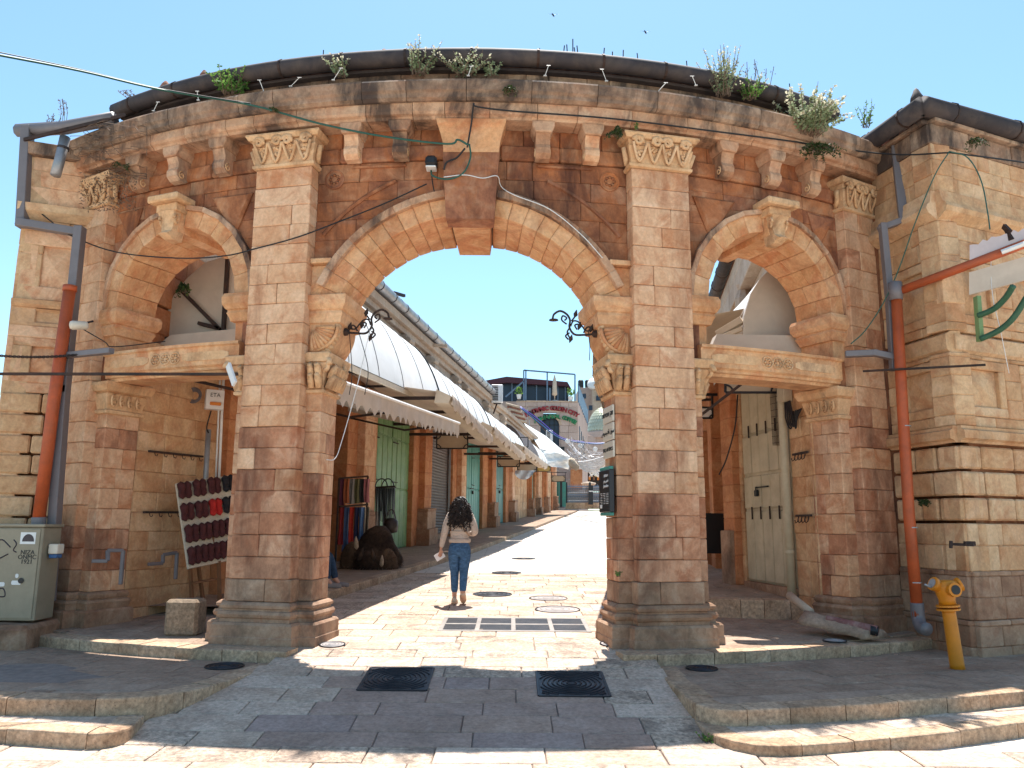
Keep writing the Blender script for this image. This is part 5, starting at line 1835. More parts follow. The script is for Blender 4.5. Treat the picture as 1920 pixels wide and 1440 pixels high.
quad_slab([sight(1818, 554, 9.3), sight(1932, 524, 8.9), sight(1932, 480, 8.9), sight(1818, 512, 9.3)], .03, 'beige', 'fascia', t)
top = []
bot = []
for k in range(15):
    u = k / 14
    top.append(sight(lerp(1818, 1934, u), lerp(460, 424, u) + rnd(-4, 4), lerp(9.25, 8.88, u)))
    bot.append(sight(lerp(1818, 1934, u), lerp(495, 457, u), lerp(9.25, 8.88, u)))
MT['pinkwhite'] = plain('faded_white_sheet', (.58, .48, .46), .6, var=.1)
MB().sheet([bot, top]).build('torn_sheet', MT['pinkwhite'], t)
MB().bar(sight(1832, 556, 9.25), sight(1838, 640, 9.25), .09, .05).build('frame_post', MT['green'], t)
MT['darkgreen'] = plain('dark_green_iron', (.035, .105, .055), .6, var=.3)
for a in (((1834, 592), (1862, 580), (1884, 560), (1900, 536)), ((1838, 636), (1872, 620), (1900, 596), (1926, 556))):
    MB().tube(bend([sight(*p, 9.2 - .15 * i) for i, p in enumerate(a)]), .035, 6).build('frame_arm', MT['darkgreen'], t, smooth=True)
MB().bar(sight(1888, 430, 9.05), sight(1897, 450, 9.0), .05, .05).build('bracket', MT['iron'], t)
MB().bar(sight(1882, 424, 9.1), sight(1894, 436, 9.0), .04, .06).build('bracket', MT['iron'], t)
MB().tube([sight(1878, 473, 8.98), sight(1934, 452, 8.8)], .03, 6).build('lamp_tube', MT['white'], t)
tag(MB().bar(sight(1782, 1020, 9.15), sight(1826, 1022, 9.0), .035, .03).bar(sight(1783, 1014, 9.13), sight(1783, 1028, 9.13), .03).box(sight(1818, 1019, 9.05), (.12, .05, .05)).build('wall_latch', MT['iron']), 'rusty iron latch bar on the right building above the hydrant', 'latch')
cm = thing('wall_lamp', sight(150, 605, 10.0), 'small cream spotlight on a bracket beside the orange pipe at left', 'lamp')
MB().lathe([(.03, -.12), (.055, -.1), (.062, .06), (.05, .09), (.004, .1)], sight(146, 610, 9.9), 10, (-.8, -.5, -.1)).build('housing', MT['plate'], cm, smooth=True)
MB().tube([sight(152, 608, 9.95), sight(175, 602, 10.05)], .014, 5).build('bracket', MT['iron'], cm)
# ---------------------------------------------------------------- awnings, signs and goods along the left shops
def canopy(y0, y1, zb0, zb1, zt, p, label, mat='canvas', seams=4, edge=True):
    """quarter-round sheet awning from the wall out and down"""
    t = thing('awning', facade((y0 + y1) / 2, (zb0 + zb1) / 2), label, 'awning')
    def prof(y, u, o=0.):
        a = u * pi / 2
        zb = lerp(zb0, zb1, (y - y0) / (y1 - y0))
        return facade(y, zb + (zt - zb) * max(0, cos(a)) ** 1.5 + o, .1 + p * sin(a) + o)
    grid = [[prof(lerp(y0, y1, i / 12), j / 12) for j in range(13)] for i in range(13)]
    c = MB().sheet(grid).build('canopy', MT[mat], t, smooth=True)
    for e in (y0, y1):
        MB().add([prof(e, j / 12) for j in range(13)] + [facade(e, lerp(zb0, zb1, (e - y0) / (y1 - y0)), .05)], [tuple(range(14))]).build('end_panel', MT[mat], t)
    if edge:
        MB().tube([prof(y1, j / 16, .01) for j in range(17)], .024, 6).build('edge_trim', MT['black'], t, smooth=True)
    for k in range(1, seams):
        y = lerp(y0, y1, k / seams)
        MB().tube([prof(y, j / 16, .003) for j in range(17)], .009, 4).build('seam', MT['greypipe'], c)
    MB().bar(prof(y0, 1, -.02) - Vector((0, 0, .06)), prof(y1, 1, -.02) - Vector((0, 0, .06)), .05, .12).build('front_rail', MT['tancloth'], t)
    for k in range(5):
        y = lerp(y0 + .3, y1 - .3, k / 4)
        MB().bar(facade(y, lerp(zb0, zb1, (y - y0) / (y1 - y0)) - .08, .05), prof(y, 1, -.04) - Vector((0, 0, .05)), .04, .05).build('strut', MT['iron'], t)
    return t


canopy(13.4, 22.5, 4.37, 4.74, 6.62, 1.3, 'largest white domed awning, nearest the gate on the left shops', seams=5)
canopy(22.8, 30.6, 4.9, 5.0, 6.45, 1.25, 'second white domed awning from the gate, above a scalloped awning box', seams=6)
canopy(30.9, 40.8, 5.05, 5.05, 6.3, 1.2, 'third white domed awning from the gate along the left shops', seams=6)
MT['brownsheet'] = plain('brown_awning_sheet', (.11, .075, .06), .6, var=.2)
canopy(41.2, 47.0, 5.2, 5.25, 6.6, 1.1, 'dark brown ribbed awning, fourth from the gate along the left shops', mat='brownsheet', seams=8, edge=False)
canopy(47.3, 53.5, 5.3, 5.3, 6.5, 1.1, 'greyish white domed awning beyond the dark brown ribbed one', seams=4, edge=False)


def drop_awning(y0, y1, zw, z0, z1, p0, p1, vh, label, scallops=16, mat='beige', top='canvas'):
    t = thing('awning', facade((y0 + y1) / 2, z0), label, 'awning')
    A = lambda u, v: facade(lerp(y0, y1, u), lerp(lerp(zw, zw + z1 - z0, u), lerp(z0, z1, u), v) - .06 * sin(pi * v), lerp(.05, lerp(p0, p1, u), v))
    MB().sheet([[A(i / 8, j / 6) for j in range(7)] for i in range(9)]).build('sheet', MT[top], t, smooth=True)
    rows = []
    n = scallops * 8
    for i in range(n + 1):
        u = i / n
        p = A(u, 1)
        h = vh * (1 - .32 * abs(cos(pi * scallops * u)) ** 1.5)
        w = .02 * sin(u * 37) + .012 * sin(u * 91)
        out = facade(1, 0, .02) - facade(1, 0, 0)
        rows.append([p, p + Vector((0, 0, -h * .5)) + out * w * 40 * .5, p + Vector((0, 0, -h)) + out * w * 40])
    MB().sheet(rows).build('valance', MT[mat], t, smooth=True)
    MB().tube([A(0, 1), A(1, 1)], .03, 6).build('front_bar', MT['white'], t)
    for u in (.04, .5, .96):
        MB().tube([A(u, .05) - Vector((0, 0, .25)), A(u, .55) - Vector((0, 0, .3)), A(u, .98) - Vector((0, 0, .04))], .025, 6).build('folding_arm', MT['iron'], t)
    for u in (0, 1):
        MB().add([A(u, 0), A(u, 1), A(u, 1) - Vector((0, 0, vh * .8)), A(u, 0) - Vector((0, 0, .1))], [(0, 1, 2, 3)]).build('end_flap', MT[mat], t)
    return t


drop_awning(11.2, 18.8, 3.75, 3.32, 3.70, 2.8, 2.8, .36, 'open beige drop awning with wavy valance over the green door', 22)


def cassette(y0, y1, z0, z1, p, label, open_flap=True):
    t = thing('awning', facade((y0 + y1) / 2, z0), label, 'awning')
    F = lambda y, d, dz=0.: facade(y, lerp(z0, z1, (y - y0) / (y1 - y0)) + dz, d)
    MB().rings([[F(y, p - .35, -.2), F(y, p + .0, -.22), F(y, p + .06, -.05), F(y, p - .3, .12)] for y in (y0, y1)]).build('box', MT['tancloth'], t)
    MB().sheet([[facade(y, lerp(z0, z1, (y - y0) / (y1 - y0)) + .55, .05), F(y, p * .5, .22), F(y, p - .2, .06)] for y in [lerp(y0, y1, k / 6) for k in range(7)]]).build('sheet', MT['beige'], t, smooth=True)
    n = 90
    rows = []
    for i in range(n + 1):
        y = lerp(y0, y1, i / n)
        h = .34 * (1 - .3 * abs(cos(pi * i / n * 20)) ** 2)
        w = .03 * sin(i * .9) + .02 * sin(i * .37)
        rows.append([F(y, p + .07, .0), F(y, p + .1 + w, -h * .6), F(y, p + .06 + w * 1.5, -h)])
    MB().sheet(rows).build('valance', MT['beige'], t, smooth=True)
    for k in range(4):
        y = lerp(y0 + .3, y1 - .3, k / 3)
        MB().bar(F(y, .05, .0), F(y, p - .3, -.02), .06, .08).build('strut', MT['iron'], t)
    return t


cassette(18.9, 24.3, 4.42, 4.05, 2.5, 'rolled tan awning box with scalloped hem, second from the gate')
cassette(24.5, 31.4, 4.38, 4.1, 2.5, 'rolled tan awning box with scalloped hem, third from the gate')
cassette(31.8, 40, 4.5, 4.4, 2.4, 'rolled tan awning box beyond the third shop, above the small signs')
t = thing('tarpaulin', facade(55, 5.3, 1), 'bright white tarpaulin stretched out at the far end of the left shops', 'tarpaulin')
P = [sight(1012, 841, 51.5), sight(1070, 857, 57), sight(1066, 880, 57), sight(1021, 873, 51.5)]
g = []
for i in range(9):
    r = []
    for j in range(7):
        p = P[0].lerp(P[1], i / 8).lerp(P[3].lerp(P[2], i / 8), j / 6)
        p += Vector((0, -.4, 0)) * sin(pi * i / 8) * .5 + Vector((0, .3, 0)) * sin(j * 2 + i)
        r.append(p)
    g.append(r)
MB().sheet(g).build('sheet', MT['canvas'], t, smooth=True)
MB().add([P[0], P[1], P[0].lerp(P[1], .5) + Vector((-.6, 3.5, 1.6)), P[0] + Vector((-1, 2.5, 2.0))], [(0, 1, 2, 3)]).build('upper_sheet', MT['canvas'], t)
t = thing('cloth_scrap', facade(46, 4.5, .8), 'loose white cloth hanging under the far awnings above the buff wall', 'cloth')
g = []
for i in range(9):
    u = i / 8
    a, b = sight(lerp(962, 1004, u), 882, 44.5), sight(lerp(964, 1002, u), lerp(887, 884, u) + 14 * sin(pi * u) ** .7, 44.3)
    g.append([a.lerp(b, j / 4) + Vector((0, .12 * sin(i * 1.7 + j), 0)) for j in range(5)])
MB().sheet(g).build('cloth_sheet', MT['canvas'], t, smooth=True)


def frame_sign(px0, px1, py0, py1, y, label, mat='signboard', bars=True):
    t = thing('hanging_sign', sight((px0 + px1) / 2, py1, y), label, 'sign')
    a, b, c, d = sight(px0, py1, y), sight(px1, py1, y), sight(px1, py0, y), sight(px0, py0, y)
    w, h = (b - a).length, (d - a).length
    quad_slab([a, b, c, d], -.03, mat, 'board', t)
    f = MB()
    r = max(.025, w * .03)
    for p, q in ((a, b), (b, c), (c, d), (d, a)):
        f.bar(p, q, r, r * 1.4)
    f.build('frame', MT['black'], t)
    for o, sx, sz in ((a, 1, 1), (b, -1, 1), (c, -1, -1), (d, 1, -1)):
        pts = [o + Vector((sx * cos(k * pi / 12) * h * .3, -.04, sz * sin(k * pi / 12) * h * .3)) for k in range(7)]
        MB().tube(pts, r * .6, 5).build('corner_scroll', MT['black'], t)
    if bars:
        MB().bar(d + Vector((-.6, 0, .25)), c + Vector((.1, 0, .25)), .06, .05).build('hanger', MT['black'], t)
        for p in (d, c):
            MB().bar(p, p + Vector((0, 0, .25)), .04, .04).build('hanger', MT['black'], t)
    return t


frame_sign(819, 877, 816, 841, 26.5, 'framed tan signboard hanging over the brown roller shutter')
frame_sign(933, 974, 856, 875, 38.5, 'framed tan signboard hanging before the dark teal door')
frame_sign(970, 1006, 868, 885, 45.5, 'framed tan signboard hanging above the white cloth')
MT['yellow'] = plain('yellow_sign_paint', (.55, .36, .10), .5)
frame_sign(1007, 1032, 874, 884, 50, 'small yellow signboard below the white tarpaulin', 'yellow', False)
frame_sign(1034, 1060, 892, 903, 60, 'framed signboard at the far end of the left shops, above the teal kiosk')
for k, (px, py, y) in enumerate(((905, 852, 33.5), (942, 838, 40))):
    t = thing('sign_bracket', sight(px, py, y), ('empty black sign bracket beside the teal double door', 'empty black sign bracket above the dark teal door')[k], 'bracket')
    a = sight(px, py, y)
    MB().bar(a + Vector((-.6, 0, 0)), a + Vector((1.3, 0, 0)), .06).bar(a + Vector((-.6, 0, .5)), a + Vector((1.3, 0, .5)), .05).bar(a + Vector((1.3, 0, 0)), a + Vector((1.3, 0, .5)), .05).build('bracket_frame', MT['black'], t)


def ac_unit(px0, px1, py0, py1, y, dep, label, ang=0.):
    a, b = sight(px0, py1, y), sight(px1, py0, y)
    c = (a + b) / 2
    w, h = b.x - a.x, b.z - a.z
    t = thing('air_conditioner', c - Vector((0, 0, h / 2)), label, 'air conditioner')
    MB().box(c, (w, dep, h), ang, .03).build('casing', MT['white'], t)
    g = MB()
    m = Matrix.Translation(c) @ Matrix.Rotation(ang, 4, 'Z')
    for k in range(9):
        z = -h * .4 + k * h * .1
        g.cbox(lambda x, yy, zz_: m @ Vector((x, yy, zz_)), (-w * .42, -dep / 2 - .02, z), (w * .1, -dep / 2 + .01, z + h * .06), .005)
    g.build('grille', MT['black'], t)
    MB().bar(c + Vector((-w * .3, 0, -h * .55)), c + Vector((w * .35, 0, -h * .55)), .06, .05).bar(c + Vector((0, 0, -h * .55)), c + Vector((-w * .3, .1, -h * 1.1)), .06, .05).build('stand', MT['iron'], t)
    return t


ac_unit(921, 943, 722, 755, 36.8, .35, 'white air conditioner on a stand above the left shop gutter')
ac_unit(1024, 1036, 807, 832, 62, .5, 'white air conditioner on the wall below the restaurant window')

# dark shop: scarves, bags, fur
MT['wood'] = plain('worn_wood', (.20, .085, .035), .7, var=.3, scale=9)
cols = [('crimson', (.30, .03, .03)), ('slate blue', (.07, .11, .22)), ('bright red', (.55, .05, .03)), ('navy', (.03, .035, .09)), ('sky blue', (.12, .22, .42)), ('cream', (.50, .42, .32)),
        ('plum', (.12, .03, .06)), ('rust', (.34, .10, .04)), ('grey', (.22, .20, .19)), ('olive', (.12, .11, .05)), ('charcoal', (.03, .028, .03)), ('pink', (.45, .16, .17))]
rk = thing('scarf_rack', Vector((-3.3, 17.4, pz(17.4))), 'dark metal rack of hanging scarves in front of the unlit shop', 'rack')
ra, rbp = sight(636, 897, 17.2), sight(690, 893, 17.6)
rc, rd = sight(636, 950, 17.2), sight(690, 946, 17.6)
MB().bar(ra, rbp, .04).build('top_rail', MT['iron'], rk)
MB().bar(rc, rd, .04).build('lower_rail', MT['iron'], rk)
for p in (ra, rbp):
    MB().bar(Vector((p.x, p.y, pz(17.4))), p, .04).build('upright', MT['iron'], rk)


def hanging(px, py0, py1, y, w, mat, name, label, cat, group):
    a, b = sight(px, py0, y), sight(px, py1, y)
    L = a.z - b.z
    rows = []
    ph = rnd(0, 6)
    for i in range(9):
        u = i / 8
        ww = w * (1 - .25 * sin(pi * u) + .15 * u)
        rows.append([Vector((a.x + (v - .5) * ww, y + .05 * sin(v * 9 + ph + u) * (1 - .2 * u), a.z - L * u)) for v in [j / 8 for j in range(9)]])
    return tag(MB().sheet(rows).build(name, mat, smooth=True), label, cat, group)


for k, (cn, c) in enumerate(cols):
    low = k < 6
    i = k % 6
    m = plain('scarf_' + cn.replace(' ', '_'), c, .85, var=.25, scale=12)
    hanging(641 + i * 9.4, 951 if low else 898, rnd(1010, 1046) if low else rnd(940, 952), 17.25 + i * .07, .13, m, 'scarf', cn + ' scarf hanging on the ' + ('lower' if low else 'upper') + ' rail of the shop rack', 'scarf', 'scarves hanging at the dark shop')
bt = thing('bag_stand', sight(722, 990, 18.2), 'black wire stand with a double hoop holding belts and bags beside the green door', 'stand')
for dx in (-7, 5):
    c = sight(722 + dx, 914, 18.2)
    MB().tube([c + Vector((cos(t) * .14, 0, sin(t) * .2)) for t in [pi * k / 12 for k in range(13)]], .014, 5).build('hoop', MT['black'], bt)
MB().bar(sight(704, 914, 18.2), sight(741, 912, 18.2), .04).build('rail', MT['iron'], bt)
MB().bar(sight(722, 1060, 18.2), sight(722, 914, 18.2), .04).build('upright', MT['iron'], bt)
belt = MB()
for k in range(34):
    p, q = sight(704 + k * 1.1, 915, 18.15 - .06 * (k % 3)), sight(704 + k * 1.1 + rnd(-2, 2), rnd(955, 1000), 18.15 - .06 * (k % 3))
    belt.bar(p, q, .04, .014)
struct(belt.build('leather_belts', MT['black'], bt), 'stuff')
MT['leather'] = plain('dark_leather', (.035, .022, .018), .5, var=.3)
for px, py, w, h, lab in ((733, 985, .34, .36, 'round dark leather bag hanging on the right of the bag stand'),):
    c = sight(px, py, 17.95)
    t = thing('handbag', c - Vector((0, 0, h / 2)), lab, 'bag')
    MB().lathe([(.02, -h / 2), (w * .42, -h * .42), (w * .5, -h * .1), (w * .46, h * .25), (w * .3, h * .42), (.02, h * .46)], c, 14).build('bag_body', MT['leather'], t, smooth=True)
    MB().tube(bend([c + Vector((-w * .3, 0, h * .4)), c + Vector((-w * .15, 0, h * .9)), c + Vector((w * .15, 0, h * .9)), c + Vector((w * .3, 0, h * .4))]), .014, 5).build('bag_strap', MT['leather'], t)
# furs heaped over a trestle
MT['fur'] = plain('brown_fur', (.055, .032, .022), .95, var=.6, scale=16, bump=.8, dirt=(.17, .10, .06), dirt_amt=.5, dscale=3)
MT['furpale'] = plain('pale_fur', (.42, .32, .23), .95, var=.4, scale=14, bump=.8)
fc = sight(700, 1062, 17.3)
fu = thing('fur_hides', fc, 'heap of dark brown fur hides with pale tails on the shop pavement', 'furs')
rs = []
for k in range(12):
    u = k / 11
    z = .86 * u
    r = .55 * max(.05, 1 - u ** 3) ** .55 * (.86 + .14 * sin(u * 6 + .6))
    ring = []
    for j in range(22):
        a = 2 * pi * j / 22
        rr = r * (1 + .09 * sin(3 * a + u * 5) + .05 * sin(7 * a - u * 9))
        ring.append(fc + Vector((cos(a) * rr + .12 * u * u, sin(a) * rr * .7, z)))
    rs.append(ring)
MB().rings(rs).build('hide', MT['fur'], fu, smooth=True)
hair = MB()
for k in range(9000):
    u = rnd(.02, 1)
    j = rnd(0, 2 * pi)
    r = .55 * max(.05, 1 - u ** 3) ** .55 * (.86 + .14 * sin(u * 6 + .6)) * (1 + .09 * sin(3 * j + u * 5))
    p = fc + Vector((cos(j) * r + .12 * u * u, sin(j) * r * .7, 0.86 * u))
    d = Vector((cos(j) * .07, sin(j) * .07, -.10)) + Vector((rnd(-.02, .02), rnd(-.02, .02), rnd(-.02, .02)))
    s_ = Vector((-sin(j), cos(j), 0)) * .009
    hair.add([p - s_, p + s_, p + d], [(0, 1, 2)])
struct(hair.build('fur_hairs', MT['fur'], fu, fix=False), 'stuff')
for cx, cy, r0, h0, mt in ((-.42, -.12, .26, .52, 'fur2'), (.30, -.2, .22, .40, 'fur2'), (-.08, -.34, .2, .34, 'fur')):
    if mt not in MT:
        MT[mt] = plain('mid_brown_fur', (.12, .068, .04), .95, var=.6, scale=15, bump=.8, dirt=(.26, .17, .10), dirt_amt=.6, dscale=5)
    lump, hs = [], MB()
    for k in range(9):
        u = k / 8
        lump.append([fc + Vector((cx + cos(a) * r0 * max(.05, 1 - u ** 2.4) ** .5 * (1 + .15 * sin(3 * a + cx * 9)), cy + sin(a) * r0 * .7 * max(.05, 1 - u ** 2.4) ** .5, h0 * u)) for a in [2 * pi * j / 16 for j in range(16)]])
    lm = MB().rings(lump).build('hide', MT[mt], fu, smooth=True)
    for k in range(1500):
        u, j = rnd(0, 1), rnd(0, 2 * pi)
        r = r0 * max(.05, 1 - u ** 2.4) ** .5
        p = fc + Vector((cx + cos(j) * r, cy + sin(j) * r * .7, h0 * u))
        s_ = Vector((-sin(j), cos(j), 0)) * .008
        hs.add([p - s_, p + s_, p + Vector((cos(j) * .06 + rnd(-.03, .03), sin(j) * .06, -.08))], [(0, 1, 2)])
    struct(hs.build('fur_hairs', MT[mt], fu, fix=False), 'stuff')
for px, py, w, h in ((668, 1018, .10, .28), (716, 1052, .09, .24), (676, 1040, .12, .3), (699, 1040, .10, .26)):
    c = sight(px, py, 16.75)
    MB().lathe([(.01, -h / 2), (w * .5, -h * .3), (w * .42, h * .1), (.01, h / 2)], c, 9, (rnd(-.4, .4), -.1, 1)).build('tail', MT['furpale' if py != 1040 else 'fur'], fu, smooth=True)

# slippers on their board and easel
bt_l, bt_r, bb_l, bb_r = sight(331, 906, 11.25), sight(440, 890, 12.0), sight(354, 1066, 11.0), sight(442, 1048, 11.7)
MT['crochet'] = plain('cream_knit_cloth', (.60, .52, .40), .9, var=.25, scale=60, bump=.6)
sb = thing('display_board', (bb_l + bb_r) / 2, 'cream knitted display board leaning on an easel under the left arch', 'display board')
quad_slab([bb_l, bb_r, bt_r, bt_l], -.04, 'crochet', 'cloth_board', sb)
for u in (.05, .5, .95):
    MB().bar(bb_l.lerp(bb_r, u) + Vector((0, .06, 0)), bt_l.lerp(bt_r, u) + Vector((0, .06, 0)), .03, .03).build('batten', MT['wood'], sb)
ea = thing('easel', sight(392, 1132, 12.0), 'orange brown wooden easel legs holding the slipper board', 'easel')
for x0, y0, x1, y1, dy in ((356, 1060, 360, 1124, 0), (372, 1062, 383, 1140, .15), (410, 1052, 412, 1134, .2), (428, 1050, 430, 1105, .35)):
    MB().bar(sight(x0, y0, 11.25 + dy), sight(x1, y1, 11.35 + dy * 1.3), .05, .04).build('leg', MT['wood'], ea)
MB().bar(sight(360, 1094, 11.3), sight(412, 1084, 11.55), .045, .03).build('crossbar', MT['wood'], ea)
MT['maroon'] = plain('maroon_felt', (.075, .018, .018), .9, var=.35, scale=14, bump=.4)
MT['redfelt'] = plain('red_felt', (.42, .018, .014), .9, var=.25, scale=14, bump=.4)
MT['blackfelt'] = plain('black_felt', (.016, .014, .017), .9, var=.3, scale=14, bump=.4)
names = [['cropped maroon', 'first wide maroon', 'second maroon', 'black'], ['first maroon', 'second maroon', 'bright red', 'black'], ['first maroon', 'second maroon', 'third maroon', 'last maroon'], ['first maroon', 'second maroon', 'third maroon', 'last maroon']]
rown = ['top row', 'second row', 'third row', 'bottom row']
ux, uy = (bb_r - bb_l).normalized(), (bt_l - bb_l).normalized()
nrm = ux.cross(uy).normalized()
if nrm.y > 0:
    nrm = -nrm
proto = {}
for r in range(4):
    for c in range(4):
        u, v = (.10 + .255 * c + (.03 if r > 1 else 0), (.10, .36, .62, .87)[r])
        p = bt_l.lerp(bt_r, u).lerp(bb_l.lerp(bb_r, u), v) + nrm * .012
        kind = 'redfelt' if (r, c) == (1, 2) else 'blackfelt' if c == 3 and r < 2 else 'maroon'
        n = names[r][c]
        lab = ('pair of bright red felt slippers in the second row of the board' if kind == 'redfelt' else 'pair of black felt slippers at the end of the %s of the board' % rown[r] if kind == 'blackfelt'
               else 'pair of dark maroon slippers, %s of the %s on the board' % (('first', 'second', 'third', 'fourth')[c], rown[r]))
        t = thing('slippers', p, lab, 'slippers', 'slippers pinned to the display board')
        for sgn in (-1, 1):
            key = (kind, sgn)
            if key not in proto:
                m = MB()
                rs = []
                for k in range(9):                                   # sole with a waist
                    a = k / 8
                    w = 1.12 * (.046 + .012 * sin(a * pi) - .012 * sin((a - .25) * 2 * pi)) * sin(min(1, a * 5 + .12) * pi / 2) * sin(min(1, (1 - a) * 5 + .12) * pi / 2)
                    q = ux * (sgn * .052) + uy * (lerp(-.128, .128, a))
                    ht = .03 + (.045 * sin((a - .45) / .5 * pi) if .45 < a < .95 else 0)
                    rs.append([q + ux * w * cos(b) * 1.0 + nrm * (max(0, sin(b)) * ht + .004) for b in [2 * pi * j / 12 for j in range(12)]])
                m.rings(rs)
                proto[key] = m
            mm = MB()
            mm.v = [x + p + uy * rnd(-.008, .008) for x in proto[key].v]
            mm.f = list(proto[key].f)
            s_ = mm.build('slipper', MT[kind], t, smooth=True)
            cuff = [p + ux * (sgn * .052) + uy * (-.045) + ux * .036 * cos(b) + uy * .05 * sin(b) + nrm * .026 for b in [2 * pi * j / 12 for j in range(13)]]
            MB().tube(cuff, .013, 5).build('cuff', MT[kind], s_, smooth=True)

# awnings over the right hand shops, mostly hidden by the right pier
for k, (y0, y1) in enumerate(((11.6, 16.8), (17.0, 22.6), (22.9, 29.0))):
    t = thing('awning', rfac((y0 + y1) / 2, 4.4), ('first', 'second', 'third')[k] + ' sloping canvas awning over the shaded shops behind the right pier', 'awning')
    rise = street_z((y0 + y1) / 2)
    MB().sheet([[rfac(y, 4.5 + rise * .6, .0), rfac(y, 4.3 + rise * .6, 1.2), rfac(y, 3.85 + rise * .6, 2.3)] for y in [lerp(y0, y1, i / 6) for i in range(7)]]).build('sheet', MT['tancloth'], t, smooth=True)
    MB().sheet([[rfac(y, 3.85 + rise * .6, 2.3), rfac(y, 3.55 + rise * .6 + .04 * sin(y * 9), 2.31)] for y in [lerp(y0, y1, i / 60) for i in range(61)]]).build('valance', MT['beige'], t)
    for y in (y0 + .2, y1 - .2):
        MB().tube([rfac(y, 3.9 + rise * .6, .05), rfac(y, 3.86 + rise * .6, 2.25)], .03, 6).build('arm', MT['iron'], t)
# cloth awnings with iron frames behind the side arches
t = thing('awning', sight(380, 620, 11.4), 'pale awning end panel with dark angle-iron frame seen through the left arch', 'awning')
pl = [(306, 640), (309, 600), (325, 555), (350, 522), (385, 492), (430, 478), (470, 470), (470, 645)]
MT['greycanvas'] = plain('dull_beige_awning_sheet', (.52, .45, .375), .7, var=.1, scale=2, dirt=(.3, .24, .19), dirt_amt=.3)  # dull beige cloth of the end panels and fascias
ps = [sight(x, y, 11.5) for x, y in pl]
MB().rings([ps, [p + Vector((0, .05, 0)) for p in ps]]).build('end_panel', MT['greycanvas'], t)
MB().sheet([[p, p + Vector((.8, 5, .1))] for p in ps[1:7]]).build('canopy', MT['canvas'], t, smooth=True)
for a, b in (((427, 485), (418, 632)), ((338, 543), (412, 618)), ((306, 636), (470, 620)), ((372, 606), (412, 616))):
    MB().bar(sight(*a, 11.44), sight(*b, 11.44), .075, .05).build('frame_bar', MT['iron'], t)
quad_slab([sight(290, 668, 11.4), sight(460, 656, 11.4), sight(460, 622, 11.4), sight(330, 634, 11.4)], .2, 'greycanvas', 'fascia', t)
t = thing('awning', sight(1450, 620, 11.2), 'tall beige awning end panel with white canopy seen through the right arch', 'awning')
pl = [(1392, 636), (1396, 590), (1408, 550), (1424, 524), (1440, 508), (1480, 500), (1530, 505), (1530, 640)]
ps = [sight(x, y, 11.3) for x, y in pl]
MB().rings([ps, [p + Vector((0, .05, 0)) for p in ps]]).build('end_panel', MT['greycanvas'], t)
far_ = [Vector((1.05, 6, .3)), Vector((1.0, 6, .45)), Vector((.92, 6, .6)), Vector((.86, 6, .68)), Vector((.82, 6, .72)), Vector((.8, 6, .7))]
MB().sheet([[p.lerp(p + f, k / 6) + Vector((0, 0, -.05 * sin(pi * k / 6))) for k in range(7)] for p, f in zip(ps[0:6], far_)]).build('canopy', MT['canvas'], t, smooth=True)
MB().bar(sight(1345, 628, 11.6), sight(1392, 600, 11.4), .12, .1).build('roller', MT['tancloth'], t)
MB().bar(sight(1350, 634, 11.5), sight(1392, 616, 11.35), .08, .06).build('roller', MT['tancloth'], t)
MB().bar(sight(1385, 637, 11.25), sight(1530, 640, 11.25), .06, .05).build('bottom_rail', MT['iron'], t)
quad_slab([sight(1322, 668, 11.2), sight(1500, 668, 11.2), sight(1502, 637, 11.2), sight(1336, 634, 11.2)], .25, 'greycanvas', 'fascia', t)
t = frame_sign(1360, 1458, 692, 736, 11.6, 'large framed tan signboard with black corners hanging above the cream door', bars=False)
t = frame_sign(1306, 1336, 764, 784, 15.0, 'small framed white signboard hanging deep under the right arch', 'white')
cable([sight(1383, 740, 12.2), sight(1378, 800, 12.2), sight(1362, 860, 12.3), sight(1348, 890, 12.4)], .012, 'cable', 'black cable sagging beside the pilaster under the right arch')
rod(sight(1312, 780, 11.3), sight(1410, 705, 11.3), .02, 'slanting dark iron strut under the right lintel')
bx = thing('black_cabinet', sight(1338, 1035, 15.5), 'black box cabinet standing in the shade behind the right pier', 'cabinet')
MB().box(sight(1339, 1000, 15.5), (.42, .4, .75), 0, .01).build('casing', MT['black'], bx)
MB().box(sight(1339, 964, 15.5), (.44, .42, .03), 0, .006).build('lid', MT['panel'], bx)
wb = thing('junction_box', wrm(.3, 3.4, .1), 'cream junction box with tangled leads under the right lintel', 'box')
MB().cbox(wrm, (.5, 3.15, .0), (.68, 3.62, .14), .012).build('housing', MT['creamdoor'], wb)
for k in range(5):
    MB().tube(bend([wrm(.6 - .04 * k, 3.15, .08), wrm(.55 - .07 * k, 2.9 - .04 * k, .1), wrm(.45 - .05 * k, 2.75 + .03 * k, .08), wrm(.4 - .06 * k, 3.0, .05)]), .012, 5).build('lead', MT['cable'], wb)
for z in (2.38, 1.52):
    h = MB().bar(wrm(.05, z, .05), wrm(.5, z, .05), .03)
    for k in range(4):
        h.tube([wrm(.1 + k * .1, z, .06), wrm(.1 + k * .1, z - .08, .08), wrm(.1 + k * .1, z - .1, .11), wrm(.1 + k * .1, z - .06, .12)], .008, 4)
    tag(h.build('hook_rail', MT['iron']), 'iron rail of hooks, %s of two on the ashlar beside the cream door' % ('upper' if z > 2 else 'lower'), 'rail')
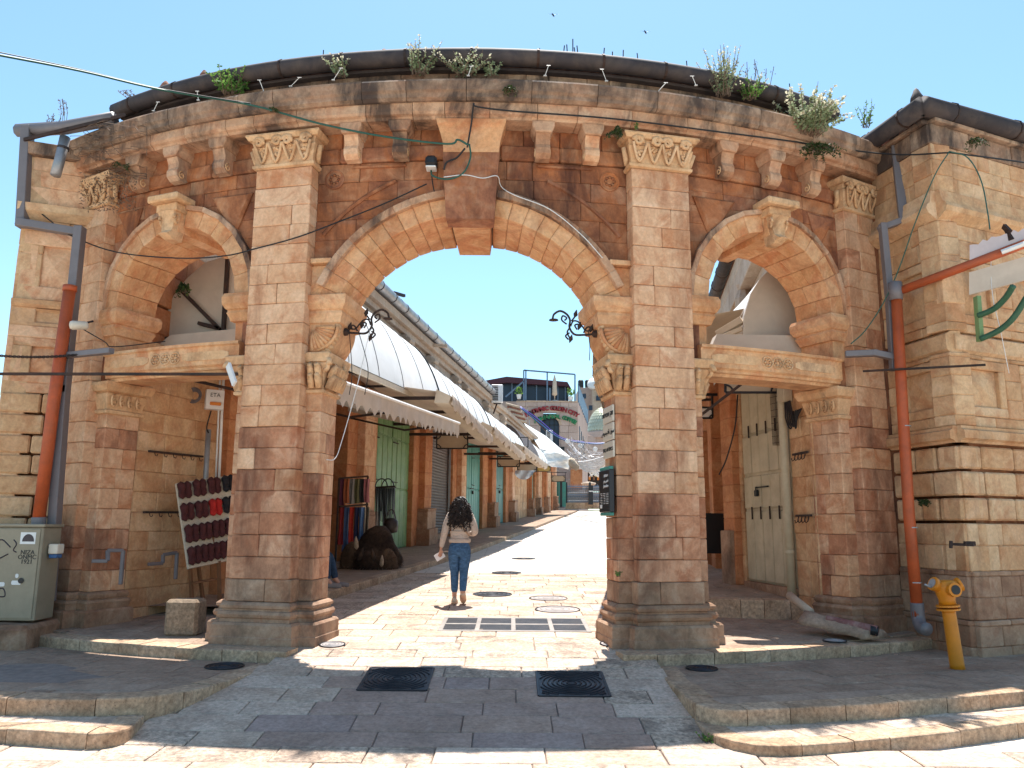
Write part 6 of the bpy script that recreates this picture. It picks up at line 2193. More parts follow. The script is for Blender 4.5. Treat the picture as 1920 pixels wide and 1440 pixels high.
# ---------------------------------------------------------------- people
def skin_mesh(nodes, edges, name, mat, parent, at, sub=2, root=0):
    """one continuous surface grown round a skeleton of joints; nodes are (x, y, z, rx, ry)"""
    me = bpy.data.meshes.new(name)
    me.from_pydata([n[:3] for n in nodes], edges, [])
    o = bpy.data.objects.new(name, me)
    COL.objects.link(o)
    md = o.modifiers.new('skin', 'SKIN')
    sv = me.skin_vertices[0].data
    for i, n in enumerate(nodes):
        sv[i].radius = (n[3], n[4] if len(n) > 4 else n[3])
        sv[i].use_root = i == root
    md.use_smooth_shade = True
    sd = o.modifiers.new('subdivision', 'SUBSURF')
    sd.levels = sd.render_levels = sub
    bpy.context.view_layer.update()
    m2 = bpy.data.meshes.new_from_object(o.evaluated_get(bpy.context.evaluated_depsgraph_get()))
    bpy.data.objects.remove(o)
    m2.name = name
    m2.materials.clear()
    m2.materials.append(MT[mat])
    m2.shade_smooth()
    m2.transform(Matrix.Translation(Vector(at) - ORG[parent.name]))
    r = bpy.data.objects.new(name, m2)
    COL.objects.link(r)
    r.parent = parent
    ORG[r.name] = ORG[parent.name]
    return r


def cloth(name, col, scale=14, bump=.5, var=.2, fold=5):
    m, nt, b = new_mat(name)
    L = nt.links.new
    tc = nt.nodes.new('ShaderNodeTexCoord')
    n1 = tex_noise(nt, tc.outputs['Object'], scale * 6, 4)
    mp = nt.nodes.new('ShaderNodeMapping'); mp.inputs['Scale'].default_value = (1, 1, 1.8)
    L(tc.outputs['Object'], mp.inputs[0])
    n2 = tex_noise(nt, mp.outputs[0], fold, 3, .5, 1.5)
    c = mixrgb(nt, col, ramp(nt, [(.3, (1 - var,) * 3), (.7, (1 + var,) * 3)], n2).outputs[0], 1., 'MULTIPLY')
    L(c, b.inputs['Base Color'])
    b.inputs['Roughness'].default_value = .9
    b.inputs['Specular IOR Level'].default_value = .15
    bp = nt.nodes.new('ShaderNodeBump'); bp.inputs['Strength'].default_value = bump; bp.inputs['Distance'].default_value = .05
    L(maths(nt, 'ADD', n2, maths(nt, 'MULTIPLY', n1, .06)), bp.inputs['Height']); L(bp.outputs[0], b.inputs['Normal'])
    return m


MT['sweater'] = cloth('beige_sweater', (.50, .42, .365), fold=9, bump=.6, var=.1)
MT['jeans'] = cloth('blue_denim', (.055, .12, .23), fold=11, bump=.5, var=.35)
MT['skin'] = plain('skin', (.52, .27, .18), .55, var=.1)
MT['hair'] = plain('dark_curly_hair', (.022, .013, .011), .45, var=.5, scale=30, spec=.5)
MT['shoe'] = plain('pale_tan_shoe', (.58, .47, .37), .7, var=.15)
MT['sole'] = plain('peach_sole', (.62, .40, .27), .7)
MT['paper'] = plain('white_card', (.78, .72, .70), .6, var=.04)
MT['strapm'] = plain('tan_strap', (.36, .23, .15), .6)

wx, wy = -.80, 12.6
W0 = Vector((wx, wy, street_z(wy) + .004))
wo = thing('person', W0, 'woman with dark curly hair, beige sweater and blue jeans walking away up the street', 'person')
# her left is -x; she walks towards +y
body = [(0, 0, .90, .12, .09), (0, 0, 1.02, .105, .085), (0, .01, 1.18, .115, .09), (0, .0, 1.32, .12, .08), (0, .0, 1.40, .05, .05), (0, .02, 1.47, .045, .045), (0, .03, 1.55, .085, .095), (0, .03, 1.60, .065, .075),
        (-.09, 0, .82, .085, .085), (-.075, .03, .48, .055, .06), (-.07, .04, .13, .036, .04), (-.07, .09, .04, .035, .03),
        (.09, 0, .82, .085, .085), (.075, -.02, .48, .055, .06), (.065, -.12, .15, .036, .04), (.07, -.06, .05, .035, .03),
        (-.165, 0, 1.33, .05, .05), (-.235, -.02, 1.10, .036, .036), (-.29, .04, .86, .026, .026), (-.303, .055, .80, .03, .018),
        (.165, 0, 1.33, .05, .05), (.235, -.02, 1.09, .036, .036), (.15, .17, 1.06, .026, .026), (.10, .21, 1.08, .03, .018),
        (-.325, .05, .745, .009, .009), (-.335, .055, .71, .008, .008), (-.312, .06, .735, .009, .009), (-.318, .065, .695, .008, .008), (-.298, .065, .735, .009, .009), (-.30, .07, .695, .008, .008), (-.283, .07, .745, .008, .008), (-.284, .075, .71, .007, .007), (-.272, .04, .785, .009, .009), (-.262, .03, .755, .008, .008)]
ed = [(0, 1), (1, 2), (2, 3), (3, 4), (4, 5), (5, 6), (6, 7), (0, 8), (8, 9), (9, 10), (10, 11), (0, 12), (12, 13), (13, 14), (14, 15), (3, 16), (16, 17), (17, 18), (18, 19), (3, 20), (20, 21), (21, 22), (22, 23),
      (19, 24), (24, 25), (19, 26), (26, 27), (19, 28), (28, 29), (19, 30), (30, 31), (19, 32), (32, 33)]
skin_mesh(body, ed, 'body', 'skin', wo, W0)
jn_ = [(0, -.01, .90, .165, .125), (0, .0, .98, .135, .105), (-.078, -.02, .79, .118, .125), (-.078, .01, .62, .094, .098), (-.072, .03, .48, .072, .074), (-.072, .035, .36, .066, .068), (-.07, .04, .15, .052, .054),
       (.078, -.02, .79, .118, .125), (.078, -.01, .62, .094, .098), (.072, -.03, .48, .072, .074), (.07, -.06, .36, .066, .068), (.066, -.11, .17, .052, .054)]
skin_mesh(jn_, [(0, 1), (0, 2), (2, 3), (3, 4), (4, 5), (5, 6), (0, 7), (7, 8), (8, 9), (9, 10), (10, 11)], 'jeans', 'jeans', wo, W0)
sw = [(0, 0, .96, .158, .118), (0, 0, 1.0, .165, .12), (0, .0, 1.10, .15, .115), (0, .0, 1.22, .155, .115), (0, .0, 1.33, .145, .10), (0, .0, 1.40, .075, .065),
      (-.16, 0, 1.335, .075, .075), (-.205, -.015, 1.22, .066, .066), (-.24, -.015, 1.08, .058, .058), (-.27, .02, .95, .048, .05), (-.292, .042, .845, .04, .04),
      (.16, 0, 1.335, .075, .075), (.205, -.015, 1.22, .066, .066), (.24, -.005, 1.09, .06, .06), (.20, .10, 1.065, .05, .05), (.14, .175, 1.065, .04, .04)]
skin_mesh(sw, [(0, 1), (1, 2), (2, 3), (3, 4), (4, 5), (4, 6), (6, 7), (7, 8), (8, 9), (9, 10), (4, 11), (11, 12), (12, 13), (13, 14), (14, 15)], 'sweater', 'sweater', wo, W0, root=3)
MB().rings([[W0 + Vector((cos(a) * .162 * k, sin(a) * .125 * k, z)) for a in [2 * pi * j / 20 for j in range(20)]] for z, k in ((.925, .98), (.94, 1.05), (.975, 1.07), (.985, 1.0))]).build('sweater_hem', MT['sweater'], wo, smooth=True)
MB().tube(bend([W0 + Vector(p) for p in ((-.11, .03, 1.38), (-.04, -.10, 1.30), (.06, -.135, 1.15), (.15, -.10, 1.03))]), .012, 5).build('bag_strap', MT['strapm'], wo)
for sx, p, rx in ((-1, Vector((-.07, .09, 0)), 0), (1, Vector((.07, -.10, .0)), .55)):
    m = MB()
    rs = []
    for k in range(9):
        u = k / 8
        w = .05 * sin(min(1, u * 4 + .35) * pi / 2) * sin(min(1, (1 - u) * 4 + .25) * pi / 2)
        h = .11 - .06 * u
        rs.append([Vector((w * cos(a), lerp(-.10, .15, u), max(0.022, .022 + (h - .02) * max(0, sin(a))))) for a in [2 * pi * j / 10 for j in range(10)]])
    m.rings(rs)
    R_ = Matrix.Translation(W0 + p) @ Matrix.Translation((0, .15, .0)) @ Matrix.Rotation(-rx, 4, 'X') @ Matrix.Translation((0, -.15, 0))
    m.v = [R_ @ v for v in m.v]
    sh_ = m.build('shoe', MT['shoe'], wo, smooth=True)
    m = MB()
    rs = []
    for z in (0, .022):
        rs.append([R_ @ Vector((.044 * cos(a) * (1 + .1 * sin(a)), .025 + .13 * sin(a), z)) for a in [2 * pi * j / 14 for j in range(14)]])
    m.rings(rs).build('sole', MT['sole'], sh_)
# curls: many corkscrews round a small head-shaped mass
hm = MB()
hc = W0 + Vector((0, .0, 1.44))
hw = lambda z: (.118 if z > .1 else .135 if z > -.05 else .15) * sqrt(max(.03, 1 - (max(0, z - .03) / .175) ** 2)) * (1 - .25 * max(0, (-z - .12) / .1))
rs = []
for k in range(12):
    z = lerp(-.2, .195, k / 11)
    r = hw(z)
    rs.append([hc + Vector((cos(a) * r, sin(a) * r * .75 - .03, z)) for a in [2 * pi * j / 14 for j in range(14)]])
hm.rings(rs)
hr = hm.build('hair', MT['hair'], wo, smooth=True)
cm_ = MB()
for k in range(620):
    a, z = rnd(0, 2 * pi), rnd(-.2, .2)
    r = hw(z) * rnd(.9, 1.08)
    o = Vector((cos(a), sin(a) * .8, 0))
    p = hc + Vector((cos(a) * r, sin(a) * r * .76 - .03, z))
    L_, q, w0 = rnd(.06, .15), rnd(.009, .02), rnd(0, 6)
    spread = rnd(.0, .055) * (1.3 if z < .05 else .8)
    t = o.cross(Vector((0, 0, 1)))
    lift = rnd(-.2, 1) * .03 if z > .1 else 0
    pts = [p + Vector((0, 0, -L_ * (i / 8) + lift * sin(i / 8 * pi))) + o * (q * cos(w0 + i * 1.6) + spread * (i / 8) ** .7) + t * (q * sin(w0 + i * 1.6)) for i in range(9)]
    cm_.tube(pts, rnd(.005, .009), 4, cap=False)
struct(cm_.build('curls', MT['hair'], wo, smooth=True, fix=False), 'stuff')
cardp = W0 + Vector((-.318, .075, .715))
t = thing('paper_card', cardp, 'white card held in the hand of the woman in the street', 'paper')
Mc = Matrix.Translation(cardp) @ Matrix.Rotation(radians(-32), 4, 'Y') @ Matrix.Rotation(radians(8), 4, 'Z')
MB().cbox(lambda x, y, z: Mc @ Vector((x, y, z)), (-.075, -.004, -.055), (.075, .004, .055), .002).build('card_sheet', MT['paper'], t)

# someone sitting behind the left pier, only knee and shoe in view
S0 = Vector((-3.55, 13.55, pz(13.55)))
MT['darkjeans'] = cloth('dark_denim', (.03, .055, .10), fold=8, bump=.4)
MT['darkshirt'] = cloth('dark_shirt', (.03, .03, .035), fold=6)
st_ = thing('stool', S0 + Vector((0, 0, 0)), 'low wooden stool in the shade behind the left pier', 'stool')
MB().box(S0 + Vector((-.02, 0, .40)), (.36, .36, .05)).build('seat', MT['wood'], st_)
for a in (-.13, .13):
    for b in (-.13, .13):
        MB().bar(S0 + Vector((a, b, 0)), S0 + Vector((a * .9, b * .9, .38)), .04).build('leg', MT['wood'], st_)
pe = thing('person', S0, 'seated person in dark jeans and grey shoes half hidden behind the left pier', 'person')
b2 = [(0, 0, .53, .13, .11), (.01, 0, .75, .12, .10), (.04, 0, .95, .12, .09), (.05, 0, 1.06, .05, .05), (.08, 0, 1.18, .09, .08), (.08, 0, 1.24, .07, .07),
      (.1, -.09, .53, .09, .09), (.48, -.11, .54, .062, .062), (.52, -.11, .12, .042, .042), (.60, -.11, .05, .04, .03),
      (.1, .09, .53, .09, .09), (.46, .12, .54, .062, .062), (.60, .12, .12, .042, .042), (.68, .12, .05, .04, .03),
      (.04, -.17, .97, .05, .05), (.12, -.22, .75, .04, .04), (.34, -.13, .66, .03, .03), (.42, -.11, .64, .035, .02), (.04, .17, .97, .05, .05), (.12, .22, .75, .04, .04), (.34, .13, .66, .03, .03), (.42, .11, .64, .035, .02)]
skin_mesh(b2, [(0, 1), (1, 2), (2, 3), (3, 4), (4, 5), (0, 6), (6, 7), (7, 8), (8, 9), (0, 10), (10, 11), (11, 12), (12, 13), (2, 14), (14, 15), (15, 16), (16, 17), (2, 18), (18, 19), (19, 20), (20, 21)], 'body', 'skin', pe, S0)
skin_mesh([(0, 0, .53, .16, .13), (.1, -.09, .53, .11, .105), (.3, -.10, .54, .095, .095), (.49, -.11, .53, .085, .085), (.50, -.11, .34, .07, .07), (.52, -.11, .12, .06, .06), (.1, .09, .53, .11, .105), (.3, .1, .54, .095, .095), (.47, .12, .53, .085, .085), (.54, .12, .34, .07, .07), (.60, .12, .12, .06, .06)],
          [(0, 1), (1, 2), (2, 3), (3, 4), (4, 5), (0, 6), (6, 7), (7, 8), (8, 9), (9, 10)], 'jeans', 'darkjeans', pe, S0)
skin_mesh([(0, 0, .56, .16, .13), (.02, 0, .76, .16, .125), (.04, 0, .96, .14, .11), (.05, 0, 1.05, .07, .07), (.04, -.17, .97, .07, .07), (.12, -.22, .75, .055, .055), (.30, -.14, .67, .045, .045), (.04, .17, .97, .07, .07), (.12, .22, .75, .055, .055), (.30, .14, .67, .045, .045)],
          [(0, 1), (1, 2), (2, 3), (2, 4), (4, 5), (5, 6), (2, 7), (7, 8), (8, 9)], 'shirt', 'darkshirt', pe, S0, root=1)
MB().lathe([(.02, -.1), (.085, -.05), (.098, .02), (.08, .08), (.01, .11)], S0 + Vector((.07, 0, 1.2)), 12).build('hair', MT['hair'], pe, smooth=True)
MT['greyshoe'] = plain('grey_shoe', (.22, .19, .18), .7)
for dx, dy in ((.60, -.11), (.68, .12)):
    rs = []
    for k in range(9):
        u = k / 8
        w = .045 * sin(min(1, u * 4 + .35) * pi / 2) * sin(min(1, (1 - u) * 4 + .25) * pi / 2)
        rs.append([S0 + Vector((dx - .14 + .29 * u, dy + w * cos(a), max(0.0, .02 + (.085 - .04 * u) * max(0, sin(a)) - .02 * (sin(a) < 0)))) for a in [2 * pi * j / 10 for j in range(10)]])
    MB().rings(rs).build('shoe', MT['greyshoe'], pe, smooth=True)
# ---------------------------------------------------------------- street ironwork, bollard, cabinet, hydrant, plants
MT['castiron'] = plain('cast_iron', (.028, .028, .034), .5, .5, var=.35, scale=9, dirt=(.10, .085, .08), dirt_amt=.45, dscale=4)
on = lambda x, y, h=0.: Vector((x, y, street_z(y) + h))


def square_cover(x0, x1, y0, y1, label):
    t = thing('manhole_cover', on((x0 + x1) / 2, (y0 + y1) / 2), label, 'manhole cover')
    m = MB().cbox(lambda x, y, h: on(x, y, h), (x0, y0, -.03), (x1, y1, .006), .006)
    m.build('plate', MT['castiron'], t)
    cx, cy = (x0 + x1) / 2, (y0 + y1) / 2
    hx, hy = (x1 - x0) / 2 - .02, (y1 - y0) / 2 - .02
    for k in range(1, 11):
        r = k * .046
        run = []
        for j in range(65):
            a = 2 * pi * j / 64
            p = (cx + cos(a) * r, cy + sin(a) * r)
            ok = abs(p[0] - cx) < hx and abs(p[1] - cy) < hy
            if ok:
                run.append(on(*p, .008))
            if (not ok or j == 64) and len(run) > 2:
                MB().tube(run, .0085, 4).build('ridge', MT['castiron'], t, smooth=True)
            if not ok:
                run = []
    f = MB()
    for a, b in (((x0, y0), (x1, y0)), ((x1, y0), (x1, y1)), ((x1, y1), (x0, y1)), ((x0, y1), (x0, y0))):
        f.bar(on(*a, .004), on(*b, .004), .025, .016)
    f.build('rim', MT['castiron'], t)
    return t


square_cover(-1.41, -.775, 7.69, 8.39, 'square iron cover with ring pattern, left of two in the shaded carriageway')
square_cover(.265, .915, 7.56, 8.30, 'square iron cover with ring pattern, right of two in the shaded carriageway')
gr_ = thing('drain_grate', on(.05, 10.77), 'long iron drain grate of eight panels set across the sunlit street', 'drain grate')
gx = [-.88, -.42, .04, .53, .99]
gy = [10.28, 10.77, 11.27]
f = MB()
for x in gx:
    f.cbox(lambda a, b, h: on(a, b, h), (x - .03, 10.24, -.02), (x + .03, 11.31, .008), .004)
for y in gy:
    f.cbox(lambda a, b, h: on(a, b, h), (-.91, y - .03, -.02), (1.02, y + .03, .0085), .004)
MT['grateframe'] = plain('worn_grate_frame', (.30, .265, .235), .6, .3, var=.25, dirt=(.16, .13, .12), dirt_amt=.5)
f.build('grate_frame', MT['grateframe'], gr_)
for i in range(4):
    for j in range(2):
        m = MB().cbox(lambda a, b, h: on(a, b, h), (gx[i] + .03, gy[j] + .03, -.05), (gx[i + 1] - .03, gy[j + 1] - .03, -.035 + .04), .002)
        m.v = [v - Vector((0, 0, .002)) for v in m.v]
        for k in range(7):
            y = lerp(gy[j] + .06, gy[j + 1] - .06, k / 6)
            m.cbox(lambda a, b, h: on(a, b, h), (gx[i] + .03, y - .012, -.01), (gx[i + 1] - .03, y + .012, .007), .003)
        m.build('grille_panel', MT['castiron'], gr_)
MT['palecover'] = plain('stone_filled_cover', (.36, .32, .30), .7, .1, var=.2, dirt=(.2, .17, .16), dirt_amt=.4)


def round_cover(x, y, r, mat, label, z=None):
    P = (lambda a, b, h: on(a, b, h)) if z is None else (lambda a, b, h: Vector((a, b, z + h)))
    t = thing('manhole_cover', P(x, y, 0), label, 'manhole cover')
    MB().rings([[P(x + cos(a) * q, y + sin(a) * q, h) for a in [2 * pi * k / 28 for k in range(28)]] for q, h in ((r * .94, -.02), (r * .94, .006), (r * .9, .008))]).build('plate', MT[mat], t)
    MB().tube([P(x + cos(a) * r, y + sin(a) * r, .004) for a in [2 * pi * k / 28 for k in range(29)]], .009, 5, cap=False).build('rim', MT['castiron'], t, smooth=True)
    for q in (.3, .55, .78):
        MB().tube([P(x + cos(a) * r * q, y + sin(a) * r * q, .008) for a in [2 * pi * k / 24 for k in range(25)]], .007, 4, cap=False).build('ridge', MT[mat], t)


round_cover(-.31, 13.85, .33, 'castiron', 'round grey cover in the sunlit street just right of the walking woman')
round_cover(.62, 13.35, .31, 'palecover', 'round pale cover in the sunlit street, behind the plain one by the right pier')
round_cover(.70, 12.1, .33, 'palecover', 'round pale cover in the sunlit street between the drain grate and the right pier')
round_cover(-.09, 17.8, .32, 'castiron', 'distant round cover in the sunlit street beyond the walking woman')
round_cover(.35, 22.0, .32, 'castiron', 'farthest round cover in the sunlit street')
round_cover(-2.02, 9.35, .14, 'palecover', 'small round cover beside the base of the left pier')
round_cover(1.2, 9.5, .16, 'palecover', 'small round cover beside the base of the right pier')
round_cover(-2.95, 8.55, .19, 'castiron', 'small round iron cover on the left pavement below the gate step', PZ + .003)
round_cover(2.0, 8.62, .16, 'castiron', 'small round iron cover on the right pavement below the gate step', PZ + .003)
round_cover(3.85, 9.75, .13, 'palecover', 'small round cover in the floor near the fallen pipe', .035)
sq = tag(MB().cbox(lambda a, b, h: on(a, b, h), (1.22, 12.0, -.02), (1.62, 12.6, .006), .004).build('square_cover', MT['palecover']), 'small square grey lid in the street at the foot of the right pier', 'lid')

MT['bollardstone'] = stone('rough_bollard_stone', [(.34, .24, .155), (.38, .27, .18)], [(.24, .16, .10), (.35, .25, .165), (.44, .34, .24)], stain=(.1, .07, .05), stain_amt=.5, stain_scale=5, bump=1., grain=.3, pits=.8)
bo = sight(346, 1188, 9.95)
bo.z = .05
m = MB().cbox(lambda x, y, z: bo + Vector((x * (1 - .05 * z), y * (1 - .05 * z), z)), (-.2, -.17, -.04), (.2, .17, .40), .035, .012)
tag(m.build('stone_block', MT['bollardstone']), 'rough square stone block standing under the left arch', 'stone block')

MT['cabinet'] = plain('grey_cabinet_paint', (.30, .255, .18), .55, .1, var=.12, scale=3, dirt=(.17, .14, .10), dirt_amt=.45, dscale=3)
c0 = sight(63, 1165, 9.75)
cab = thing('utility_cabinet', Vector((c0.x - .4, c0.y, c0.z)), 'grey graffitied utility cabinet with stickers at the left edge', 'cabinet')
caz = c0.z
cM = lambda x, z, d: Vector((c0.x + x, c0.y - d + .15 * x * -.3, caz + z))
MB().cbox(cM, (-.95, 0, -.40), (0, 1.10, 0), .012).build('casing', MT['cabinet'], cab)
MB().cbox(cM, (-.97, 1.102, -.42), (.02, 1.14, .02), .008).build('lid', MT['cabinet'], cab)
MB().cbox(cM, (-.92, .03, .002), (-.03, 1.08, .012), .004).build('door', MT['cabinet'], cab)
cf = face((1, -.045, 0), (0, 0, 1))
MT['stickerdark'] = plain('dark_sticker', (.05, .035, .04), .5)
MB().add([cM(-.17 + .075 * cos(a), .93 + .09 * sin(a), .0145) for a in [pi * k / 12 for k in range(13)]], [tuple(range(13))]).build('half_round_sticker', MT['stickerdark'], cab)
m = MB().cbox(cM, (-.27, .9, .0125), (-.08, 1.04, .0135), .001)
m.build('sticker_ground', MT['white'], cab)
for k, tx in enumerate(('NIZA', 'ONMC', '1921')):
    lettering(tx, .075, cM(-.16, .80 - k * .055, .015), cf, 'ink', cab)
m = MB()
for pts in (((-.9, .93), (-.75, .98), (-.62, .9), (-.5, .95), (-.38, .86)), ((-.85, .75), (-.7, .82), (-.55, .72), (-.4, .78)), ((-.35, .95), (-.31, .9), (-.34, .83), (-.3, .8)), ((-.9, .36), (-.75, .42), (-.62, .30), (-.7, .26), (-.55, .3)), ((-.55, .33), (-.42, .38), (-.38, .29), (-.46, .28))):
    m.tube(bend([cM(x, z, .013) for x, z in pts], 5), .008, 4)
m.build('scrawl', MT['stickerdark'], cab)
m = MB()
for x, z, w, h in ((-.52, .40, .12, .05), (-.32, .42, .12, .05), (-.56, .5, .03, .06), (-.28, .5, .04, .05)):
    m.cbox(cM, (x, z, .0125), (x + w, z + h, .014), .012)
m.build('paint_patch', MT['white'], cab)
MB().lathe([(.03, 0), (.035, .012), (.005, .014)], cM(-.2, .47, .012), 8, (0, -1, 0)).build('lock', MT['black'], cab)
MB().cbox(cM, (.02, .78, -.25), (.14, .9, -.1), .01).build('side_box', MT['plate'], cab)
MT['bluep'] = plain('blue_plastic', (.03, .10, .25), .5)
MB().cbox(cM, (.03, .73, -.24), (.13, .777, -.11), .008).build('blue_cap', MT['bluep'], cab)
pl_ = tag(MB().cbox(lambda x, y, z: Vector((x, y, z)), (-7.2, 9.5, -.2), (-5.62, 10.5, caz - .01), .05, .02).build('plinth', MT['base']), 'dirty masonry plinth under the utility cabinet', 'plinth')

MT['hydrant'] = plain('yellow_hydrant_paint', (.60, .205, .007), .45, var=.14, scale=6, dirt=(.30, .11, .02), dirt_amt=.35, dscale=5)
h0 = sight(1793, 1225, 8.75)
h0.z = PZ
hy = thing('fire_hydrant', h0, 'yellow fire hydrant with two outlets before the right building', 'hydrant')
tilt = Vector((-.07, 0, 1)).normalized()
MB().lathe([(.075, -.02), (.072, .05), (.068, .56), (.07, .60)], h0, 16, tilt).build('standpipe', MT['hydrant'], hy, smooth=True)
for zf in (.595, .632):
    MB().lathe([(.06, 0), (.118, .004), (.118, .022), (.06, .027)], h0 + tilt * zf, 18, tilt).build('flange', MT['hydrant'], hy)
hb = h0 + tilt * .66
MB().lathe([(.085, 0), (.082, .05), (.10, .11), (.115, .18), (.11, .235), (.07, .25)], hb, 16, tilt).build('body', MT['hydrant'], hy, smooth=True)
for d in ((-.75, -.15, .35), (.72, -.1, .3), (.1, -.98, .08)):
    d = Vector(d).normalized()
    o = hb + tilt * .15
    MB().lathe([(.062, .04), (.062, .135), (.075, .14), (.075, .168), (.055, .172)], o, 14, d).build('outlet', MT['hydrant'], hy, smooth=False)
    MB().lathe([(.05, .168), (.05, .178), (.004, .18)], o, 14, d).build('outlet_cap', MT['steel' if d.y > -.5 else 'black'], hy)
MB().bar(hb + tilt * .17 + Vector((-.15, -.03, .0)), hb + tilt * .15 + Vector((-.25, -.06, .06)), .02).build('chain_hook', MT['steel'], hy)

# ---- plants
MT['sage'] = leafy('sage_leaf', (.12, .17, .07), (.30, .33, .20))
MT['herb'] = leafy('fresh_leaf', (.05, .13, .025), (.16, .28, .06))
MT['moss'] = leafy('dark_moss', (.02, .035, .012), (.05, .075, .02), .1)
MT['dry'] = plain('dry_stem', (.16, .10, .065), .9)
MT['bloom'] = leafy('cream_bloom', (.45, .42, .28), (.60, .56, .42))


def leaf_quad(m, p, d, w, n=None):
    s_ = d.cross(Vector((rnd(-1, 1), rnd(-1, 1), rnd(-.3, 1)))).normalized() * w
    q = p + d * .5
    m.add([p, q + s_, p + d, q - s_], [(0, 1, 2, 3)])


def herb(p, h, spread, stems, label, leaf='sage', bloom=True, droop=0., lsize=.05, dens=26, out=None, name='wall_plant'):
    t = thing(name, p, label, 'plant', None)
    st, lf, bl = MB(), MB(), MB()
    for k in range(stems):
        a = rnd(0, 2 * pi)
        d = Vector((cos(a) * spread * rnd(.3, 1), sin(a) * spread * rnd(.2, .7), h * rnd(.55, 1.1)))
        if out:
            d += Vector(out) * rnd(.2, 1)
        b = p + Vector((rnd(-.3, .3) * spread, rnd(-.15, .15) * spread, -.03))
        pts = [b + d * (i / 6) + Vector((0, 0, -droop * (i / 6) ** 2 * h)) + Vector((rnd(-.01, .01), rnd(-.01, .01), 0)) for i in range(7)]
        st.tube(pts, [.006 - .0006 * i for i in range(7)], 4)
        for i in range(dens):
            u = rnd(.12, 1)
            j = min(5, int(u * 6))
            q = pts[j].lerp(pts[j + 1], u * 6 - j)
            dd = Vector((rnd(-1, 1), rnd(-1, 1), rnd(-.4, .9))).normalized() * lsize * rnd(.6, 1.2) * (1.2 - .6 * u)
            leaf_quad(bl if bloom and dens * stems > 150 and u > .83 else lf, q, dd, lsize * .24)
    st.build('stems', MT['dry'], t, fix=False)
    struct(lf.build('leaves', MT[leaf], t, fix=False), 'stuff')
    if bl.v:
        struct(bl.build('flower_spikes', MT['bloom'], t, fix=False), 'stuff')
    return t


def cop(px, py, d=.25):
    return on_gate(px, py, d)


herb(cop(432, 172), .34, .30, 26, 'bright green leafy weed on the left part of the gate coping', 'herb', False, lsize=.06)
herb(cop(640, 140), .28, .22, 14, 'pale weed beside the gutter, left of the keystone on the gate top', dens=22)
herb(cop(785, 136), .44, .26, 22, 'silvery flowering weed on the gate coping just left of the keystone')
herb(cop(872, 136), .26, .34, 24, 'low silvery weed on the gate coping above the keystone')
herb(cop(920, 138), .18, .14, 8, 'small pale weed on the gate coping right of the keystone', bloom=False)
herb(cop(1355, 176), .68, .3, 32, 'tall flowering weed on the coping above the right pilaster')
herb(cop(1405, 182), .30, .26, 20, 'spreading green weed beside the tall flowering weed on the coping', 'herb', True)
herb(cop(1515, 250, .42), .62, .5, 60, 'largest bushy weed hanging over the cornice above the right arch', 'sage', True, droop=.25, lsize=.065, dens=60, out=(0, -.25, 0))
herb(cop(1528, 275, .42), .2, .3, 26, 'dark green growth under the largest weed on the right cornice', 'moss', False, droop=1.2, dens=30, out=(0, -.12, -.1))
herb(cop(1155, 250, .3), .2, .12, 14, 'dark green fern tuft under the cornice beside the right capital', 'moss', False, droop=1.0, dens=22, out=(0, -.1, 0))
herb(cop(1195, 240, .36), .09, .05, 7, 'tiny green sprig on top of the right pilaster capital', 'herb', False, dens=14, lsize=.03)
herb(cop(955, 165, .44), .14, .1, 12, 'dark moss tuft on the coping right of the keystone', 'moss', False, droop=1.2, dens=24, out=(0, -.08, 0), lsize=.035)
herb(cop(515, 205, .44), .10, .08, 9, 'small dark moss tuft under the long green cable', 'moss', False, droop=1.1, dens=18, out=(0, -.06, 0), lsize=.03)
herb(sight(1622, 236, 10.6), .36, .2, 9, 'thin wild shrub growing on the roof behind the right gutter end', 'herb', False, dens=14)
herb(sight(1826, 262, 9.45), .14, .16, 16, 'dark moss clump on the top course of the right building', 'moss', False, droop=1.3, dens=26, out=(0, -.1, -.05), lsize=.035)
herb(sight(1730, 942, 10.1), .16, .10, 16, 'green caper plant growing from the joint beside the right drain pipe', 'moss', False, droop=.8, dens=26, out=(0, -.08, 0), lsize=.04)
herb(sight(1325, 1392, 6.55), .10, .09, 12, 'small green weed at the foot of the right step corner', 'herb', False, dens=12, lsize=.035)
herb(sight(612, 1206, 9.5), .05, .12, 8, 'tiny weed at the foot of the left pier', 'herb', False, dens=10, lsize=.025)
herb(sight(1160, 1076, 9.15), .06, .05, 6, 'tiny green sprig in a joint of the right pier', 'herb', False, dens=14, lsize=.03)
herb(sight(345, 545, 11.0), .4, .14, 12, 'green weed growing inside the left arch beside the awning frame', 'moss', False, droop=.8, dens=26, lsize=.07)
herb(cop(235, 890 - 580, .3), .14, .16, 10, 'dark fern tuft on the weathered left end of the cornice', 'moss', False, droop=1.0, dens=20, out=(0, -.08, 0), lsize=.035)
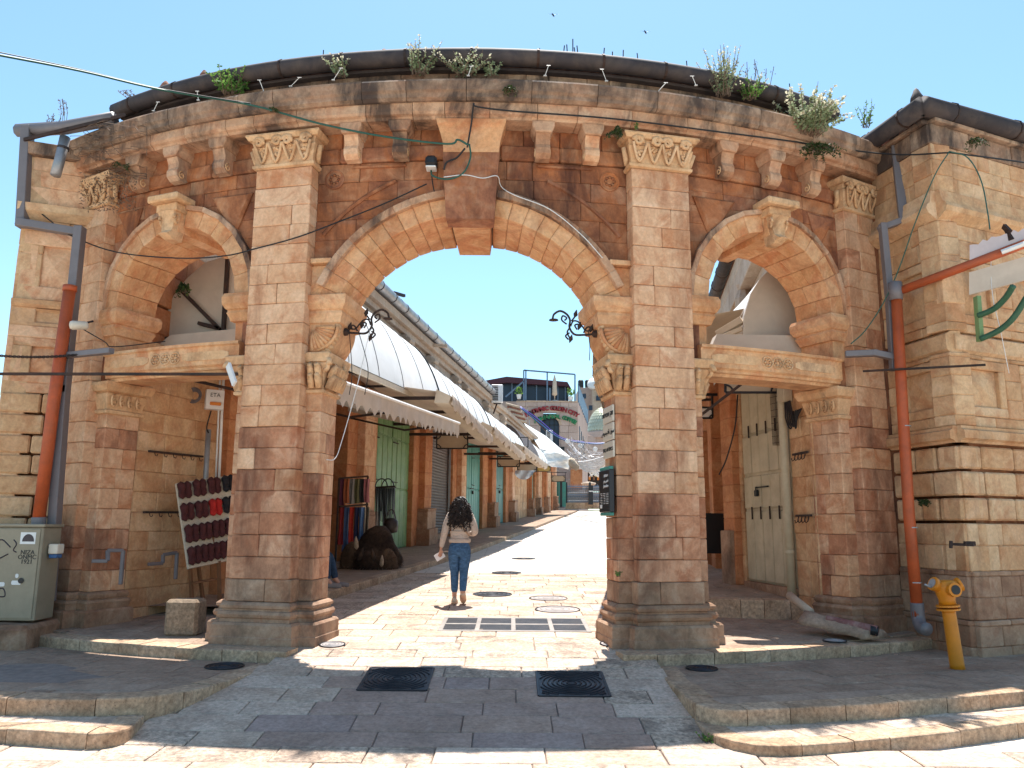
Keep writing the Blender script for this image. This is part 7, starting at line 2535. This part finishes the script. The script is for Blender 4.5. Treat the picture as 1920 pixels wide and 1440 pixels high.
# dry creepers hanging from the left end of the cornice
cv = thing('dry_creeper', cop(190, 330, .3), 'tangle of dry brown creeper hanging over the left end of the cornice', 'creeper')
m = MB()
for k in range(70):
    px, py = rnd(140, 262), rnd(225, 345)
    L_ = rnd(25, 90)
    a = rnd(-.3, pi + .3)
    P_ = [on_gate(px, py, .46 - (0 if py < 300 else .2))]
    for i in range(5):
        px += cos(a) * L_ / 5
        py += abs(sin(a)) * L_ / 5 * rnd(-.2, 1)
        a += rnd(-.6, .6)
        P_.append(on_gate(max(132, min(275, px)), min(470, py), (.47 if py < 300 else .2) + rnd(0, .08)))
    m.tube(bend(P_, 3), .0045, 3, cap=False)
struct(m.build('twigs', MT['dry'], cv, fix=False), 'stuff')
m = MB()
for k in range(500):
    p = on_gate(rnd(150, 255), rnd(320, 395), rnd(.2, .4))
    leaf_quad(m, p, Vector((rnd(-1, 1), rnd(-1, 1), rnd(-1, .6))).normalized() * .045, .008)
struct(m.build('dead_leaves', MT['dry'], cv, fix=False), 'stuff')
for pts, lab in (((112, 232, 108, 185), 'bare weed stem standing on the left building gutter'), ((250, 196, 222, 160), 'bare weed stems leaning over the left end of the gutter'), ((90, 240, 86, 212), 'short bare weed stem at the top of the left building')):
    t = thing('dry_weed', sight(pts[0], pts[1], 10.2), lab, 'plant')
    m = MB()
    for k in range(4):
        a, b = sight(pts[0] + k * 4, pts[1], 10.2), sight(pts[2] + k * 7 + rnd(-6, 6), pts[3] + rnd(0, 12), 10.2)
        m.tube([a, a.lerp(b, .5) + Vector((.02, 0, 0)), b], .004, 4)
        for i in range(10):
            p = a.lerp(b, rnd(.3, 1))
            leaf_quad(m, p, Vector((rnd(-1, 1), rnd(-.5, .5), rnd(0, 1))).normalized() * .04, .007)
    m.build('stems', MT['dry'], t, fix=False)
t = thing('dry_weed', cop(1440, 150, .2), 'thin seeding weed stalks on the coping left of the largest weed', 'plant')
m = MB()
for k in range(7):
    a = cop(1395 + k * 8, 165, .2)
    b = a + Vector((rnd(-.06, .08), 0, rnd(.25, .42)))
    m.tube([a, b], .004, 4)
    for i in range(8):
        leaf_quad(m, a.lerp(b, rnd(.6, 1)) + Vector((rnd(-.03, .03), 0, 0)), Vector((rnd(-1, 1), 0, rnd(0, 1))) * .03, .006)
m.build('stems', MT['dry'], t, fix=False)

# two swifts in the sky
for (px, py), lab in (((1037, 28), 'small dark bird flying high above the keystone'), ((1210, 60), 'small dark bird flying above the right pilaster')):
    p = sight(px, py, 30)
    m = MB().lathe([(.005, -.1), (.03, -.03), (.035, .03), (.008, .1)], p, 7, (.5, .6, -.4))
    t = tag(m.build('bird', MT['black'], smooth=True), lab, 'bird')
    for s_ in (-1, 1):
        MB().rings([[p + Vector((0, 0, 0)), p + Vector((.05, .0, .01)), p + Vector((.02, .02, .02))], [p + Vector((s_ * .12, .02, .06)), p + Vector((s_ * .12 + .04, .02, .06)), p + Vector((s_ * .12, .04, .065))], [p + Vector((s_ * .22, -.02, .03)), p + Vector((s_ * .22 + .01, -.02, .03)), p + Vector((s_ * .22, -.01, .032))]]).build('wing', MT['black'], t)
# ---------------------------------------------------------------- far end of the street
YR = 88.
MT['farwall'] = stone('pink_far_wall', [(.50, .37, .31), (.55, .42, .36), (.46, .33, .275)], [(.42, .30, .25), (.50, .38, .32), (.57, .46, .40)], stain=(.2, .13, .11), stain_amt=.35, stain_scale=.4)
MT['glass'] = plain('dark_blue_glass', (.02, .035, .065), .3, .0, var=.3, scale=.6, spec=.35)
MT['maroonroof'] = plain('maroon_roof', (.075, .02, .03), .6, var=.2)
MT['bluesteel'] = plain('blue_grey_steel', (.13, .19, .27), .5, .3, var=.15)
MT['redletter'] = plain('red_letters', (.28, .02, .025), .5)
MT['greenletter'] = plain('green_letters', (.02, .19, .07), .5)


def fquad(pts, y, th, mat, name, parent):
    return quad_slab([sight(px, py, y) for px, py in pts], -th, mat, name, parent)


R_ = lambda px, py, dy=0.: sight(px, py, YR + dy)
re_ = thing('restaurant_building', sight(1035, 900, YR), 'pink stone building with curved red and green lettering at the end of the street', 'building')
zs = [sight(1035, py, YR).z for py in (960, 938, 916, 898, 881, 866, 852, 838, 824, 811, 798, 786, 774, 763, 754)]
xl, xr = R_(968, 800).x, R_(1084, 800).x
ax, axw, az = R_(1031, 800).x, (R_(1050, 800) - R_(1031, 800)).x * .92, R_(1031, 796).z
for z0, z1 in zip(zs, zs[1:]):
    for a, b in splits(xl, xr, 1.25):
        # leave the arched opening free
        lo, hi = ax - axw, ax + axw
        zw0 = R_(1031, 832).z
        if z1 > zw0 and z0 < az + .75 and b > lo and a < hi:
            if z0 >= az:
                hw = axw * sqrt(max(0, 1 - ((z0 - az) / .85) ** 2))
                lo, hi = ax - hw, ax + hw
            for c, d in ((a, min(b, lo)), (max(a, hi), b)):
                if d - c > .05:
                    MB().cbox(lambda x, z, q: Vector((x, YR - q, z)), (c + .01, z0 + .01, -.5), (d - .01, z1 - .01, rnd(0, .02)), .02).build('ashlar_stone', MT['farwall'], re_)
            continue
        MB().cbox(lambda x, z, q: Vector((x, YR - q, z)), (a + .01, z0 + .01, -.5), (b - .01, z1 - .01, rnd(0, .02)), .02).build('ashlar_stone', MT['farwall'], re_)
w = MB().box((ax, YR + .55, az - .9), (axw * 2.4, .06, 4.4)).build('window', MT['glass'], re_)
for k in (-.5, 0, .5):
    MB().bar((ax + axw * k, YR + .48, az - 2.6), (ax + axw * k, YR + .48, az + .8), .06).build('window_frame', MT['black'], w)
MB().bar((ax - axw, YR + .48, az), (ax + axw, YR + .48, az), .06).build('window_frame', MT['black'], w)
for k in range(11):
    t0, t1 = pi * k / 11, pi * (k + 1) / 11
    MB().cbox(lambda r, t, d: Vector((ax + r * cos(t) * axw, YR - d, az + r * sin(t) * .86)), (1.0, t0, -.3), (1.28, t1, .05), .02).build('voussoir', MT['pale'], re_)
# canopy and balcony stuff under the window
fquad([(1044, 838), (1058, 838), (1058, 868), (1044, 868)], YR - .4, .3, 'black', 'balcony_sign', re_)
# side wall running back
MB().rings([[Vector((xr - .3, YR + .02, zs[0])), Vector((xr, YR + .02, zs[0])), Vector((xr, YR + .02, zs[-1])), Vector((xr - .3, YR + .02, zs[-1]))],
            [Vector((xr + 2.6, YR + 19, zs[0])), Vector((xr + 2.9, YR + 19, zs[0])), Vector((xr + 2.9, YR + 19, zs[-1] - .2)), Vector((xr + 2.6, YR + 19, zs[-1] - .2))]]).build('side_wall', MT['farwall'], re_)
for k in range(4):
    f = .12 + k * .17
    c = Vector((xr + 2.9 * f, YR + 19 * f, zs[-1] - 4.2 - .2 * k))
    MB().box(c + Vector((-.02, 0, 0)), (.16, 1.1, 3.4), radians(-8)).build('slit_window', MT['glass'], re_)
MB().cbox(lambda x, z, q: Vector((x, YR - q, z)), (xl, zs[-1], -.6), (xr, zs[-1] + .14, .06), .03).build('coping', MT['pale'], re_)


def arched_text(body, cx, cy, rad, size, mat, a0, a1, parent):
    """letters one by one along an arc on the front wall"""
    n = len(body)
    for i, chx in enumerate(body):
        if chx == ' ':
            continue
        a = radians(lerp(a0, a1, i / (n - 1)))
        p = Vector((cx + rad * sin(a), YR - .1, cy + rad * cos(a)))
        r = Vector((cos(a), 0, -sin(a)))
        lettering(chx, size, p, face(r, (sin(a), 0, cos(a))), mat, parent, 'letter', .06, bold=.035)


k_ = YR / 1480.
tx, tz = R_(1033, 800).x, R_(1033, 860).z
arched_text('PANORAMIC GOLDEN CITY', tx + .1, tz, 95 * k_, 11 * k_, 'redletter', -30, 30, re_)
arched_text('AUTHENTICAL COFFEE', tx + .35, tz, 79 * k_, 10 * k_, 'greenletter', -26, 30, re_)
# glazed terrace with a maroon roof
fquad([(902, 752), (1066, 754), (1066, 722), (902, 716)], YR + 3, 6, 'glass', 'glazed_terrace', re_)
for px in (912, 936, 960, 984, 1006, 1026, 1046, 1060):
    MB().bar(sight(px, 752, YR + 2.8), sight(px, 716, YR + 2.8), .14).build('mullion', MT['bluesteel'], re_)
MB().rings([[sight(896, 716, YR + 2), sight(950, 706, YR + 2), sight(1064, 716, YR + 2), sight(1072, 730, YR + 2), sight(1064, 724, YR + 2), sight(950, 717, YR + 2), sight(896, 722, YR + 2)],
            [p + Vector((0, 8, .6)) for p in (sight(896, 716, YR + 2), sight(950, 706, YR + 2), sight(1064, 716, YR + 2), sight(1072, 730, YR + 2), sight(1064, 724, YR + 2), sight(950, 717, YR + 2), sight(896, 722, YR + 2))]]).build('roof', MT['maroonroof'], re_)
fr = thing('pipe_frame', sight(1030, 750, YR + .4), 'blue grey steel pipe frame standing on the restaurant terrace', 'frame')
for a, b in (((982, 694), (1078, 702)), ((982, 694), (982, 750)), ((986, 694), (986, 750)), ((1078, 702), (1078, 757)), ((1026, 698), (1026, 750)), ((948, 744), (982, 715)), ((1031, 728), (1031, 752))):
    MB().bar(sight(*a, YR + .4), sight(*b, YR + .4), .16).build('pipe', MT['bluesteel'], fr)
um = thing('parasol', sight(1040, 750, YR + .6), 'closed cream parasol on the restaurant terrace', 'parasol')
c = sight(1040, 752, YR + .6)
MB().lathe([(.05, 0), (.05, .6), (.30, .7), (.26, 1.4), (.20, 2.4), (.05, 3.0), (.01, 3.1)], c, 10).build('canopy', MT['beige'], um, smooth=True)
MB().lathe([(.3, 0), (.3, .1), (.04, .15), (.04, .8)], c, 8).build('pole', MT['steel'], um)
for px, py, lab in ((973, 748, 'potted plant on the terrace wall left of the pipe frame'), (1070, 752, 'small potted plant at the right corner of the terrace wall')):
    t = thing('potted_plant', sight(px, py, YR + .3), lab, 'plant')
    p = sight(px, py, YR + .3)
    MB().lathe([(.2, 0), (.3, .5), (.25, .5)], p, 9).build('pot', MT['white'], t)
    m = MB()
    for k in range(90):
        leaf_quad(m, p + Vector((rnd(-.3, .3), rnd(-.3, .3), rnd(.5, 1.3))), Vector((rnd(-1, 1), rnd(-1, 1), rnd(0, 1))).normalized() * .3, .06)
    m.build('leaves', MT['herb'], t, fix=False)
rl = thing('roof_railing', sight(1098, 780, YR + 8), 'blue grey railing along the side parapet of the restaurant building', 'railing')
for k in range(9):
    f = k / 8
    p = Vector((xr + 2.9 * f + .05, YR + 19 * f, zs[-1] - .2 * f))
    MB().bar(p, p + Vector((0, 0, 2.2)), .12).build('post', MT['bluesteel'], rl)
    if k:
        MB().bar(p0 + Vector((0, 0, 1.1)), p + Vector((0, 0, 1.1)), .08, 1.9).build('sheet_panel', MT['bluesteel'], rl)
    p0 = p

# the plain house with a tiled eave in front of it
th = thing('stone_house', sight(985, 850, 70), 'narrow pale house gable with stepped roof tiles before the restaurant building', 'building')
MB().rings([[sight(*p, y) for p in ((944, 762), (972, 772), (996, 804), (1032, 850), (1040, 900), (944, 900))] for y in (72, 80)]).build('wall', MT['pale'], th)
for k in range(7):
    a, b = sight(948 + k * 3.2, 757 + k * 4.8, 71), sight(974 + k * 2.2, 764 + k * 4.6, 71)
    MB().tube([a, b], .13, 7).build('roof_tile', MT['tile'] if k % 2 else MT['pale'], th, smooth=True)
MB().bar(sight(992, 772, 71.5), sight(1026, 808, 71.5), .3).build('eaves_gutter', MT['gutter'], th)
fquad([(962, 786), (984, 790), (984, 800), (962, 798)], 71.5, .3, 'black', 'window', th)

# domed chapel and the houses behind
YD = 120.
ch_ = thing('domed_chapel', sight(1135, 905, YD), 'pinkish chapel with a pale green gilded tile dome at the street end', 'building')
dc = sight(1136, 811, YD)
rad = 34 / 1480 * YD
zt = (811 - 762) / 1480 * YD
MT['domegold'] = plain('gilded_green_tiles', (.56, .55, .40), .4, .25, var=.12, scale=2, dirt=(.22, .27, .2), dirt_amt=.4)
rows_ = 11
for i in range(rows_):
    a0, a1 = pi / 2 * i / rows_, pi / 2 * (i + 1) / rows_
    n = 36
    m = MB()
    for j in range(n):
        b = 2 * pi * (j + .5 * (i % 2)) / n
        if sin(b) > .35:
            continue
        db = pi / n * 1.04
        P_ = lambda a, bb, o: dc + Vector((cos(a) * (rad + o) * cos(bb), cos(a) * (rad + o) * sin(bb), max(0, sin(a)) ** .92 * (zt + o)))
        m.add([P_(a0 - .01, b, .10), P_((a0 + a1) / 2, b + db, .02), P_(min(pi / 2, a1 + .06), b, .0), P_((a0 + a1) / 2, b - db, .02)], [(0, 1, 2, 3)])
    struct(m.build('dome_tiles', MT['domegold'], ch_), 'stuff')
MB().lathe([(rad * cos(a) * .985, zt * max(0, sin(a)) ** .92 * .985) for a in [pi / 2 * k / 16 for k in range(17)]], dc, 32).build('dome', MT['domegold'], ch_, smooth=True)
MB().lathe([(rad * 1.06, -1.0), (rad * 1.06, -.1), (rad * 1.0, .05)], dc, 32).build('drum', MT['farwall'], ch_)
MB().lathe([(.25, 0), (.3, .2), (.1, .4), (.02, .9)], dc + Vector((0, 0, zt)), 10).build('finial', MT['domegold'], ch_, smooth=True)
zc = [sight(1135, py, YD).z for py in (920, 905, 890, 875, 860, 846, 832, 819)]
for z0, z1 in zip(zc, zc[1:]):
    for a, b in splits(sight(1096, 850, YD).x, sight(1190, 850, YD).x, 1.6):
        MB().cbox(lambda x, z, q: Vector((x, YD - 2 - q, z)), (a + .015, z0 + .015, -4), (b - .015, z1 - .015, rnd(0, .03)), .03).build('ashlar_stone', MT['farwall'], ch_)
for px, py in ((1108, 858), (1118, 875), (1140, 880)):
    fquad([(px, py + 9), (px + 5, py + 9), (px + 5, py), (px, py)], YD - 2.2, .2, 'glass', 'window', ch_)
YH = 150.
hh = thing('stone_house', sight(1115, 800, YH), 'far beige flat-roofed house with a satellite dish and water heaters', 'building')
for pts, mt in (((1088, 830, 728), 'farwall'),):
    pass
fquad([(1086, 850), (1170, 850), (1170, 727), (1086, 727)], YH, 8, 'farwall', 'wall', hh)
fquad([(1112, 850), (1175, 850), (1175, 722), (1112, 722)], YH - 3, 5, 'pale', 'wall', hh)
for px, py in ((1092, 738), (1118, 742), (1132, 738), (1104, 760)):
    fquad([(px, py + 9), (px + 7, py + 9), (px + 7, py), (px, py)], YH - 3.4, .4, 'glass', 'window', hh)
for px in (1089, 1102, 1118):
    MB().lathe([(.5, 0), (.55, .2), (.55, 1.3), (.4, 1.5)], sight(px, 727, YH + 2), 10).build('water_tank', MT['black'], hh)
MB().lathe([(.05, .5), (.9, .15), (1.3, .0), (1.25, -.03), (.05, .3)], sight(1113, 719, YH - 3), 16, (-.4, -.85, .35)).build('satellite_dish', MT['white'], hh, smooth=True)
MB().bar(sight(1113, 726, YH - 2.9), sight(1113, 719, YH - 2.9), .15).build('dish_mast', MT['steel'], hh)

# fountain enclosure: stone kerb, railings, steps
YF = 70.
fo = thing('stone_plinth', sight(1097, 953, YF), 'low rough stone plinth carrying the railings at the street end', 'plinth')
for a, b in splits(1061, 1128, 12):
    quad_slab([sight(a + .2, 954, YF), sight(b - .2, 954, YF), sight(b - .2, 943, YF), sight(a + .2, 943, YF)], -.8, 'kerb', 'plinth_stone', fo)
fe = thing('iron_railing', sight(1097, 943, YF), 'ornate dark iron railing on the stone plinth at the street end', 'railing')
m = MB()
for y in (912, 916, 927, 930, 940):
    m.bar(sight(1062, y, YF + .3), sight(1130, y, YF + .3), .06)
m.build('rails', MT['bluesteel'], fe)
m = MB()
for k in range(35):
    px = 1062 + k * 2
    m.bar(sight(px, 943, YF + .3), sight(px, 908 if k % 2 else 910, YF + .3), .035)
struct(m.build('bars', MT['bluesteel'], fe), 'stuff')
m = MB()
for k in range(17):
    for py in (921, 936):
        c = sight(1064 + k * 4, py, YF + .25)
        m.tube([c + Vector((cos(t) * .13, 0, sin(t) * .13)) for t in [2 * pi * j / 10 for j in range(11)]], .022, 4, cap=False)
        m.tube(spiral(c + Vector((0, 0, .2)), Vector((1, 0, 0)), Vector((0, 0, 1)), .08, 1.2, .01, 8), .018, 4)
struct(m.build('scrollwork', MT['steel'], fe), 'stuff')
for px in (1062, 1106, 1130):
    MB().bar(sight(px, 943, YF + .25), sight(px, 904, YF + .25), .16).build('post', MT['black'], fe)
fn = thing('fountain', sight(1112, 950, YF + 4), 'pale stone fountain basin behind the iron railing', 'fountain')
c = sight(1104, 946, YF + 4)
MB().lathe([(2.3, 0), (2.3, .8), (2.45, .9), (2.45, 1.05), (2.1, 1.05), (2.0, .7)], c, 20).build('basin', MT['pale'], fn)
MB().lathe([(.35, .5), (.3, 1.6), (.7, 1.9), (.65, 2.0), (.1, 2.1)], c, 14).build('pedestal', MT['pale'], fn)
sp = thing('stone_steps', sight(1140, 953, YF - 1), 'pale stone steps right of the iron railing', 'steps')
for k in range(4):
    quad_slab([sight(1128, 955 - k * 6, YF + k * .4), sight(1165, 955 - k * 6, YF + k * .4), sight(1165, 949.3 - k * 6, YF + k * .4), sight(1128, 949.3 - k * 6, YF + k * .4)], -.8, 'pale', 'step', sp)
quad_slab([sight(1132, 932, YF + 2), sight(1165, 932, YF + 2), sight(1165, 904, YF + 2), sight(1132, 904, YF + 2)], -1, 'farwall', 'wall', sp)
kk = thing('kiosk', sight(1051, 949, 68.6), 'teal painted metal kiosk at the far end of the left shops', 'kiosk')
fquad([(1041, 950), (1061, 950), (1061, 899), (1041, 899)], 68.6, 2, 'teal', 'kiosk_wall', kk)
for px in (1047, 1054):
    MB().bar(sight(px, 949, 68.5), sight(px, 900, 68.5), .06).build('seam', MT['teal2'], kk)
ps_ = thing('sign_post', sight(1052, 952, 62), 'thin black post standing in front of the teal kiosk', 'post')
MB().bar(sight(1052, 952, 62), sight(1052, 903, 62), .16).build('post_shaft', MT['black'], ps_)
MB().lathe([(.35, 0), (.3, .08), (.05, .1)], sight(1052, 952, 62), 10).build('foot', MT['black'], ps_)
bl_ = thing('bin_post', sight(1108, 944, YF - .4), 'black information post with a white band before the railing', 'post')
fquad([(1104, 946), (1112, 946), (1112, 910), (1104, 910)], YF - .4, .35, 'black', 'post_body', bl_)
fquad([(1104, 922), (1112, 922), (1112, 920), (1104, 920)], YF - .42, .05, 'white', 'band', bl_)
st2 = thing('market_stall', sight(1090, 905, 84), 'small orange fronted shop with goods below the chapel wall', 'stall')
fquad([(1070, 918), (1092, 918), (1092, 880), (1070, 880)], 86, .5, 'shopwall', 'side_pillar', st2)
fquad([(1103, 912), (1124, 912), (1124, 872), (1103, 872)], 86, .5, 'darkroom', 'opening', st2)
for k in range(5):
    fquad([(1104 + k * 4, 900 - (k % 2) * 6), (1107.4 + k * 4, 900 - (k % 2) * 6), (1107.4 + k * 4, 893 - (k % 2) * 6), (1104 + k * 4, 893 - (k % 2) * 6)], 85.4, .3, ('orange', 'tancloth', 'wood', 'yellow', 'orange')[k], 'goods_box', st2)

# festive strings, nets and discs hung across the street
cable([sight(975, 764, 60), sight(1010, 792, 60), sight(1050, 822, 60), sight(1090, 830, 60), sight(1125, 832, 60), sight(1160, 826, 60)], .05, 'bluep', 'blue light hose sagging across the far end of the street')
MT['hose'] = plain('violet_hose', (.10, .08, .42), .4)
cable([sight(975, 762, 61), sight(1012, 788, 61), sight(1050, 819, 61), sight(1090, 828, 61), sight(1125, 831, 61), sight(1160, 824, 61)], .035, 'hose', 'violet light hose sagging just above the blue one')
nt_ = thing('net_drape', sight(1100, 870, 50), 'white gathered net drape hung across the far end of the street', 'drape')
for r in range(9):
    a, b = sight(1084 + r * .6, 866 + r * 1.4, 52), sight(1146, 850 + r * 1.3 + rnd(-1, 1), 44)
    MB().tube(catenary(a, b, .1 + .05 * r, 10), .035, 4).build('gathered_strand', MT['white'], nt_)
for k in range(26):
    p = sight(1104 + rnd(-2, 10), 868 + rnd(-2, 3), 50)
    q = sight(1112 + rnd(-8, 18), 888 + rnd(-6, 10), 50)
    MB().tube(bend([p, p.lerp(q, .5) + Vector((rnd(-.2, .2), 0, -.2)), q], 4), .022, 4).build('loose_strand', MT['white'], nt_)
for k in range(10):
    a = sight(1112 + k * 3.4, 862 - k * 1.2, 48)
    b = a + Vector((.35, 0, -.1))
    MB().tube(catenary(a, b, .35 + .03 * k, 8), .022, 4).build('loop', MT['white'], nt_)
dd = [(1064, 827), (1088, 836), (1116, 842), (1138, 845)]
for i, (px, py) in enumerate(dd):
    c = sight(px, py, 58)
    t = thing('hanging_disc', c, ('first', 'second', 'third', 'fourth')[i] + ' white ring ornament from the left hung across the far street', 'ornament')
    MB().tube([c + Vector((cos(a) * .13, 0, sin(a) * .13)) for a in [2 * pi * k / 14 for k in range(15)]], .045, 5, cap=False).build('ring', MT['white'], t, smooth=True)
    MB().lathe([(.01, -.02), (.07, 0), (.01, .02)], c, 8, (0, -1, 0)).build('centre', MT['white'], t)
ls = thing('light_strings', sight(1090, 850, 60), 'tangle of thin grey light strings crossing above the far street', 'strings')
m = MB()
for k in range(46):
    a = sight(rnd(1062, 1100), rnd(818, 858), rnd(52, 64))
    b = sight(rnd(1085, 1142), rnd(840, 880), rnd(52, 64))
    m.tube(catenary(a, b, rnd(.1, .6), 6), .018, 3, cap=False)
struct(m.build('strands', MT['zinc'], ls, fix=False), 'stuff')
t = thing('cloth_bundle', sight(1078, 868, 56), 'tan cloth bundle tied at the end of the white tarpaulin', 'cloth')
rs = []
a, b = sight(1066, 866, 56), sight(1086, 876, 54)
for k in range(8):
    u = k / 7
    r = .35 * sin(pi * min(1, u * .8 + .15)) + .04
    rs.append([a.lerp(b, u) + Vector((0, cos(q) * r * .5, sin(q) * r * (1 + .2 * sin(3 * q + k)))) for q in [2 * pi * j / 10 for j in range(10)]])
MB().rings(rs).build('bundle', MT['tancloth'], t, smooth=True)

# end
